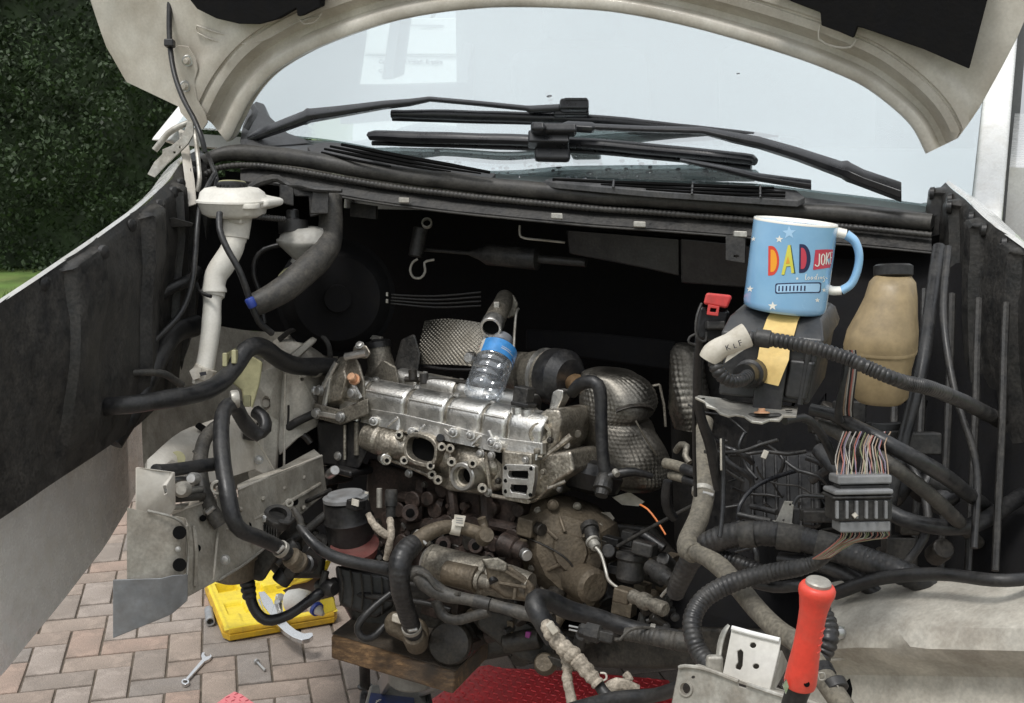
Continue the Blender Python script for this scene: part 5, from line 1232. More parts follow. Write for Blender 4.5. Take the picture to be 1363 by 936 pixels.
tg = obj('paper_tag', lathe(P(275, 489, 2.285), P(268, 505, 2.285), [(0, .0215), (.1, .0225), (.9, .0225), (1, .021)], 12), 'label', ft, sharp=20)
obj('tag_flap', plate([P(x, y, 2.255) for x, y in ((252, 494), (258, 489), (268, 490), (266, 503), (257, 506))], FWD * .003), 'label', ft)
obj('tag_print', plate([P(x, y, 2.2475) for x, y in ((265, 496), (274, 494.5), (275, 499), (267, 501))], FWD * .0008), 'ink', tg)
hose('small ribbed hose joining the white tank to the brake reservoir', [(336, 288, 2.33), (350, 289, 2.33), (365, 290.5, 2.34), (380, 292, 2.36)], 4, 'conduit', pitch=.006, amp=.16)
br = thing('brake_reservoir', 'grey brake fluid reservoir with black cap beneath the cowl brackets', 'reservoir', P(405, 345, 2.42))
rk = lambda x, y: P(x, y, 2.42)
obj('reservoir_body', loft([loz(rk(404, 348), .012, .012), loz(rk(403, 343), .02, .02), loz(rk(402, 327), .044, .038), loz(rk(403, 322), .052, .044), loz(rk(403, 319), .052, .044), loz(rk(404, 317), .048, .04), loz(rk(406, 308), .046, .038), loz(rk(408, 303), .036, .03)]), 'tankg', br, sharp=50)
obj('reservoir_cap', lathe(rk(391, 310), rk(389, 279), [(0, .03), (.5, .03), (.52, .02), (.6, .013), (.95, .013), (1, .01)], 22), 'black', br, sharp=30)
obj('outlet', cyl(rk(396, 345), rk(392, 352), .010, 14), 'tankg', br)
obj('mount_leg', loft([[rk(x, y) - back * .01 for x, y in ((372, 366), (380, 358), (392, 352), (398, 356), (386, 372), (374, 382))], [rk(x, y) + back * .03 for x, y in ((372, 366), (380, 358), (392, 352), (398, 356), (386, 372), (374, 382))]]), 'yclip', br, bevel=.004)

hose('thick grey black intake hose curving down beside the brake reservoir', [(440, 262, 2.46, 15), (440, 300, 2.44, 16), (438, 325, 2.41, 17), (424, 346, 2.38, 18), (402, 366, 2.35, 18.5), (380, 384, 2.33, 18), (356, 398, 2.31, 16.5), (334, 408, 2.30, 15)], 17, 'rubberd', n=22, hollow=.8)
hose('thin cable with blue tape running from the white tank to the hose mouth', [(292, 284, 2.27), (292, 305, 2.25), (302, 330, 2.24), (318, 358, 2.24), (328, 385, 2.25), (334, 404, 2.26), (344, 428, 2.27), (362, 444, 2.3)], 4.4, 'rubber', 'cable', n=10)
obj('blue_tape', lathe(P(331, 397, 2.245), P(337, 409, 2.25), [(0, .0075), (.1, .009), (.9, .009), (1, .0075)], 14), 'blue', label='blue tape wrapped round the thin cable at the hose mouth', cat='tape')
hose('black cable hanging straight down left of the white filler pipe', [(286, 232, 2.40), (276, 250, 2.37), (267, 272, 2.34), (263, 300, 2.31), (259, 350, 2.29), (254, 385, 2.28), (242, 415, 2.27), (222, 438, 2.25), (190, 468, 2.2), (150, 500, 2.2)], 3.6, 'rubber', 'cable', n=10)
hose('dark cable looping round behind the white filler pipe', [(374, 326, 2.5), (352, 332, 2.5), (340, 345, 2.5), (338, 365, 2.5), (346, 390, 2.5), (352, 430, 2.5)], 3.5, 'black', 'cable', n=10)
hose('black wire dropping from the cowl behind the cap', [(276, 205, 2.47), (283, 222, 2.43), (289, 240, 2.41), (283, 262, 2.41), (272, 275, 2.4)], 3, 'black', 'wire', n=8)
hose('black loom lying in the upper left corner of the bay', [(130, 450, 2.2), (190, 408, 2.28), (225, 385, 2.33), (252, 372, 2.36), (262, 360, 2.4)], 8, 'black', 'loom')
hose('thick black pipe arching against the left inner wing', [(150, 590, 2.15), (190, 520, 2.2), (214, 470, 2.26), (232, 444, 2.32), (262, 432, 2.40)], 14, 'black', 'hose')
hose('thin grey pipe stub entering from the far left', [(130, 500, 2.1), (196, 496, 2.16), (218, 498, 2.18), (230, 505, 2.2), (242, 513, 2.22)], 5, 'rubberd', 'pipe')
hose('fat black hose rising over the inner wing from the left edge to the engine', [(90, 545, 2.1), (160, 540, 2.05), (225, 530, 2.10), (262, 523, 2.16), (292, 510, 2.22), (312, 490, 2.26), (326, 468, 2.29), (340, 461, 2.31), (356, 466, 2.35), (374, 479, 2.40), (400, 488, 2.46), (445, 489, 2.54)], 12.3, 'rubber', n=20)
hose('bent black coolant hose dropping from its clip past the chassis rail', [(346, 580, 2.20, 9), (334, 572, 2.19, 10), (322, 556, 2.17, 10), (313, 541, 2.14, 10.5), (303, 540, 2.11, 10.5), (296, 552, 2.08, 10.5), (294, 580, 2.04, 11), (296, 620, 2.0, 11), (302, 655, 1.97, 11.5), (310, 690, 1.96, 11.5), (322, 707, 1.97, 11), (345, 716, 2.0, 10.5), (368, 727, 2.04, 10), (388, 742, 2.07, 9.5)], 11, 'rubber', n=20)
hc = thing('hose_clip', 'sprung steel clip at the top of the bent coolant hose', 'clip', P(313, 536, 2.12))
obj('band', lathe(P(307, 532, 2.12), P(318, 531, 2.125), [(0, .015), (.2, .0165), (.8, .0165), (1, .015)], 18), 'bracket', hc)
obj('ear', box(P(312, 524, 2.12), (RT, UP, FWD), (.012, .010, .010)), 'steel', hc, bevel=.002)
hose('second black hose bending down beside the coolant hose', [(300, 560, 2.16, 8), (285, 570, 2.13, 9), (272, 586, 2.10, 9.5), (266, 612, 2.06, 10), (268, 640, 2.03, 10), (276, 668, 2.0, 10), (286, 688, 1.99, 10.5), (294, 700, 1.99, 10)], 9.5, 'rubberd', n=18)
for y, r in ((602, .0135), (612, .0135)): obj('tape_ring', lathe(P(267, y, 2.07), P(266.5, y + 2, 2.07), [(0, r), (.5, r + .0005), (1, r)], 16), 'rubberd', bpy.data.objects['hose.005'] if False else van)
hose('black connector tail curling under the hose clip', [(326, 576, 2.3), (340, 578, 2.3), (352, 570, 2.3), (350, 556, 2.31), (340, 548, 2.32)], 9, 'black', 'loom')
bk = thing('bulb_bracket', 'yellowed plastic bracket behind the fat black hose', 'bracket', P(325, 500, 2.4))
obj('yellow_plate', loft([[P(x, y, 2.36) for x, y in ((296, 488), (300, 470), (316, 462), (350, 482), (346, 510), (336, 545), (324, 545), (322, 520), (306, 508))], [P(x, y, 2.39) for x, y in ((296, 488), (300, 470), (316, 462), (350, 482), (346, 510), (336, 545), (324, 545), (322, 520), (306, 508))]]), 'yclip', bk, bevel=.004)
for x0, y0, x1, y1 in ((299, 486, 302, 472), (310, 484, 315, 466)): obj('prong', box(P((x0 + x1) / 2, (y0 + y1) / 2, 2.25), (RT, UP, FWD), (.009, .026, .02)), 'yclip', bk, bevel=.002)
obj('clear_tab', box(P(329, 534, 2.30), (RT, UP, FWD), (.014, .022, .012)), 'yclip', bk, bevel=.002)
obj('steel_hook', tube([(345, 548, 2.35), (347, 556, 2.34), (343, 563, 2.33), (341, 568, 2.33)], 1.8, n=8, step=.01), 'chrome', bk)
hose('dark pipe running along the arch towards the belt cover', [(350, 600, 2.5), (372, 578, 2.5), (395, 562, 2.5), (420, 550, 2.5)], 6, 'black', 'pipe')
hose('dark pipe looped low in the wheel arch', [(360, 606, 2.52), (382, 584, 2.52), (402, 578, 2.52), (414, 590, 2.52)], 5, 'grime', 'pipe')
obj('clip_stick', tube([(383, 565, 2.44), (384, 552, 2.44), (384, 540, 2.43)], 1.6, n=8, step=.02), 'black', label='small black push pin standing on the inner wing panel', cat='pin')
# lower left: hose tail, engine mount cup, black looped hose, ring terminal cable, bayonet sleeve
hf = thing('hose_fitting', 'corroded quick fit coupling on the end of the bent coolant hose', 'coupling', P(398, 755, 2.1))
obj('collar', lathe(P(385, 740, 2.06), P(400, 751, 2.08), [(0, .014), (.15, .018), (.5, .018), (.55, .015), (.8, .019), (1, .017)], 18), 'gear', hf, sharp=25)
obj('nose', lathe(P(398, 749, 2.08), P(414, 752, 2.12), [(0, .014), (.5, .012), (.55, .016), (1, .014)], 16), 'black', hf, sharp=25)
em = thing('mount_cup', 'rusty engine mount cup with its bolt hanging left of the engine', 'engine mount', P(312, 775, 2.2))
obj('cup', lathe(P(312, 776, 2.2), P(311, 738, 2.2), [(0, .02), (.1, .034), (.75, .038), (.8, .043), (1, .042)], 26), 'gear', em, sharp=25)
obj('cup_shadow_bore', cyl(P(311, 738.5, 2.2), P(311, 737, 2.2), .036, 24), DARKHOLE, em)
obj('bolt_shank', lathe(P(308, 742, 2.2), P(319, 688, 2.18), [(0, .008), (.5, .008), (.55, .0055), (1, .005)], 12), 'bracket', em)
obj('mount_arm', loft([[P(x, y, d) for x, y in ((292, 735), (345, 712), (372, 740), (350, 775), (330, 770), (330, 740), (300, 745))] for d in (2.32, 2.24)]), 'grime', em, bevel=.008)
obj('mount_arm', loft([[P(x, y, d) for x, y in ((330, 690), (400, 690), (438, 720), (430, 770), (370, 770), (345, 740))] for d in (2.46, 2.36)]), 'grime', em, bevel=.01)
for k in range(14):
    random.seed(70 + k)
    a = P(random.uniform(345, 432), random.uniform(700, 772), random.uniform(2.26, 2.38)); e = Vector([random.uniform(-1, 1) for _ in range(3)]).normalized()
    obj('mount_boss', cyl(a - e * .012, a + e * random.uniform(.008, .025), random.uniform(.008, .02), 12), random.choice(['grime', 'black', 'blackd']), em)
sv = thing('sensor_sleeve', 'black finned sleeve standing by the chassis rail', 'connector', P(366, 720, 2.2))
obj('sleeve', lathe(P(358, 712, 2.18), P(369, 686, 2.17), [(0, .018), (.6, .02), (.62, .024), (.9, .026), (1, .024)], 24), 'blackd', sv, sharp=25)
obj('sleeve_mouth', ring(P(370, 684, 2.165), (UP * .8 - FWD * .6 + RT * .2), .026, .017, .02), 'blackd', sv)
obj('sleeve_arm', tube([(372, 694, 2.15), (384, 696, 2.15), (392, 690, 2.15)], 3.6, n=8, step=.01), 'blackd', sv)
for k in range(6): obj('fin', box(P(352 + 3.4 * k, 708 + .8 * k, 2.155), (RT, UP, FWD), (.0016, .026, .012)), 'blackd', sv)
rc_ = thing('battery_cable', 'black earth cable with a ring terminal sweeping across the engine front', 'cable', P(400, 700, 2.14))
obj('sheath', tube([(398, 700, 2.14, 5), (406, 711, 2.13, 6.5), (420, 726, 2.12, 7.5), (440, 739, 2.12, 8), (470, 748, 2.12, 8), (505, 755, 2.13, 8.5), (540, 762, 2.15, 9)], 8, n=16), 'rubber', rc_)
obj('crimp', tube([(390, 676, 2.14, 3.4), (395, 684, 2.14, 4.6), (399, 692, 2.14, 5), (401, 702, 2.14, 5.4)], 4, n=10, step=.005), 'rubberd', rc_)
obj('ring_terminal', ring(P(385.5, 669.5, 2.14), -FWD + RT * .5, .0075, .0042, .004), 'bracket', rc_)
hose('glossy black looped hose dangling over the yellow case', [(331, 775, 2.3, 9), (333, 792, 2.3, 8), (338, 808, 2.3, 7.5), (348, 821, 2.3, 7.5), (362, 825, 2.3, 7.5), (385, 818, 2.3, 7), (404, 805, 2.3, 7), (420, 793, 2.3, 7), (434, 784, 2.32, 7), (446, 779, 2.35, 10)], 7.5, 'gloss', n=16)
lc = thing('hose_bellows', 'ribbed black boot above the looped hose', 'boot', P(333, 790, 2.3))
obj('boot', tube([(327, 740, 2.29, 8), (328, 762, 2.29, 8), (330, 778, 2.29, 10), (333, 796, 2.29, 9)], 9, n=16, pitch=.012, amp=.16), 'rubber', lc)
vb = thing('breather_valve', 'small black right angle valve at the end of the looped hose', 'valve', P(434, 790, 2.3))
obj('valve_body', lathe(P(424, 780, 2.33), P(446, 784, 2.30), [(0, .012), (.2, .017), (.8, .017), (1, .012)], 16), 'black', vb)
obj('valve_stem', cyl(P(428, 782, 2.31), P(434, 760, 2.31), .007, 12), 'blackd', vb)
hose('black plastic pipe bending from the mount arm to the oil filter', [(388, 718, 2.3), (410, 705, 2.3), (428, 690, 2.3), (442, 682, 2.3), (455, 690, 2.3)], 6, 'blackd', 'pipe')
hose('flat black strut reaching to the oil filter', [(405, 668, 2.36), (424, 660, 2.34), (440, 652, 2.33)], 6, 'blackd', 'strut', flat=.5)

# coolant pipe and hose in front of the block
cp = thing('coolant_pipe', 'grimy metal coolant pipe with white tag feeding a ribbed black hose', 'pipe', P(560, 850, 2.2))
obj('metal_pipe', tube([(648, 714, 2.19, 9), (632, 708, 2.19, 9), (606, 701, 2.19, 9), (585, 703, 2.18, 9.5), (566, 712, 2.17, 11), (552, 724, 2.16, 12)], 9.5, n=18), 'gear', cp)
obj('pipe_flange', lathe(P(642, 717, 2.18), P(648, 712, 2.15), [(0, .01), (.2, .0155), (.8, .0155), (1, .013)], 22), 'gear', cp, sharp=30)
obj('flange_elbow', tube([(646, 712, 2.2), (644, 700, 2.22), (641, 690, 2.22)], 6, n=12, step=.01), 'gear', cp)
t_ = obj('tag_band', lathe(P(600, 701, 2.19), P(614, 704, 2.19), [(0, .0135), (.1, .0142), (.9, .0142), (1, .0135)], 18), 'label', cp, sharp=25)
obj('tag_flap', plate([P(x, y, 2.17) for x, y in ((605, 685), (620, 687), (617, 701), (603, 699))], FWD * .0015), 'label', t_)
for k in range(3): obj('tag_print', plate([P(x, y, 2.1695) for x, y in ((607, 689 + 3 * k), (616, 690 + 3 * k), (616, 691 + 3 * k), (607, 690 + 3 * k))], FWD * .0004), 'grey', t_)
obj('rubber_elbow', tube([(558, 720, 2.17, 11), (545, 729, 2.15, 15), (535, 742, 2.13, 15.5), (531, 760, 2.12, 15), (533, 785, 2.13, 13.5), (541, 815, 2.17, 12.5), (549, 838, 2.2, 12), (553, 852, 2.22, 12.5)], 14, n=22, pitch=.010, amp=.035), 'rubber', cp)
obj('elbow_boot', lathe(P(551, 846, 2.20), P(556, 860, 2.24), [(0, .018), (.2, .022), (.8, .021), (1, .014)], 18), 'gear', cp)
# fabric looms by the filter
fl_ = thing('taped_wire', 'frayed tan taped wire hanging from the oil filter plug', 'wire', P(510, 750, 2.24))
obj('taped_run', tube([(490, 684, 2.25, 4), (497, 697, 2.24, 5), (508, 708, 2.23, 5), (518, 714, 2.23, 5)], 5, n=10, wob=.35, step=.008), 'cloth', fl_)
obj('taped_run', tube([(519, 690, 2.25, 4.5), (521, 710, 2.23, 5), (518, 728, 2.23, 4.5), (514, 744, 2.24, 4)], 5, n=10, wob=.35, step=.008), 'cloth', fl_)
# starter loom
lm = thing('starter_loom', 'dusty black wiring loom draped under the starter motor', 'loom', P(600, 800, 2.1))
obj('loom_sheath', tube([(538, 765, 2.14, 9), (556, 764, 2.13, 12), (568, 776, 2.12, 13), (590, 790, 2.11, 11), (612, 796, 2.10, 9), (640, 802, 2.09, 8), (680, 812, 2.07, 8.5), (712, 820, 2.05, 9), (735, 826, 2.03, 9)], 9, n=16, wob=.1), 'rubberd', lm)
obj('tape_wrap', tube([(632, 800, 2.088, 8.8), (652, 805, 2.08, 8.8)], 8.8, n=14), 'blackd', lm)
obj('loom_branch', tube([(548, 768, 2.12, 3), (556, 762, 2.11, 3), (570, 768, 2.1, 3), (580, 782, 2.1, 3), (600, 792, 2.1, 3), (612, 790, 2.09, 3)], 2, n=8), 'rubberd', lm)
hose('black hose stub looping low between pulley and loom', [(580, 800, 2.2), (588, 818, 2.2), (604, 826, 2.19), (624, 822, 2.18), (650, 814, 2.17)], 7, 'rubberd')
hose('thin black hose resting on the timber end', [(520, 790, 2.28, 4), (500, 806, 2.27, 5), (480, 826, 2.26, 5), (476, 840, 2.26, 5), (486, 850, 2.26, 5), (500, 845, 2.27, 5), (512, 832, 2.28, 4)], 5, 'rubber')
hose('black wire crossing low over the engine sump', [(470, 790, 2.33), (510, 796, 2.3), (560, 802, 2.26), (600, 812, 2.24)], 4, 'black', 'wire')
# thick black hose with white taped loom, centre bottom
hose('thick black hose arching over the gearbox with taped end', [(738, 852, 1.95, 14), (722, 826, 1.95, 14), (712, 806, 1.96, 14), (716, 796, 1.98, 13), (732, 800, 2.0, 13), (756, 812, 2.02, 13), (790, 820, 2.03, 12), (820, 830, 2.03, 12), (860, 842, 2.02, 12), (912, 852, 2.0, 12)], 12, 'rubber', n=20)
tl = thing('taped_loom', 'pale cloth taped loom hanging in front of the red mat', 'loom', P(780, 930, 1.9))
obj('taped_run', tube([(726, 828, 1.92, 7), (732, 838, 1.91, 11), (745, 856, 1.9, 11), (762, 872, 1.89, 12), (780, 892, 1.88, 11), (797, 912, 1.87, 9)], 10, n=14, wob=.2, pitch=.016, amp=.10), 'cloth', tl)
obj('taped_run', tube([(738, 846, 1.93, 7), (748, 864, 1.92, 7), (755, 884, 1.91, 7.5), (755, 905, 1.9, 7), (760, 930, 1.89, 7), (762, 950, 1.88, 6)], 7, n=12, wob=.2, pitch=.014, amp=.10), 'cloth', tl)
obj('taped_run', tube([(806, 920, 1.88, 9), (822, 912, 1.88, 9), (836, 914, 1.88, 8), (850, 918, 1.88, 6)], 9, n=12, wob=.3, step=.012), 'cloth', tl)
obj('taped_run', tube([(830, 912, 1.9, 6), (836, 903, 1.9, 7), (832, 897, 1.9, 5)], 6, n=12, wob=.3, step=.01), 'cloth', tl)
obj('branch_end', tube([(797, 912, 1.88, 8), (806, 924, 1.87, 8), (822, 940, 1.86, 8), (840, 960, 1.85, 8)], 8, n=12), 'rubber', tl)
obj('bare_end', box(P(735, 836, 1.885), ((RT * .8 + UP * .6).normalized(), (UP * .8 - RT * .6).normalized(), FWD), (.012, .02, .01)), 'label', tl, bevel=.002)
obj('wire_clip', tube([(799, 896, 1.88), (806, 897, 1.88), (807, 904, 1.88), (800, 907, 1.88)], 1.5, n=8, step=.005), 'label', tl)
hose('black loom tail lying along the bottom by the cross member', [(760, 945, 1.84), (820, 930, 1.8), (870, 926, 1.76), (905, 915, 1.7), (935, 895, 1.66)], 10, 'rubber', 'loom')
cn = thing('sensor_connector', 'loose grey two pin connector with a looped tail over the gearbox', 'connector', P(786, 845, 1.96))
obj('housing', lathe(P(770, 838, 1.96), P(800, 845, 1.95), [(0, .009), (.1, .012), (.3, .012), (.32, .016), (.9, .016), (1, .012)], 8), 'blackd', cn, sharp=20)
obj('housing', box(P(806, 847, 1.948), ((RT * .97 - UP * .22).normalized(), (UP * .97 + RT * .22).normalized(), FWD), (.024, .018, .018)), 'blackd', cn, bevel=.003)
for y in (833, 838): obj('pin', cyl(P(757, y, 1.962), P(772, y + 3, 1.96), .0017, 8), 'steel', cn)
obj('tail', tube([(816, 851, 1.95, 3), (826, 851, 1.94, 2.4), (834, 842, 1.94, 2.2), (846, 836, 1.94, 2.2), (864, 836, 1.95, 2.2), (886, 842, 1.96, 2)], 2.4, n=8), 'rubberd', cn)
bd = thing('braided_hose', 'ribbed grey brown hose end pointing at the front cross member', 'hose', P(880, 850, 1.95))
obj('hose_body', tube([(832, 844, 1.97, 9), (856, 846, 1.96, 11), (880, 850, 1.94, 12), (904, 854, 1.93, 12.5), (917, 855, 1.92, 12.5)], 11, n=18, pitch=.008, amp=.06), 'rubberd', bd)
obj('hose_mouth', ring(P(919, 855, 1.915), RT - FWD * .3, .0155, .011, .02), 'rubberd', bd)

def clamp(lab, p0, p1, r, m='bracket'):
    t = thing('hose_clamp', lab, 'hose clamp', p0)
    a = (p1 - p0).normalized(); w = .009
    obj('band', lathe(p0 - a * w / 2, p0 + a * w / 2, [(0, r), (.08, r + .0012), (.92, r + .0012), (1, r)], 20), m, t, sharp=25)
    s_ = a.cross(FWD).normalized()
    c = p0 - FWD * (r + .002) + s_ * (r * .25)
    obj('screw', cyl(c - s_ * .008, c + s_ * .008, .0036, 10), 'steel', t)
    obj('housing', box(p0 - FWD * (r + .001), (a, s_, FWD), (.009, .012, .005)), m, t, bevel=.001)
clamp('worm clamp where the fat black hose reaches the engine', P(420, 489.5, 2.50), P(432, 489.5, 2.52), .0195)
clamp('worm clamp on the lower end of the bent coolant hose', P(374, 731, 2.05), P(384, 738, 2.065), .0140)
clamp('worm clamp round the ribbed elbow above the mount block', P(548, 836, 2.195), P(551, 846, 2.21), .0172)
clamp('worm clamp round the top of the ribbed elbow', P(562, 716, 2.172), P(556, 722, 2.168), .0165)
clamp('worm clamp on the black hose above the gearbox', P(868, 844, 2.015), P(880, 846, 2.012), .0160)
clamp('worm clamp near the joint of the muddy hose', P(936, 655, 1.745), P(934, 672, 1.73), .0155)
clamp('worm clamp on the second bent hose near the rail', P(281, 679, 1.995), P(287, 689, 1.99), .0132)
# ================================================================== right side: box under the mug, looms, tools
fb = thing('fuse_box', 'black lidded engine fuse box under the mug', 'fuse box', P(1020, 540, 1.38))
fd = lambda x: 1.365 - (x - 955) / 140 * .035
fbk = (back * .96 + Zv * .03)
def fbp(l, dep=0, o=0): return [P(x, y, fd(x) - o) + fbk * dep for x, y in l]
bodyp = [(966, 452), (1090, 464), (1076, 540), (955, 526)]
obj('box_body', hexa(fbp(bodyp), fbp(bodyp, .13)), 'black', fb, bevel=.004, seg=3)
lidp = [(961, 438), (1096, 450), (1093, 462), (958, 450)]
lid = obj('box_lid', loft([fbp([(958, 452), (1093, 465)], 0, .004) + fbp([(1093, 465), (958, 452)], .14)[0:2],
    fbp([(960, 442), (1096, 454)], 0, .006) + fbp([(1096, 454), (960, 442)], .142),
    fbp([(968, 424), (1092, 434)], .012) + fbp([(1092, 434), (968, 424)], .13),
    fbp([(975, 418), (1086, 427)], .024) + fbp([(1086, 427), (975, 418)], .122)]), 'boxlid', fb, bevel=.003, seg=3)
obj('lid_seam', tube([Vector((*p,)) for p in fbp([(959, 452), (1094, 465)], 0, .0045)], .0018, n=8, step=.2), 'black', lid)
obj('box_channel', loft([fbp(l, 0, o) for l, o in (([(1008, 470), (1050, 474), (1040, 552), (1000, 549)], -.004), ([(1009, 472), (1049, 476), (1039, 553), (1001, 550)], .012), ([(1014, 474), (1044, 477), (1035, 552), (1006, 550)], .013))]), 'black', fb, bevel=.003)
obj('box_rib', tube([Vector((*p,)) for p in fbp([(1076, 470), (1064, 538)], 0, .003)], .004, n=8, step=.1), 'black', fb)
obj('box_side_step', hexa(fbp([(1050, 478), (1085, 482), (1073, 535), (1042, 530)], 0, .006), fbp([(1050, 478), (1085, 482), (1073, 535), (1042, 530)], .02)), 'black', fb, bevel=.004)
tr_ = obj('tray_flange', plate([P(x, y, d) for x, y, d in ((925, 528, 1.335), (930, 526, 1.37), (964, 530, 1.38), (975, 534, 1.38), (1062, 541, 1.36), (1060, 553, 1.30), (1043, 553, 1.295), (1038, 559, 1.285), (1025, 558, 1.285), (1015, 562, 1.275), (1000, 560, 1.28), (990, 553, 1.30), (980, 551, 1.30), (970, 553, 1.295), (958, 549, 1.305), (952, 543, 1.32), (940, 540, 1.325), (938, 534, 1.33))], Vector((0, 0, -.003))), 'bracket', fb, bevel=.001)
obj('tray_hole', lathe(P(934, 530, 1.345), P(934, 531, 1.345), [(0, .004), (1, .0035)], 12), DARKHOLE, tr_)
obj('tray_hole', lathe(P(1050, 546, 1.315), P(1050, 547, 1.315), [(0, .004), (1, .0035)], 12), DARKHOLE, tr_)
obj('strap_foot', lathe(P(1018, 553, 1.305), P(1018, 550, 1.305), [(0, .019), (.6, .018), (1, .016)], 20), 'blackd', fb)
b_ = obj('foot_washer', lathe(P(1014, 550, 1.29), P(1014, 548, 1.29), [(0, .0085), (.7, .0085), (1, .007)], 20), 'brass', fb)
obj('foot_bolt', hexbolt(P(1014, 548.5, 1.29), UP, .0038, .004), 'brass', b_)
obj('cable_port', lathe(P(990, 500, 1.30), P(1002, 497, 1.34), [(0, .0125), (.5, .0135), (.55, .0165), (1, .017)], 20), 'black', fb, sharp=25)
tp = thing('masking_tape', 'strip of yellow crepe tape stuck down the front of the fuse box', 'tape', P(1020, 515, 1.31))
def tapes(name, rows):
    return obj(name, thick(loft([fbp([a, b], dep, o) for a, b, dep, o in rows], False, False), .0006), 'tape', tp, smooth=True)
tapes('tape_strip', [((1022, 419), (1062, 423), .022, .0005), ((1019, 425), (1060, 430), .010, .001), ((1015, 440), (1057, 446), .0, .008), ((1012, 452), (1053, 457), 0, .0085), ((1011, 462), (1051, 466), .0, .009), ((1009, 474), (1050, 479), 0, .0155), ((1005, 490), (1043, 496), 0, .0165), ((1002, 506), (1036, 514), 0, .017)])

# ---- the mug
mug = thing('mug', 'pale blue mug lettered DAD JOKE with a loading bar', 'mug', P(1043, 412, 1.385))
mb, mt = P(1043.5, 413, 1.385), P(1059.5, 292, 1.365)
ma = (mt - mb).normalized(); MH = .1035; MR = .0472
_mv = CAM - mb; mf = (_mv - ma * _mv.dot(ma)).normalized(); mr = ma.cross(-mf).normalized(); mr = mr if mr.x > 0 else -mr
glaze = mat('glossy blue glaze', (.25, .48, .74), .10, var=.10, scale=11, dirt=(.34, .58, .80), dcov=.45, bump=0, coat=.6, rvar=.03, dscale=16, speck=0)
cream_g = mat('cream glaze', (.86, .82, .74), .12, var=.03, bump=0, coat=.5, rvar=.03, speck=0)
def mp(th, v, o=0): return mb + ma * (v * MH) + (mf * math.cos(th) + mr * math.sin(th)) * (MR + o)
def mring(r, h, n=64): return [mb + ma * h + (mf * math.cos(2 * math.pi * k / n) + mr * math.sin(2 * math.pi * k / n)) * r for k in range(n)]
obj('mug_body', loft([mring(r, h) for r, h in ((MR * .80, 0), (MR * .93, .0008), (MR * .985, .004), (MR, .009), (MR, MH * .5), (MR, MH - .0025))], True), glaze, mug, sharp=60)
obj('mug_lining', loft([mring(r, h) for r, h in ((MR * 1.001, MH - .0026), (MR * 1.0, MH - .0008), (MR * .985, MH), (MR * .955, MH - .0004), (MR * .94, MH - .003), (MR * .935, .02), (MR * .85, .009), (.002, .008))], False), cream_g, mug, sharp=60)
def hp_(x, y, o=0):
    """handle points, laid in the plane through the mug axis"""
    pl = PL(mb, mf)
    return pl(x, y, o)
hd_ = [(1100, 305, 9), (1112, 309, 9), (1126, 312, 8.5), (1138, 322, 7.6), (1143.5, 340, 7), (1141, 360, 7), (1133, 378, 7.2), (1120, 387, 7.5), (1107, 387, 8), (1098, 383, 9)]
hpts = [Vector((*hp_(x, y, 0), r * 1.38 / F)) for x, y, r in hd_]
def htube(pts, m, name):
    c = catmull(pts, .004); u = None; rings = []
    for i, p in enumerate(c):
        t = (c[min(i + 1, len(c) - 1)].xyz - c[max(i - 1, 0)].xyz).normalized()
        v = t.cross(mf).normalized()
        rings.append([p.xyz + v * (p.w * .78 * math.cos(a)) + mf * (p.w * 1.25 * math.sin(a)) for a in [2 * math.pi * k / 18 for k in range(18)]])
    return obj(name, loft(rings), m, mug, sharp=70)
htube(hpts[2:8], glaze, 'handle')
htube(hpts[0:3], cream_g, 'handle_root'); htube(hpts[7:10], cream_g, 'handle_root')
def Zm(x, y):
    """a point read off the enlarged mug -> angle round the mug, height"""
    s = ((x - 345) * .99 + (y - 890) * .14) / 322
    v = ((x - 345) * .14 + (890 - y) * .99) / 717
    s = max(-.995, min(.995, s)); th = math.asin(s)
    return th, v - .072 * (1 - math.cos(th)) * 1.0
def mpoly(name, pts, col, off, par=mug, holes=()):
    """flat print wrapped round the glaze: finely cut so it follows the curve"""
    bm = bmesh.new(); ed = []
    for lp in [pts] + list(holes):
        fine = []
        for (x0, y0), (x1, y1) in zip(lp, lp[1:] + lp[:1]):
            k = max(1, int(math.hypot(x1 - x0, y1 - y0) / 10))
            fine += [(x0 + (x1 - x0) * i / k, y0 + (y1 - y0) * i / k) for i in range(k)]
        vs = [bm.verts.new((x, y, 0)) for x, y in fine]
        ed += [bm.edges.new((vs[i], vs[(i + 1) % len(vs)])) for i in range(len(vs))]
    bmesh.ops.triangle_fill(bm, use_beauty=True, use_dissolve=False, edges=ed, normal=(0, 0, 1))
    bmesh.ops.subdivide_edges(bm, edges=[e for e in bm.edges if e.calc_length() > 14], cuts=2, use_grid_fill=False)
    bmesh.ops.triangulate(bm, faces=bm.faces[:])
    for v in bm.verts:
        th, h = Zm(v.co.x, v.co.y); v.co = mp(th, h, off)
    return obj(name, bm, col, par, smooth=False)
def pm(name, c, r=.35): return mat(name, c, r, var=.04, bump=0, speck=0)
PR = dict(red=pm('print red', (.70, .07, .045)), orange=pm('print orange', (.92, .38, .03)), yel=pm('print yellow', (.72, .68, .10)), navy=pm('print navy', (.025, .03, .09)), crim=pm('print crimson', (.60, .06, .10)), amber=pm('print amber', (.80, .38, .06)), dkgreen=pm('print dark green', (.05, .10, .08)), wht=pm('print cream', (.88, .86, .78)), palew=pm('print pale blue', (.62, .80, .93)), paleb=pm('print sky blue', (.42, .66, .90)))
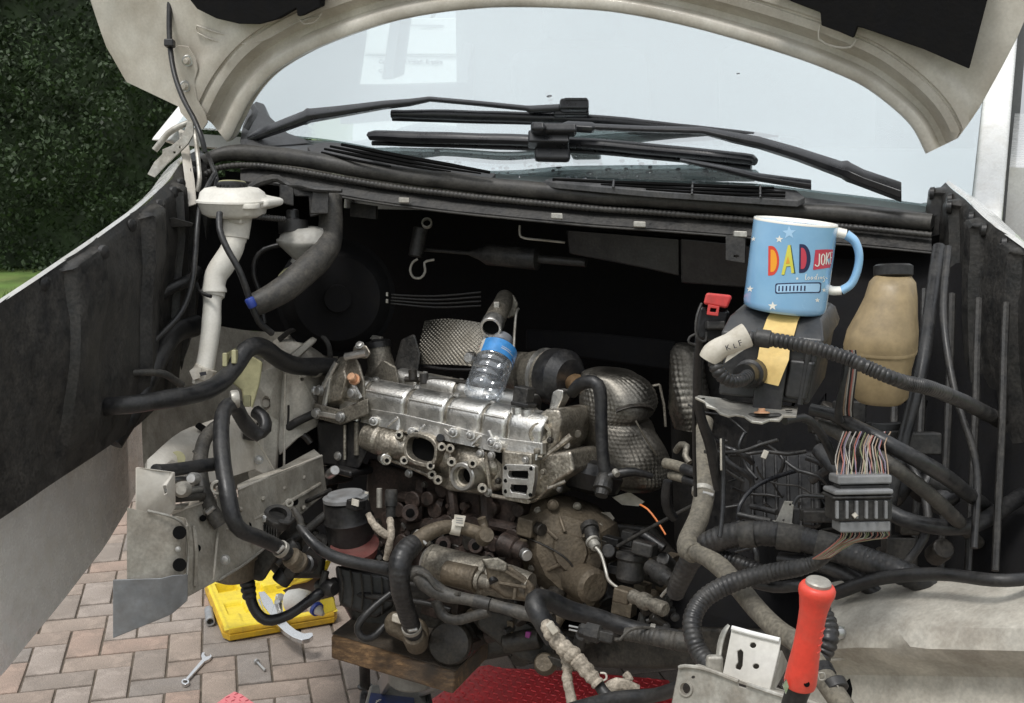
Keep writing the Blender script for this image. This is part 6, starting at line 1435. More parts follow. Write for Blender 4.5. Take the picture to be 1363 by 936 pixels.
def dshape(x0, x1, y0, y1, sl=0, n=14):
    h = y1 - y0; w = x1 - x0
    return [(x0 + sl, y0), (x0, y1)] + [(x0 + w * .30 + (w * .70) * math.cos(math.pi / 2 - math.pi * i / n), (y0 + y1) / 2 + h / 2 * math.sin(math.pi / 2 - math.pi * i / n)) for i in range(n + 1)]
mpoly('letter_d', dshape(238, 322, 344, 574, 6), PR['red'], .00025)
mpoly('letter_fill', dshape(257, 306, 374, 546, 4), PR['orange'], .0004)
mpoly('letter_a', [(348, 578), (340, 570), (393, 350), (412, 346), (440, 560), (436, 566), (420, 562), (414, 510), (376, 512), (360, 574)], PR['dkgreen'], .0002)
mpoly('letter_a', [(336, 570), (388, 346), (405, 344), (430, 558), (410, 562), (404, 506), (374, 508), (358, 572)], PR['yel'], .00035)
mpoly('letter_fill', [(369, 488), (387, 430), (400, 486)], PR['amber'], .0005)
mpoly('letter_d', dshape(466, 553, 340, 560, 6), PR['navy'], .00025)
mpoly('letter_fill', dshape(479, 523, 368, 530, 4), PR['crim'], .0004)
mpoly('joke_panel', [(588, 384), (660, 378), (724, 374), (716, 450), (700, 514), (640, 526), (572, 538), (570, 530)], PR['crim'], .00025)
def stroke(name, pts, w, col, off=.0004):
    L_, R_ = [], []
    for i, (x, y) in enumerate(pts):
        a, b = pts[max(i - 1, 0)], pts[min(i + 1, len(pts) - 1)]
        dx, dy = b[0] - a[0], b[1] - a[1]; l = math.hypot(dx, dy) or 1
        L_.append((x - dy / l * w / 2, y + dx / l * w / 2)); R_.append((x + dy / l * w / 2, y - dx / l * w / 2))
    return mpoly(name, L_ + R_[::-1], col, off)
J = 9
stroke('letter_j', [(618, 412), (616, 480), (612, 500), (602, 508), (590, 504), (585, 494)], J, PR['wht'])
stroke('letter_o', [(632, 450), (636, 425), (646, 414), (656, 424), (658, 450), (652, 484), (642, 497), (633, 488), (632, 450)], J, PR['wht'])
stroke('letter_k', [(672, 402), (668, 492)], J, PR['wht']); stroke('letter_k', [(694, 398), (674, 446), (690, 490)], J * .8, PR['wht'])
stroke('letter_e', [(718, 394), (703, 396), (698, 482), (708, 480)], J * .7, PR['wht']); stroke('letter_e', [(702, 438), (714, 436)], J * .7, PR['wht'])
scr = [[(518, 568), (512, 600), (514, 614), (524, 608)], [(536, 590), (528, 600), (533, 612), (542, 604), (540, 592), (536, 590)], [(562, 588), (552, 598), (555, 611), (564, 602), (566, 588), (566, 608)], [(590, 586), (578, 598), (582, 611), (592, 598)], [(600, 566), (592, 606), (598, 610)], [(612, 588), (608, 606), (613, 609)], [(621, 604), (628, 588), (634, 592), (632, 606)], [(652, 584), (642, 594), (646, 604), (655, 596), (652, 620), (642, 628)], [(664, 590), (670, 600), (678, 596)]]
for s_ in scr: stroke('script_letter', s_, 5.5, PR['wht'])
def rrect(x0, y0, x1, y1, sk, r=10):
    return [(x0 + r, y0), (x1 - r, y0 + sk), (x1, y0 + sk + r), (x1 - 6, y1 + sk * .5 - r), (x1 - 6 - r, y1 + sk * .5), (x0 + r - 2, y1), (x0 - 2, y1 - r), (x0, y0 + r)]
mpoly('loading_bar', rrect(290, 637, 632, 717, -6), PR['navy'], .00025, holes=[rrect(298, 645, 624, 709, -5)])
mpoly('bar_window', rrect(299, 646, 623, 708, -5), PR['paleb'], .00015)
for k in range(8): mpoly('bar_tick', [(314 + 27 * k, 658), (324 + 27 * k, 657), (322 + 27 * k, 697), (311 + 27 * k, 698)], PR['navy'], .00035)
def star(x, y, r, rot=0, col='wht'):
    mpoly('star', [(x + (r if i % 2 == 0 else r * .42) * math.sin(rot + math.pi * i / 5), y - (r if i % 2 == 0 else r * .42) * math.cos(rot + math.pi * i / 5)) for i in range(10)], PR[col], .0002)
star(325, 297, 30, .1); star(98, 670, 28, .1); star(268, 812, 36, .05); star(600, 770, 20); star(131, 274, 20); star(452, 603, 13); star(652, 690, 18); star(398, 250, 52, 0, 'paleb')

# ---- red-capped battery terminal holder left of the box
th_ = thing('terminal_holder', 'black terminal holder with a bright red flip cover', 'terminal cover', P(940, 455, 1.45))
obj('holder_body', loft([[P(x, y, d) for x, y in ((931, 408), (972, 414), (966, 440), (958, 456), (930, 452), (926, 440))] for d in (1.46, 1.42)]), 'black', th_, bevel=.004)
obj('holder_latch', tube([(934, 404, 1.415), (928, 420, 1.41), (926, 440, 1.41), (930, 452, 1.41), (939, 454, 1.41), (941, 442, 1.41)], 1.9, n=8, step=.01), 'blackd', th_)
obj('holder_latch', tube([(928, 444, 1.42), (918, 449, 1.42), (917, 456, 1.42), (926, 459, 1.42)], 1.8, n=8, step=.01), 'blackd', th_)
obj('holder_step', box(P(952, 433, 1.41), (RT, UP, FWD), (.022, .010, .016)), 'blackd', th_, bevel=.002)
rcv = obj('red_cover', loft([[P(x, y, d) for x, y in ((940, 389.5), (974, 393), (974, 397), (968, 411), (936, 405))] for d in (1.44, 1.395)]), 'red', th_, bevel=.003)
obj('cover_tab', plate([[P(x, y, 1.394) for x, y in ((943, 405), (958, 408), (956, 421), (941, 419))], [P(x, y, 1.394) for x, y in ((946, 410), (954, 411), (953, 416), (945, 415))]], FWD * .004), 'red', th_, bevel=.0008)
hose('black hose running down from the red-capped terminal', [(931, 448, 1.46, 5.5), (929, 490, 1.50, 6), (929, 530, 1.54, 6.5), (934, 560, 1.57, 7), (945, 590, 1.60, 8), (950, 615, 1.62, 7), (956, 650, 1.64, 6)], 6, 'rubber', n=14)
hose('thin black wire beside the terminal hose', [(926, 470, 1.52), (924, 540, 1.56), (924, 600, 1.6), (926, 660, 1.64)], 2.6, 'black', 'wire', n=8)
# corrugated conduit with a white wrap that plugs into the box
wc_ = thing('wrapped_conduit', 'corrugated conduit with white label wrap across the fuse box front', 'conduit', P(1000, 510, 1.28))
obj('conduit_run', tube([(985, 449, 1.27), (1005, 450, 1.265), (1035, 453, 1.258), (1065, 459, 1.252), (1100, 468, 1.245), (1130, 478, 1.24), (1152, 488, 1.235), (1200, 508, 1.24), (1260, 524, 1.32), (1330, 560, 1.8)], 9.8, n=18, pitch=.0052, amp=.13), 'conduit', wc_)
obj('conduit_run', tube([(952, 476, 1.275), (953, 488, 1.27), (961, 500, 1.27), (974, 507, 1.275), (988, 505, 1.285), (996, 499, 1.30)], 9.3, n=18, pitch=.0052, amp=.13), 'conduit', wc_)
obj('conduit_clip', lathe(P(1006, 449.5, 1.2645), P(1026, 452, 1.26), [(0, .0082), (.05, .0096), (.95, .0096), (1, .0082)], 18), 'blackd', wc_, sharp=25)
lab = obj('label_wrap', tube([(944, 478, 1.272, 14), (949, 470, 1.27, 15), (958, 463, 1.268, 14.5), (972, 457, 1.267, 15), (986, 449, 1.267, 16.5), (994, 445, 1.267, 17)], 15, n=18, step=.01), 'label', wc_)
obj('wrap_flap', plate([P(x, y, 1.263) for x, y in ((968, 474), (992, 462), (990, 466), (965, 483))], FWD * .002), 'label', wc_)
lpl = PL(P(972, 456, 1.2485), -FWD)
for ch, x, y, a, s in (('F', 984, 461, 18, 11), ('L', 977, 464, 16, 9), ('K', 967, 467, 20, 10)):
    o0 = lpl(x, y); k = s * 1.254 / F; ca, sa = math.cos(R(a)), math.sin(R(a))
    obj('label_print', thick(text_bm(ch, k, lambda p, q: o0 + RT * (p * ca - q * sa) + UP * (p * sa + q * ca)), FWD * .0015), 'ink', lab, smooth=False)
# yellowed reservoir at the right edge
yr = thing('washer_bottle', 'yellowed plastic washer bottle at the right wing', 'reservoir', P(1170, 530, 1.6))
yc = lambda x, y: P(x, y, 1.62)
obj('bottle_body', loft([loz(yc(1172, 532), .030, .04), loz(yc(1172, 526), .036, .045), loz(yc(1172, 490), .040, .05), loz(yc(1172, 470), .045, .05), loz(yc(1172, 460), .048, .055), loz(yc(1175, 440), .046, .055), loz(yc(1180, 420), .040, .05), loz(yc(1186, 396), .034, .045), loz(yc(1188, 376), .030, .04), loz(yc(1189, 366), .022, .028)]), 'tanky', yr, sharp=50)
obj('bottle_cap', lathe(yc(1189, 368), yc(1189, 352), [(0, .024), (.1, .026), (.85, .026), (1, .022)], 24), 'black', yr, sharp=30)
obj('bottle_band', loft([loz(yc(1172, 468), .0465, .052), loz(yc(1172, 464), .0478, .053), loz(yc(1172, 460), .0465, .052)]), 'tanky', yr)
# wires between box and bottle
wb_ = thing('wire_bundle', 'bare multicoloured wires dropping beside the washer bottle', 'wires', P(1130, 540, 1.45))
for k, m in enumerate(['black', 'wtan', 'wwht', 'black', 'wred', 'wwht', 'black']):
    x = 1126 + 2.4 * k
    obj('wire', tube([(x - 2, 466, 1.45), (x, 490, 1.45), (x - 3, 515, 1.45), (x - 6, 545, 1.46), (x - 4, 562, 1.47)], 1.3, n=6, step=.02), m, wb_)
obj('split_sheath', tube([(1128, 470, 1.44, 6), (1124, 500, 1.44, 4), (1116, 545, 1.45, 5), (1118, 560, 1.46, 6)], 5, n=10), 'rubber', wb_)
hose('black loom entering from the right under the washer bottle', [(1080, 545, 1.5, 8), (1110, 552, 1.48, 9), (1135, 566, 1.46, 10), (1180, 590, 1.42, 11), (1250, 630, 1.45, 11), (1320, 680, 1.75, 9)], 9, 'rubber', 'loom')
hose('second black loom just below it on the right', [(1090, 565, 1.5, 8), (1116, 575, 1.48, 10), (1140, 592, 1.45, 10), (1190, 622, 1.41, 10), (1250, 670, 1.5, 10), (1310, 730, 1.8, 9)], 9, 'rubberd', 'loom')
hose('black cable sagging under the fuse box tray', [(1044, 560, 1.36, 6), (1068, 556, 1.38, 6), (1085, 568, 1.4, 6), (1100, 590, 1.42, 6), (1112, 616, 1.43, 6)], 6, 'rubber', 'cable')
# big grey multi-pin connector with coloured wires
mc = thing('harness_connector', 'big grey multi pin harness connector with coloured wires at the right', 'connector', P(1140, 710, 1.36))
cxv = (RT * .995 + UP * .02).normalized(); cyv = UP
def cbx(name, x0, y0, x1, y1, dep, m='grey', d=1.36, par=None, bv=.0025):
    return obj(name, box(P((x0 + x1) / 2, (y0 + y1) / 2, d) + FWD * dep / 2, (cxv, cyv, FWD), ((x1 - x0) * d / F, (y1 - y0) * d / F, dep)), m, par or mc, bevel=bv)
cbx('top_strip', 1115, 633, 1188, 645, .04)
cbx('collar', 1118, 645, 1186, 655, .03, 'blackd', 1.365)
cbx('slide_bar', 1110, 652, 1190, 659, .05, 'grey', 1.352)
cbx('slide_bar', 1108, 660, 1190, 665, .05, 'blackd', 1.354)
body = cbx('connector_body', 1111, 664, 1188, 694, .045, 'blackd', 1.358)
for k in range(6): cbx('body_rib', 1113 + 13 * k, 667, 1117 + 13 * k, 691, .006, 'grey', 1.352, body, .001)
cbx('bottom_strip', 1118, 694, 1186, 709, .036, 'grey', 1.36)
obj('white_latch', lathe(P(1138, 686, 1.349), P(1138, 686, 1.356), [(0, .003), (1, .0042)], 4), 'label', mc)
random.seed(3)
for k in range(30):
    x = 1114 + 2.4 * k + random.uniform(-1, 1)
    m = ['wtan', 'wwht', 'wred', 'wpur', 'black', 'wtan', 'wwht', 'wgrn'][k % 8]
    xt = 1118 + 2.0 * k + random.uniform(-6, 6)
    obj('wire', tube([(x, 636, 1.375), ((x + xt) / 2 + random.uniform(-4, 4), 615, 1.385), (xt, 596 + random.uniform(-5, 4), 1.40), (xt + 8, 575, 1.43)], .85, n=6, step=.02), m, mc)
for k in range(22):
    x = 1120 + 3.0 * k
    m = ['wred', 'wgrn', 'wwht', 'wtan', 'wgrn', 'black', 'wwht', 'wred'][(k * 3) % 8]
    obj('wire', tube([(x, 708, 1.378), (x - 2 + random.uniform(-3, 3), 716, 1.38), (1106 + k * 1.6 + random.uniform(-3, 3), 728 - k * .3, 1.39), (1092 + k * .6, 738 + k * .2, 1.40), (1082, 744, 1.41)], .85, n=6, step=.02), m, mc)
# corrugated conduits and the muddy hose
hose('fat taped conduit arching from the centre to the right edge', [(898, 790, 1.72, 12), (906, 768, 1.70, 14), (920, 744, 1.68, 15), (944, 724, 1.66, 16), (980, 713, 1.64, 16.5), (1020, 711, 1.62, 17), (1060, 716, 1.60, 17), (1100, 727, 1.57, 17), (1150, 744, 1.53, 17), (1230, 776, 1.50, 16), (1300, 830, 1.62, 14)], 16, 'conduit', 'conduit', n=20, pitch=.0085, amp=.05)
c1 = thing('conduit_tape', 'black tape bandaging the fat arching conduit', 'tape', P(1000, 712, 1.63))
for (x0, y0, x1, y1, d) in ((985, 712, 1006, 711, 1.634), (1034, 713, 1068, 718, 1.603), (1086, 723, 1116, 731, 1.565)):
    obj('tape_wrap', lathe(P(x0, y0, d), P(x1, y1, d - .008), [(0, .0172), (.06, .0182), (.94, .0182), (1, .0172)], 20), 'rubberd', c1)
hose('long corrugated conduit looping from the connector down to the cross member', [(1122, 718, 1.40, 7), (1108, 733, 1.41, 8), (1092, 746, 1.42, 9), (1080, 752, 1.43, 10), (1060, 757, 1.44, 11.5), (1030, 762, 1.46, 12), (1000, 768, 1.47, 12.5), (965, 780, 1.48, 13), (938, 797, 1.48, 13), (923, 820, 1.47, 13), (922, 845, 1.46, 13), (930, 868, 1.45, 13), (945, 888, 1.43, 13), (962, 910, 1.42, 13), (970, 940, 1.4, 13)], 12.5, 'conduit', 'conduit', n=20, pitch=.0065, amp=.07)
hose('dark corrugated stub behind the muddy hose', [(960, 742, 1.66), (985, 750, 1.64), (1010, 760, 1.62), (1022, 770, 1.6)], 10, 'conduit', 'conduit', n=16, pitch=.007, amp=.1)
mh = thing('muddy_hose', 'long mud coated hose running diagonally down to the cross member', 'hose', P(1000, 830, 1.5))
obj('upper_run', tube([(940, 560, 1.86, 10), (934, 590, 1.82, 12), (936, 625, 1.78, 13.5), (936, 660, 1.74, 14), (930, 690, 1.71, 14), (920, 712, 1.68, 14), (914, 726, 1.66, 13.5), (915, 735, 1.65, 12)], 13.5, n=20), 'tan', mh)
obj('lower_run', tube([(922, 734, 1.62, 11), (940, 742, 1.60, 12), (960, 756, 1.57, 13), (985, 784, 1.52, 13.5), (1008, 812, 1.47, 14), (1034, 836, 1.42, 14), (1060, 853, 1.37, 14), (1082, 878, 1.33, 14.5), (1100, 908, 1.30, 15), (1118, 935, 1.28, 15), (1140, 970, 1.26, 15)], 13.5, n=20), 'tan', mh)
obj('joint_band', lathe(P(913, 730, 1.64), P(924, 736, 1.615), [(0, .012), (.1, .0145), (.9, .0145), (1, .012)], 16), 'tan', mh)
obj('zip_tie', tube([(916, 722, 1.63), (921, 731, 1.62), (918, 741, 1.62)], 2.2, n=8, step=.01), 'black', mh)
hose('fat corrugated hose end behind the red handle', [(1092, 812, 1.40), (1101, 830, 1.39), (1103, 848, 1.38), (1097, 866, 1.38), (1086, 880, 1.38)], 13.5, 'conduit', 'conduit', n=20, pitch=.007, amp=.12)
jc = thing('jubilee_clip', 'black clamp with wire ears near the end of the muddy hose', 'clip', P(1095, 900, 1.3))
obj('band', lathe(P(1092, 890, 1.318), P(1098, 902, 1.306), [(0, .0125), (.1, .0138), (.9, .0138), (1, .0125)], 18), 'black', jc)
for x, y in ((1094, 900), (1112, 917)): obj('wire_ear', tube([(x - 4, y - 4, 1.283), (x + 3, y - 4, 1.281), (x + 4, y + 4, 1.281), (x - 3, y + 5, 1.283), (x - 5, y - 3, 1.284)], 1.1, n=6, step=.005), 'bracket', jc)
obj('band', lathe(P(1108, 907, 1.298), P(1114, 920, 1.29), [(0, .0128), (.1, .014), (.9, .014), (1, .0128)], 18), 'black', jc)
hose('black strap cable beside the muddy hose top', [(961, 583, 1.62), (962, 610, 1.62), (963, 640, 1.62), (962, 680, 1.61), (958, 715, 1.6)], 3.4, 'rubber', 'cable', n=10)
obj('cable_highlight', cyl(P(959.5, 584, 1.61), P(960, 626, 1.61), .0014, 8), 'label', label='white sliver painting a highlight on the strap cable', cat='sleeve')  # thin white rod painting a highlight along the cable
# heater pipes between shield and hose
for k, (lab_, pts, r) in enumerate((('upper beige heater pipe stub with a black hose pushed on', [(886, 616, 1.98), (898, 619, 1.96), (912, 624, 1.95)], 7), ('lower beige heater pipe stub', [(893, 632, 1.98), (904, 635, 1.96), (914, 638, 1.95)], 6))):
    t = thing('heater_pipe', lab_, 'pipe', P(pts[0][0], pts[0][1], 1.98))
    obj('pipe_stub', tube([(x, y, d, r) for x, y, d in pts], r, n=16), 'tan', t)
    obj('pipe_hose', tube([(pts[-1][0] - 2, pts[-1][1], 1.95, r + .5), (pts[-1][0] + 14, pts[-1][1] + 6, 1.92, r), (pts[-1][0] + 30, pts[-1][1] + 12, 1.9, r)], r, n=14), 'rubber', t)
hose('grey curled pipe above the heater pipes', [(900, 600, 2.02), (906, 592, 2.0), (914, 594, 1.98), (912, 606, 1.97), (918, 616, 1.96)], 4.5, 'alug', 'pipe')
hose('tan pipe elbow rising out of the dark', [(889, 640, 2.02, 6), (887, 660, 2.03, 7), (890, 680, 2.05, 7), (898, 690, 2.06, 6)], 6.5, 'rubber', 'pipe')
hose('black elbow hose hooked over the catalyst shield', [(762, 522, 2.3, 8), (772, 512, 2.24, 9), (784, 508, 2.21, 9), (795, 512, 2.20, 9), (799, 528, 2.2, 9), (800, 560, 2.2, 8.5), (802, 600, 2.2, 8.5), (806, 628, 2.2, 8.5)], 9, 'rubber', n=18)
eh = thing('vacuum_valve', 'black ribbed valve at the bottom of the elbow hose', 'valve', P(806, 655, 2.18))
obj('valve_body', lathe(P(806, 632, 2.19), P(800, 660, 2.17), [(0, .012), (.2, .016), (.7, .018), (.75, .013), (1, .012)], 14), 'blackd', eh, sharp=25)
obj('valve_pin', cyl(P(818, 627, 2.17), P(822, 632, 2.16), .006, 12), 'bracket', eh)
obj('valve_arm', tube([(810, 634, 2.18, 5), (825, 630, 2.18, 7), (845, 628, 2.18, 6), (868, 634, 2.19, 4)], 6, n=12), 'black', eh)
canb = obj('black_canister', lathe(P(780, 655, 2.34), P(790, 610, 2.34), [(0, .03), (.15, .06), (.6, .075), (.9, .07), (1, .05)], 26), 'black', eng)
hose('orange wire poking up behind the gearbox', [(852, 672, 2.3), (862, 678, 2.28), (872, 690, 2.27), (880, 702, 2.26), (886, 712, 2.25)], 1.3, 'worg', 'wire', n=6)
# wiring clutter in the dark space on the right
random.seed(44)
tang = thing('wiring_tangle', 'tangle of thin black wires in the dark right of the engine', 'wires', P(1030, 700, 1.9))
for k in range(30):
    x, y, d = random.uniform(965, 1095), random.uniform(575, 712), random.uniform(1.75, 2.05)
    pts = [(x, y, d)]
    a = random.uniform(0, 6.28)
    for j in range(4):
        a += random.uniform(-.7, .7)
        pts.append((pts[-1][0] + 26 * math.cos(a), pts[-1][1] + 16 * math.sin(a), pts[-1][2] + random.uniform(-.02, .02)))
    obj('wire', tube(pts, random.choice((1.4, 2, 2.6, 4)), n=7), random.choice(['black', 'rubber', 'blackd']), tang, sharp=60)
hose('shiny black wire arcing up from the conduit', [(982, 692, 1.7), (985, 672, 1.7), (1000, 652, 1.72), (1020, 640, 1.74), (1042, 632, 1.78), (1062, 626, 1.8)], 3, 'gloss', 'wire', n=8)
hose('black wire hooking round the small steel plate', [(1056, 672, 1.62), (1062, 662, 1.62), (1075, 660, 1.62), (1098, 662, 1.6)], 2.6, 'rubber', 'wire', n=8)
sp_ = thing('steel_plate', 'small galvanised plate with two holes above the fat conduit', 'bracket', P(1044, 700, 1.64))
obj('plate', plate([[P(x, y, 1.64) for x, y in ((1045, 667), (1057, 668), (1054, 697), (1033, 695))], [P(x, y, 1.64) for x, y in arcpx(1052, 672, 1.6, 10)], [P(x, y, 1.64) for x, y in arcpx(1043, 693, 1.8, 10)]], FWD * .004), 'bracket', sp_, bevel=.0008)
obj('plate_post', box(P(1058, 690, 1.66), (RT, UP, FWD), (.010, .03, .02)), 'blackd', sp_, bevel=.002)
obj('plate_lip', plate([P(x, y, 1.638) for x, y in ((1032, 695), (1056, 697), (1058, 703), (1032, 701))], FWD * .02), 'bracket', sp_, bevel=.001)
hose('dark pipe with threaded ends beside the steel plate', [(982, 685, 1.68), (1005, 690, 1.67), (1026, 694, 1.66)], 4, 'blackd', 'pipe', n=10)
hose('second dark pipe above it with a hexagon end', [(1000, 674, 1.72), (1018, 678, 1.7), (1034, 682, 1.68)], 4, 'black', 'pipe', n=10)
obj('pale_connector', box(P(1018, 605, 1.70), ((RT * .9 - UP * .4).normalized(), (UP * .9 + RT * .4).normalized(), FWD), (.007, .012, .006)), 'label', label='tiny pale connector hanging under the fuse box tray', cat='connector', bevel=.001)
obj('conduit_bracket', loft([[P(x, y, d) for x, y in ((975, 700), (990, 690), (1030, 700), (1032, 712), (978, 714))] for d in (1.74, 1.68)]), 'grime', label='oily bracket under the fat conduit', cat='bracket', bevel=.004)
gb_ = thing('relay_box', 'dark ribbed relay block deep on the right', 'relay box', P(1060, 680, 1.9))
obj('relay_case', hexa([P(985, 600, 2.0), P(1090, 600, 1.9), P(1095, 705, 1.86), P(985, 700, 1.96)], [P(985, 600, 2.1), P(1090, 600, 2.0), P(1095, 705, 1.96), P(985, 700, 2.06)]), 'black', gb_, bevel=.01)
for k in range(6): obj('case_rib', tube([(1000 + 16 * k, 606, 1.98 - .014 * k), (1002 + 16 * k, 700, 1.94 - .014 * k)], 2.2, n=6, step=.2), 'black', gb_)

# ---- red handled tool standing in the cross member
hm = thing('red_tool', 'red handled striking tool with steel cap stuck in the front cross member', 'screwdriver', P(1060, 915, 1.13))
h0, h1 = P(1064, 914, 1.13), P(1089, 778, 1.10)
obj('handle', lathe(h0, h1, [(0, .0125), (.015, .0145), (.06, .0152), (.2, .0142), (.4, .0125), (.6, .0122), (.75, .0128), (.87, .0150), (.92, .0168), (.96, .0168), (.985, .0155), (1, .0135)], 40), 'redh', hm, sharp=40)
obj('strike_cap', lathe(line(h0, h1, .985), line(h0, h1, 1.045), [(0, .011), (.1, .0118), (.7, .0118), (.9, .0105), (1, .007)], 32), 'bracket', hm, sharp=30)
for k in range(6):
    p = line(h0, h1, .2 + .07 * k); ax = (h1 - h0).normalized()
    obj('grip_ridge', tube([Vector((*(p + (RT * math.cos(a) - FWD * math.sin(a)) * .0128 + ax * (.004 * math.cos(a))),)) for a in (.2, .6, 1.0)], .0009, n=6, step=.01), 'redh', hm)
obj('hang_hole', lathe(line(h0, h1, .07) - FWD * .0156 + RT * .002, line(h0, h1, .07) - FWD * .008 + RT * .002, [(0, .0028), (1, .0026)], 14), DARKHOLE, hm)
obj('ferrule', lathe(P(1052, 948, 1.14), P(1064, 913, 1.13), [(0, .0105), (.8, .0115), (1, .012)], 24), 'black', hm)
obj('steel_clip', plate([P(x, y, 1.118) for x, y in ((1042, 912), (1047, 905), (1050, 914), (1046, 924))], FWD * .003), 'chrome', hm)

# ---- plastic water bottle resting on the cam cover
wbot = thing('water_bottle', 'clear ribbed plastic water bottle with blue label lying back on the engine', 'bottle', P(640, 535, 2.34))
ba, bb = P(641, 528, 2.33), P(669, 451, 2.42)
bax = (bb - ba); BL = bax.length
pet = bpy.data.materials.new('clear plastic'); pet.use_nodes = True
N, L = pet.node_tree.nodes, pet.node_tree.links; N.remove(N['Principled BSDF'])
t1 = N.new('ShaderNodeBsdfTransparent'); t1.inputs[0].default_value = (.86, .88, .90, 1)
g1 = N.new('ShaderNodeBsdfGlossy'); g1.inputs[0].default_value = (.95, .97, 1, 1); g1.inputs[1].default_value = .08
lw = N.new('ShaderNodeLayerWeight'); lw.inputs[0].default_value = .42
mr_ = N.new('ShaderNodeMapRange'); mr_.inputs[3].default_value = .05; mr_.inputs[4].default_value = .5
mx_ = N.new('ShaderNodeMixShader')
d1 = N.new('ShaderNodeBsdfDiffuse'); d1.inputs[0].default_value = (.72, .75, .78, 1)
mx2 = N.new('ShaderNodeMixShader'); mx2.inputs[0].default_value = .10
L.new(t1.outputs[0], mx2.inputs[1]); L.new(d1.outputs[0], mx2.inputs[2])
L.new(lw.outputs['Facing'], mr_.inputs[0]); L.new(mr_.outputs[0], mx_.inputs[0]); L.new(mx2.outputs[0], mx_.inputs[1]); L.new(g1.outputs[0], mx_.inputs[2]); L.new(mx_.outputs[0], N['Material Output'].inputs[0])
br_ = .0385
prof = [(0, .55), (.005, .8), (.03, .96), (.10, 1), (.20, .985), (.22, .955), (.24, .985), (.31, 1), (.33, .962), (.345, .962), (.36, 1), (.43, 1), (.45, .962), (.465, .962), (.48, 1), (.54, 1), (.555, .965), (.565, .965), (.58, .99), (.80, .97), (.85, .80), (.88, .58), (.90, .40), (.93, .38)]
obj('bottle_body', lathe(ba, bb, [(t, r * br_) for t, r in prof], 40), pet, wbot, sharp=60)
for k in range(5):
    a = 2 * math.pi * k / 5; u, v = frame(bax)
    obj('base_lobe', tube([Vector((*(ba + bax * t + (u * math.cos(a) + v * math.sin(a)) * r),)) for t, r in ((.16, .036), (.08, .034), (.03, .026), (.02, .012))], .003, n=8, step=.008), pet, wbot)
def bwrap(t0, t1, a0, a1, r, m, name):
    u, v = frame(bax); fr_ = -(FWD - bax.normalized() * FWD.dot(bax.normalized())).normalized(); rr = bax.normalized().cross(fr_); rr = rr if rr.x > 0 else -rr
    return obj(name, grid(lambda i, j: ba + bax * (t0 + (t1 - t0) * j) + (fr_ * math.cos(a0 + (a1 - a0) * i) + rr * math.sin(a0 + (a1 - a0) * i)) * (r * (1 - .16 * max(0, (t0 + (t1 - t0) * j) - .8) / .05 * .5)), 30, 3), m, wbot)
blab = bwrap(.575, .80, -.95, 1.75, br_ * 1.005, mat('blue bottle label', (.05, .24, .56), .4, var=.2, scale=60, bump=0), 'label')
bwrap(.575, .80, -1.7, -.95, br_ * 1.006, 'label', 'label_panel')
for k in range(3): bwrap(.64 + .05 * k, .665 + .05 * k, -1.45, -1.2, br_ * 1.012, 'ink' if k != 1 else 'wred', 'label_print')
bwrap(.655, .665, .1, .9, br_ * 1.012, 'label', 'label_print'); bwrap(.685, .693, .1, .7, br_ * 1.012, 'label', 'label_print')
u_, v_ = frame(bax)
lp = ba + bax * .755 - FWD * (br_ * 1.0) - RT * .012
obj('label_logo', ring(lp + FWD * .002 , -FWD + UP * .35, .0075, .0048, .002), 'label', wbot)
bwrap(.605, .63, .9, 1.7, br_ * 1.012, 'navy', 'label_band')
obj('cap', lathe(line(ba, bb, .91), line(ba, bb, 1.03), [(0, .0195), (.05, .0205), (.9, .0205), (1, .018)], 26), mat('grey translucent cap', (.20, .21, .23), .35, bump=.05), wbot, sharp=30)
obj('neck_ring', lathe(line(ba, bb, .885), line(ba, bb, .90), [(0, .019), (.5, .022), (1, .019)], 26), pet, wbot)

# black looms and brackets crowding the right inner wing
random.seed(91)
rl = [('black loom sagging behind the harness connector', [(1090, 600, 1.75), (1130, 640, 1.68), (1200, 690, 1.6), (1290, 700, 1.62), (1360, 660, 1.72)], 11),
 ('thin black hose looping behind the harness connector', [(1080, 640, 1.8), (1150, 600, 1.72), (1215, 625, 1.66), (1235, 700, 1.62), (1200, 760, 1.62)], 6),
 ('black hose rising beside the washer bottle', [(1180, 690, 1.66), (1200, 600, 1.66), (1228, 480, 1.70), (1240, 400, 1.78), (1250, 330, 1.86)], 9),
 ('black cable dropping past the right end of the cowl', [(1262, 330, 1.8), (1256, 420, 1.72), (1270, 520, 1.66), (1300, 620, 1.62), (1296, 730, 1.58)], 5),
 ('dusty black loom under the fat arching conduit', [(1040, 745, 1.62), (1090, 752, 1.58), (1140, 772, 1.55), (1190, 810, 1.54), (1215, 850, 1.56)], 10),
 ('second dusty loom low behind the red handled tool', [(985, 770, 1.66), (1030, 782, 1.62), (1070, 780, 1.58), (1104, 792, 1.60), (1130, 830, 1.62)], 8),
 ('black hose lying across the top of the pale right rail', [(1110, 790, 1.55), (1170, 770, 1.5), (1250, 764, 1.43), (1340, 772, 1.36), (1420, 760, 1.4)], 9)]
for lab_, pts, r in rl: hose(lab_, pts, r, random.choice(['rubber', 'black', 'conduit']), 'loom' if 'loom' in lab_ else 'hose', n=14)
for k in range(18):
    x, y = random.uniform(1085, 1260), random.uniform(540, 770)
    a = P(x, y, 1.86 - (x - 1085) * .0012 + random.uniform(-.06, .02)); e = Vector([random.uniform(-1, 1) for _ in range(3)]).normalized()
    obj('bracket_piece', box(a, (RT, UP, FWD), (random.uniform(.02, .06), random.uniform(.012, .04), .03)) if k % 2 else cyl(a - e * .015, a + e * .02, random.uniform(.008, .02), 12), random.choice(['black', 'grime', 'blackd']), van, bevel=.003)
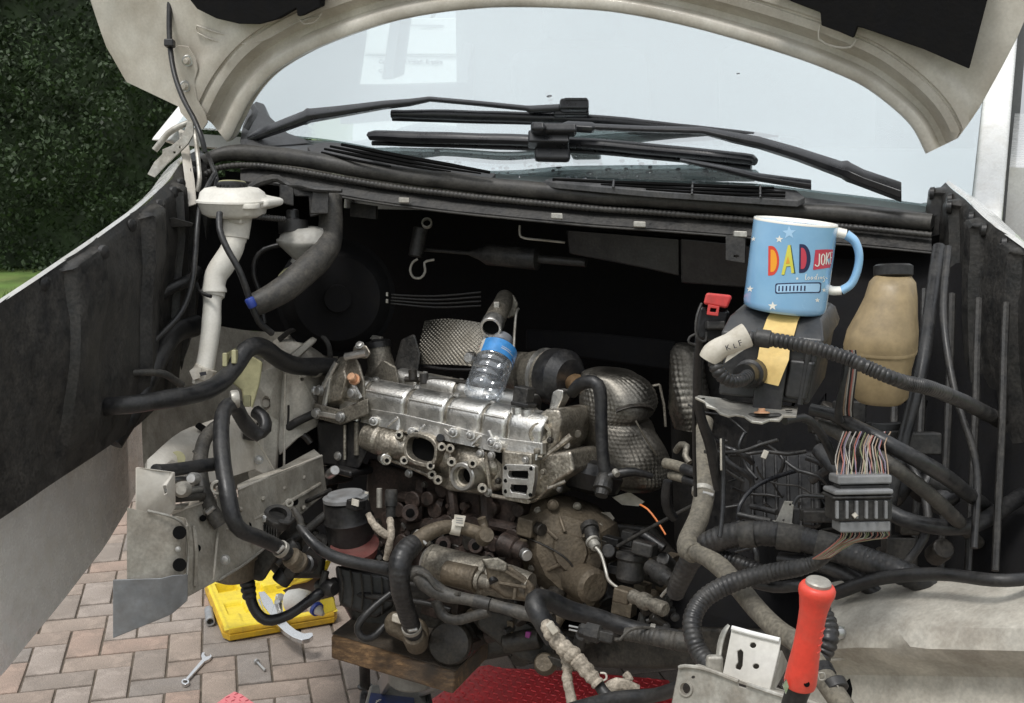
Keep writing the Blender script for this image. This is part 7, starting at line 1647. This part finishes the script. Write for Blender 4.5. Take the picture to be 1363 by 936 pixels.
# ================================================================== on the ground
wd = bpy.data.materials.new('oily timber'); wd.use_nodes = True
N, L = wd.node_tree.nodes, wd.node_tree.links
b = N['Principled BSDF']; b.inputs['Roughness'].default_value = .8
tc = N.new('ShaderNodeTexCoord'); mpn = N.new('ShaderNodeMapping'); mpn.inputs['Scale'].default_value = (3, 26, 26); mpn.inputs['Rotation'].default_value = (0, 0, R(-13))
ns = N.new('ShaderNodeTexNoise'); ns.inputs['Scale'].default_value = 3.5; ns.inputs['Detail'].default_value = 9; ns.inputs['Roughness'].default_value = .7
cr_ = N.new('ShaderNodeValToRGB')
cr_.color_ramp.elements[0].position = .32; cr_.color_ramp.elements[0].color = (.06, .035, .02, 1)
cr_.color_ramp.elements[1].position = .74; cr_.color_ramp.elements[1].color = (.42, .25, .115, 1)
e_ = cr_.color_ramp.elements.new(.52); e_.color = (.15, .09, .045, 1)
n2 = N.new('ShaderNodeTexNoise'); n2.inputs['Scale'].default_value = 9; n2.inputs['Detail'].default_value = 5
mx = N.new('ShaderNodeMix'); mx.data_type = 'RGBA'; mx.inputs[7].default_value = (.055, .045, .036, 1)
rr_ = N.new('ShaderNodeValToRGB'); rr_.color_ramp.elements[0].position = .45; rr_.color_ramp.elements[1].position = .65
L.new(tc.outputs['Object'], mpn.inputs[0]); L.new(mpn.outputs[0], ns.inputs['Vector']); L.new(ns.outputs[0], cr_.inputs[0])
L.new(tc.outputs['Object'], n2.inputs['Vector']); L.new(n2.outputs[0], rr_.inputs[0]); L.new(rr_.outputs[0], mx.inputs[0]); L.new(cr_.outputs[0], mx.inputs[6]); L.new(mx.outputs[2], b.inputs['Base Color'])
bpn = N.new('ShaderNodeBump'); bpn.inputs['Strength'].default_value = .5; bpn.inputs['Distance'].default_value = .006
L.new(ns.outputs[0], bpn.inputs['Height']); L.new(bpn.outputs[0], b.inputs['Normal'])
A_ = [(440, 846, 2.36), (605, 896, 2.26), (603, 925, 2.26), (440, 877, 2.36)]
front = [P(*q) for q in A_]
wx = (front[1] - front[0]).normalized(); wb = Vector((-wx.y, wx.x, 0)).normalized(); wb = wb if wb.y > 0 else -wb
wood = obj('timber_block', hexa(front, [p + wb * .16 + Zv * .004 for p in front]), wd, label='oily wooden block propped under the engine sump', cat='timber', bevel=.005)
obj('dark_top', hexa([front[0] + wb * .006 + Zv * .001, front[1] + wb * .006 + Zv * .001, front[1] + wb * .155 + Zv * .0045, front[0] + wb * .155 + Zv * .0045], [p + Zv * .001 for p in (front[0] + wb * .006 + Zv * .001, front[1] + wb * .006 + Zv * .001, front[1] + wb * .155 + Zv * .0045, front[0] + wb * .155 + Zv * .0045)]), mat('dark timber top', (.06, .05, .04), .6, dirt=(.13, .10, .07), dcov=.4, speck=.2, bump=.3), wood)  # thin sheet that makes the top of the block darker
# trolley jack under the block
GJ = lambda x, y, z: G(x, y, z)
jk = thing('trolley_jack', 'grey trolley jack with navy label beneath the timber block', 'jack', G(530, 930, 0))
tl_, tr2, br2, bl2 = GJ(492, 909, .15), GJ(566, 914, .15), GJ(590, 990, .15), GJ(470, 985, .15)
obj('jack_body', hexa([tl_, tr2, br2, bl2], [p - Zv * .10 for p in (tl_, tr2, br2, bl2)]), 'jack', jk, bevel=.012, seg=3)
lpx = [GJ(493.5, 922, .1535), GJ(551, 929, .1535), GJ(556, 985, .1535), GJ(480, 985, .1535)]
jl = obj('jack_label', plate(lpx, -Zv * .003), 'navy', jk)
o0 = GJ(498, 936.5, .1545)
jx = (lpx[1] - lpx[0]).normalized(); jy = (lpx[0] - lpx[3]).normalized()
obj('label_script', thick(text_bm('f', .034, lambda a, b_: o0 + jx * a + jy * b_, shear=.3), Zv * .001), 'label', jl, smooth=False)
for s in (0, 1):
    a = GJ(502 + 50 * s, 908, .14); c = front[3] + wx * (.09 + .10 * s) + wb * .08
    obj('lift_arm', hexa([a, a + RT * .012, c + RT * .012 , c], [p + Vector((0, .03, -.06)) for p in (a, a + RT * .012, c + RT * .012, c)]), 'jack', jk, bevel=.003)
sadl = front[3] + wx * .14 + wb * .08
obj('saddle', cyl(sadl - Zv * .045, sadl - Zv * .002, .05, 24), 'jack', jk)
obj('side_rail', hexa([GJ(566, 907, .17), GJ(571, 907, .17), GJ(586, 990, .17), GJ(578, 990, .17)], [p - Zv * .1 for p in (GJ(566, 907, .17), GJ(571, 907, .17), GJ(586, 990, .17), GJ(578, 990, .17))]), 'black', jk, bevel=.004)
obj('wheel', cyl(GJ(480, 934, .03), GJ(489, 934, .03), .03, 18), 'black', jk)
st_ = thing('prop_post', 'short dark tubular post standing under the left of the timber', 'prop', G(486, 916, 0))
p0 = G(486, 915, 0)
obj('post', cyl(p0, p0 + Zv * .36, .0155, 18), 'grime', st_)
obj('post_foot', cyl(p0, p0 + Zv * .006, .022, 18), 'grime', st_)

# red tread mats
def mat_sheet(label, px, m, mtread, z, ang, sp, group=None):
    t = thing('floor_mat', label, 'mat', G(px[0][0], px[0][1], 0), group)
    lp = [G(x, y, z) for x, y in px]
    obj('sheet', plate(lp, -Zv * (z - .001)), m, t, bevel=.002)
    bm = bmesh.new(); ca, sa = math.cos(ang), math.sin(ang)
    xs = [p.x for p in lp]; ys = [p.y for p in lp]
    def inside(q):
        r = False
        for a, b2 in zip(lp, lp[1:] + lp[:1]):
            if (a.y > q.y) != (b2.y > q.y) and q.x < (b2.x - a.x) * (q.y - a.y) / (b2.y - a.y) + a.x: r = not r
        return r
    n = 0
    for i in range(-90, 90):
        for j in range(-90, 90):
            q = Vector((sum(xs) / len(xs) + sp * (i * ca - j * sa), sum(ys) / len(ys) + sp * (i * sa + j * ca), z))
            d = ang + (R(45) if (i + j) % 2 else R(-45))
            e, f = Vector((math.cos(d), math.sin(d), 0)), Vector((-math.sin(d), math.cos(d), 0))
            if not all(inside(q + e * k * sp * .42) for k in (-1, 1)): continue
            L_, W_, H_ = sp * .40, sp * .10, .0022
            v = [bm.verts.new(q + e * a + f * b2 + Zv * c) for a, b2, c in ((-L_, 0, 0), (0, -W_, 0), (L_, 0, 0), (0, W_, 0), (-L_ * .6, 0, H_), (0, -W_ * .4, H_), (L_ * .6, 0, H_), (0, W_ * .4, H_))]
            for a, b2, c, d2 in ((4, 5, 6, 7), (0, 1, 5, 4), (1, 2, 6, 5), (2, 3, 7, 6), (3, 0, 4, 7)): bm.faces.new((v[a], v[b2], v[c], v[d2]))
            n += 1
    obj('tread_pattern', bm, mtread, t, kind='stuff', smooth=False)
    return t
mat_sheet('bright red tread plate mat lying under the gearbox', [(556, 946), (571, 933), (638, 887), (650, 885), (668, 889), (760, 893), (890, 905), (905, 930), (930, 1010), (470, 1010)], 'redmat', 'redmat', .02, R(20), .021)
mat_sheet('red tread mat corner coloured pink by daylight at the bottom left', [(272, 948), (300, 927), (312, 920), (322, 924), (352, 945), (420, 1000), (200, 1000)], 'pinkmat', 'pinkdk', .014, R(0), .019)

# yellow blow-moulded case with pockets
cs = thing('tool_case', 'open yellow moulded tool case lying on the paving under the van', 'tool case', G(360, 830, 0))
cz = .045
c00, c10, c01 = G(299, 838, cz), G(450, 812, cz), G(272, 772, cz)
cu, cv = c10 - c00, c01 - c00
cu_, cv_ = cu.normalized(), cv.normalized()
W_, D_ = cu.length, cv.length
pockets = [(.18, .80, .10, .10, .030), (.17, .38, .085, .11, .012), (.42, .62, .07, .16, .022), (.33, .20, .16, .10, .006), (.60, .45, .14, .25, .025), (.86, .5, .09, .3, .022), (.30, .86, .05, .06, .012), (.5, .22, .06, .12, .008)]
def caseh(u, v):
    h = 0
    for (a, b2, ra, rb_, dp) in pockets:
        e = max(abs(u - a) / ra, abs(v - b2) / rb_)
        h = min(h, -dp * max(0, min(1, (1.0 - e) / .12)))
    edge = min(u * W_, (1 - u) * W_, v * D_, (1 - v) * D_)
    h -= .004 * max(0, 1 - edge / .006)
    if edge > .012: h -= .003
    return h
def casept(a, b2): return c00 + cu * a + cv * b2 + Zv * caseh(a, b2)
obj('case_tray', grid(casept, 90, 70), 'yellow', cs, sharp=40)
def rim(o, z): return [c00 + cu * a + cv * b2 + (cu_ * sx + cv_ * sy) * o + Zv * z for a, b2, sx, sy in ((.04, 0, 0, -1), (.96, 0, 0, -1), (1, .06, 1, 0), (1, .94, 1, 0), (.96, 1, 0, 1), (.04, 1, 0, 1), (0, .94, -1, 0), (0, .06, -1, 0))]
obj('case_side', loft([rim(-.001, -.002), rim(.003, -.008), rim(.003, -.016), rim(-.001, -.018), rim(-.001, -.020), rim(.004, -.022), rim(.002, -.038), rim(-.008, -.0445)], False), 'yellowd', cs)
# lid tilted up against the bay behind the tray
obj('case_lid', thick(surf([[(366, 780, 3.34), (374, 768, 3.40), (380, 764, 3.44)], [(400, 770, 3.25), (404, 766, 3.30), (408, 764, 3.34)], [(430, 758, 3.15), (434, 750, 3.2), (437, 744, 3.24)]]), .012), 'yellow', cs, bevel=.003)
obj('case_lid', loft([[P(x, y, d) for x, y, d in r] for r in ([(372, 775, 3.3), (384, 762, 3.34), (388, 768, 3.36), (380, 782, 3.32)], [(404, 768, 3.24), (408, 762, 3.26), (412, 768, 3.28), (408, 776, 3.26)], [(430, 752, 3.16), (437, 744, 3.18), (440, 750, 3.2), (436, 760, 3.18)])]), 'yellow', cs, bevel=.004)
obj('lid_inner_face', hexa([P(376, 786, 3.36), P(434, 756, 3.26), P(446, 800, 3.22), P(400, 806, 3.30)], [P(376, 786, 3.38), P(434, 756, 3.28), P(446, 800, 3.24), P(400, 806, 3.32)]), mat('dark brown lid inside', (.09, .065, .05), .7), cs)  # dark brown plate for the inner face of the lid
obj('case_flap', hexa([P(425, 799, 3.22), P(444, 794, 3.18), P(448, 812, 3.15), P(428, 819, 3.18)], [P(425, 799, 3.3), P(444, 794, 3.26), P(448, 812, 3.2), P(428, 819, 3.22)]), 'yellow', cs, bevel=.004)
# puller lying on the case
gp = thing('gear_puller', 'bright steel puller with a curved hooked jaw lying across the yellow case', 'puller', G(385, 838, .05))
PZ = lambda x, y, z: G(x, y, z)
def gplate(name, px, z, th, m='chrome'):
    return obj(name, plate([PZ(x, y, z) for x, y in px], -Zv * th), m, gp, bevel=.002)
gplate('jaw', [(366, 828), (378, 824), (386, 832), (395, 839), (405, 843), (411, 842), (416, 842), (417, 846), (412, 850), (402, 852), (390, 848), (378, 840)], .075, .014)
gplate('cross_bar', [(344, 788), (352, 787), (362, 798), (368, 812), (360, 818), (350, 806)], .085, .014)
gplate('side_arm', [(366, 800), (376, 796), (377, 816), (370, 822), (360, 820)], .09, .012)
obj('forcing_screw', cyl(PZ(370, 802, .09), PZ(374, 794, .12), .012, 16), 'steel', gp)
obj('arm_bolt', hexbolt(PZ(371, 796, .1), Zv, .009, .012), 'chrome', gp)
gplate('jaw', [(343, 798), (352, 792), (358, 806), (366, 816), (360, 821), (350, 812)], .07, .014)
gn = thing('grease_can', 'pale plastic nozzle bottle lying at the right of the yellow case', 'bottle', G(400, 805, .06))
obj('can_body', lathe(P(384, 800, 3.22), P(412, 800, 3.18), [(0, .02), (.1, .03), (.5, .033), (.9, .028), (1, .02)], 20), 'tankw', gn)
obj('can_nozzle', lathe(P(414, 804, 3.12), P(430, 818, 3.08), [(0, .018), (.4, .019), (.42, .017), (.5, .019), (.52, .016), (1, .005)], 18), 'label', gn, sharp=25)
obj('nozzle_band', lathe(P(420.5, 810, 3.1), P(423, 812, 3.095), [(0, .0192), (1, .0185)], 18), 'blue', gn)
tb = thing('socket_tube', 'grey socket tube resting on the far corner of the yellow case', 'socket', G(280, 775, .06))
obj('tube_body', cyl(P(257, 771, 3.6), P(300, 765, 3.6), .0135, 18), 'greyt', tb)
obj('tube_collar', cyl(P(257, 771, 3.6), P(265, 770, 3.6), .0145, 18), 'greyt', tb)
t2 = thing('steel_tube', 'short open steel tube standing against the front of the yellow case', 'socket', G(280, 828, 0))
q0, q1 = G(280, 828, .016), G(278, 812, .016)
obj('tube_wall', ring(q0, q0 - q1, .0145, .0105, (q0 - q1).length, 24), 'greyt', t2)
# spanner and bolt
sn = thing('spanner', 'chrome combination spanner lying on the paving bricks', 'spanner', G(258, 892, 0))
SG = lambda x, y: G(x, y, .009)
obj('shaft', plate([SG(x, y) for x, y in ((246.5, 904), (249.5, 905), (272.5, 880), (269, 877.5))], -Zv * .007), 'chrome', sn, bevel=.0015)
obj('ring_end', plate([[SG(*q) for q in arcpx(246.5, 907, 5.4, 22, ry=3.9)], [SG(*q) for q in arcpx(246.5, 907, 3.0, 14, ry=2.0)]], -Zv * .009), 'chrome', sn, bevel=.001)
obj('open_end', plate([SG(x, y) for x, y in ((269, 878), (267.5, 873), (269, 868.5), (273, 868), (272, 871), (274.5, 874), (278.5, 873), (280.5, 870), (282, 873.5), (278, 877.5), (272.5, 880))], -Zv * .008), 'chrome', sn, bevel=.001)
bo = thing('loose_bolt', 'long flanged bolt lying loose on a paving brick', 'bolt', G(348, 888, 0))
bp0, bp1 = G(341.5, 880.5, .008), G(353, 892.5, .006)
obj('shank', cyl(bp0, bp1, .0042, 14), 'steel', bo)
obj('head', cyl(bp0 - (bp1 - bp0).normalized() * .002, bp0 + (bp1 - bp0).normalized() * .006, .009, 16), 'steel', bo)
# underside of the van behind the nose: slab added to keep the ground dark
u0 = [bay(-.1, .05, .42), bay(1.08, .05, .42), bay(1.08, 3.2, .42), bay(-.1, 3.2, .42)]
obj('underbody', hexa(u0, [p + Zv * .06 for p in u0]), 'deep', van, label='black underbody slab added to darken the ground beneath')
for s, sd2 in ((-.06, -1), (1.04, 1)):
    q = [bay(s, .25, .38), bay(s, 3.2, .38), bay(s, 3.2, 1.5), bay(s, .25, 1.5)]
    obj('body_side', hexa(q, [p + hx * (.05 * sd2) for p in q]), 'whiteo', van, bevel=.01)
for s in (-.02, 1.0):
    c = bay(s, 2.6, .33)
    w = obj('rear_wheel', cyl(c - hx * .11, c + hx * .11, .33, 32), 'black', van)
    obj('wheel_hub', cyl(c - hx * .115, c + hx * .115, .2, 24), 'greyt', w)
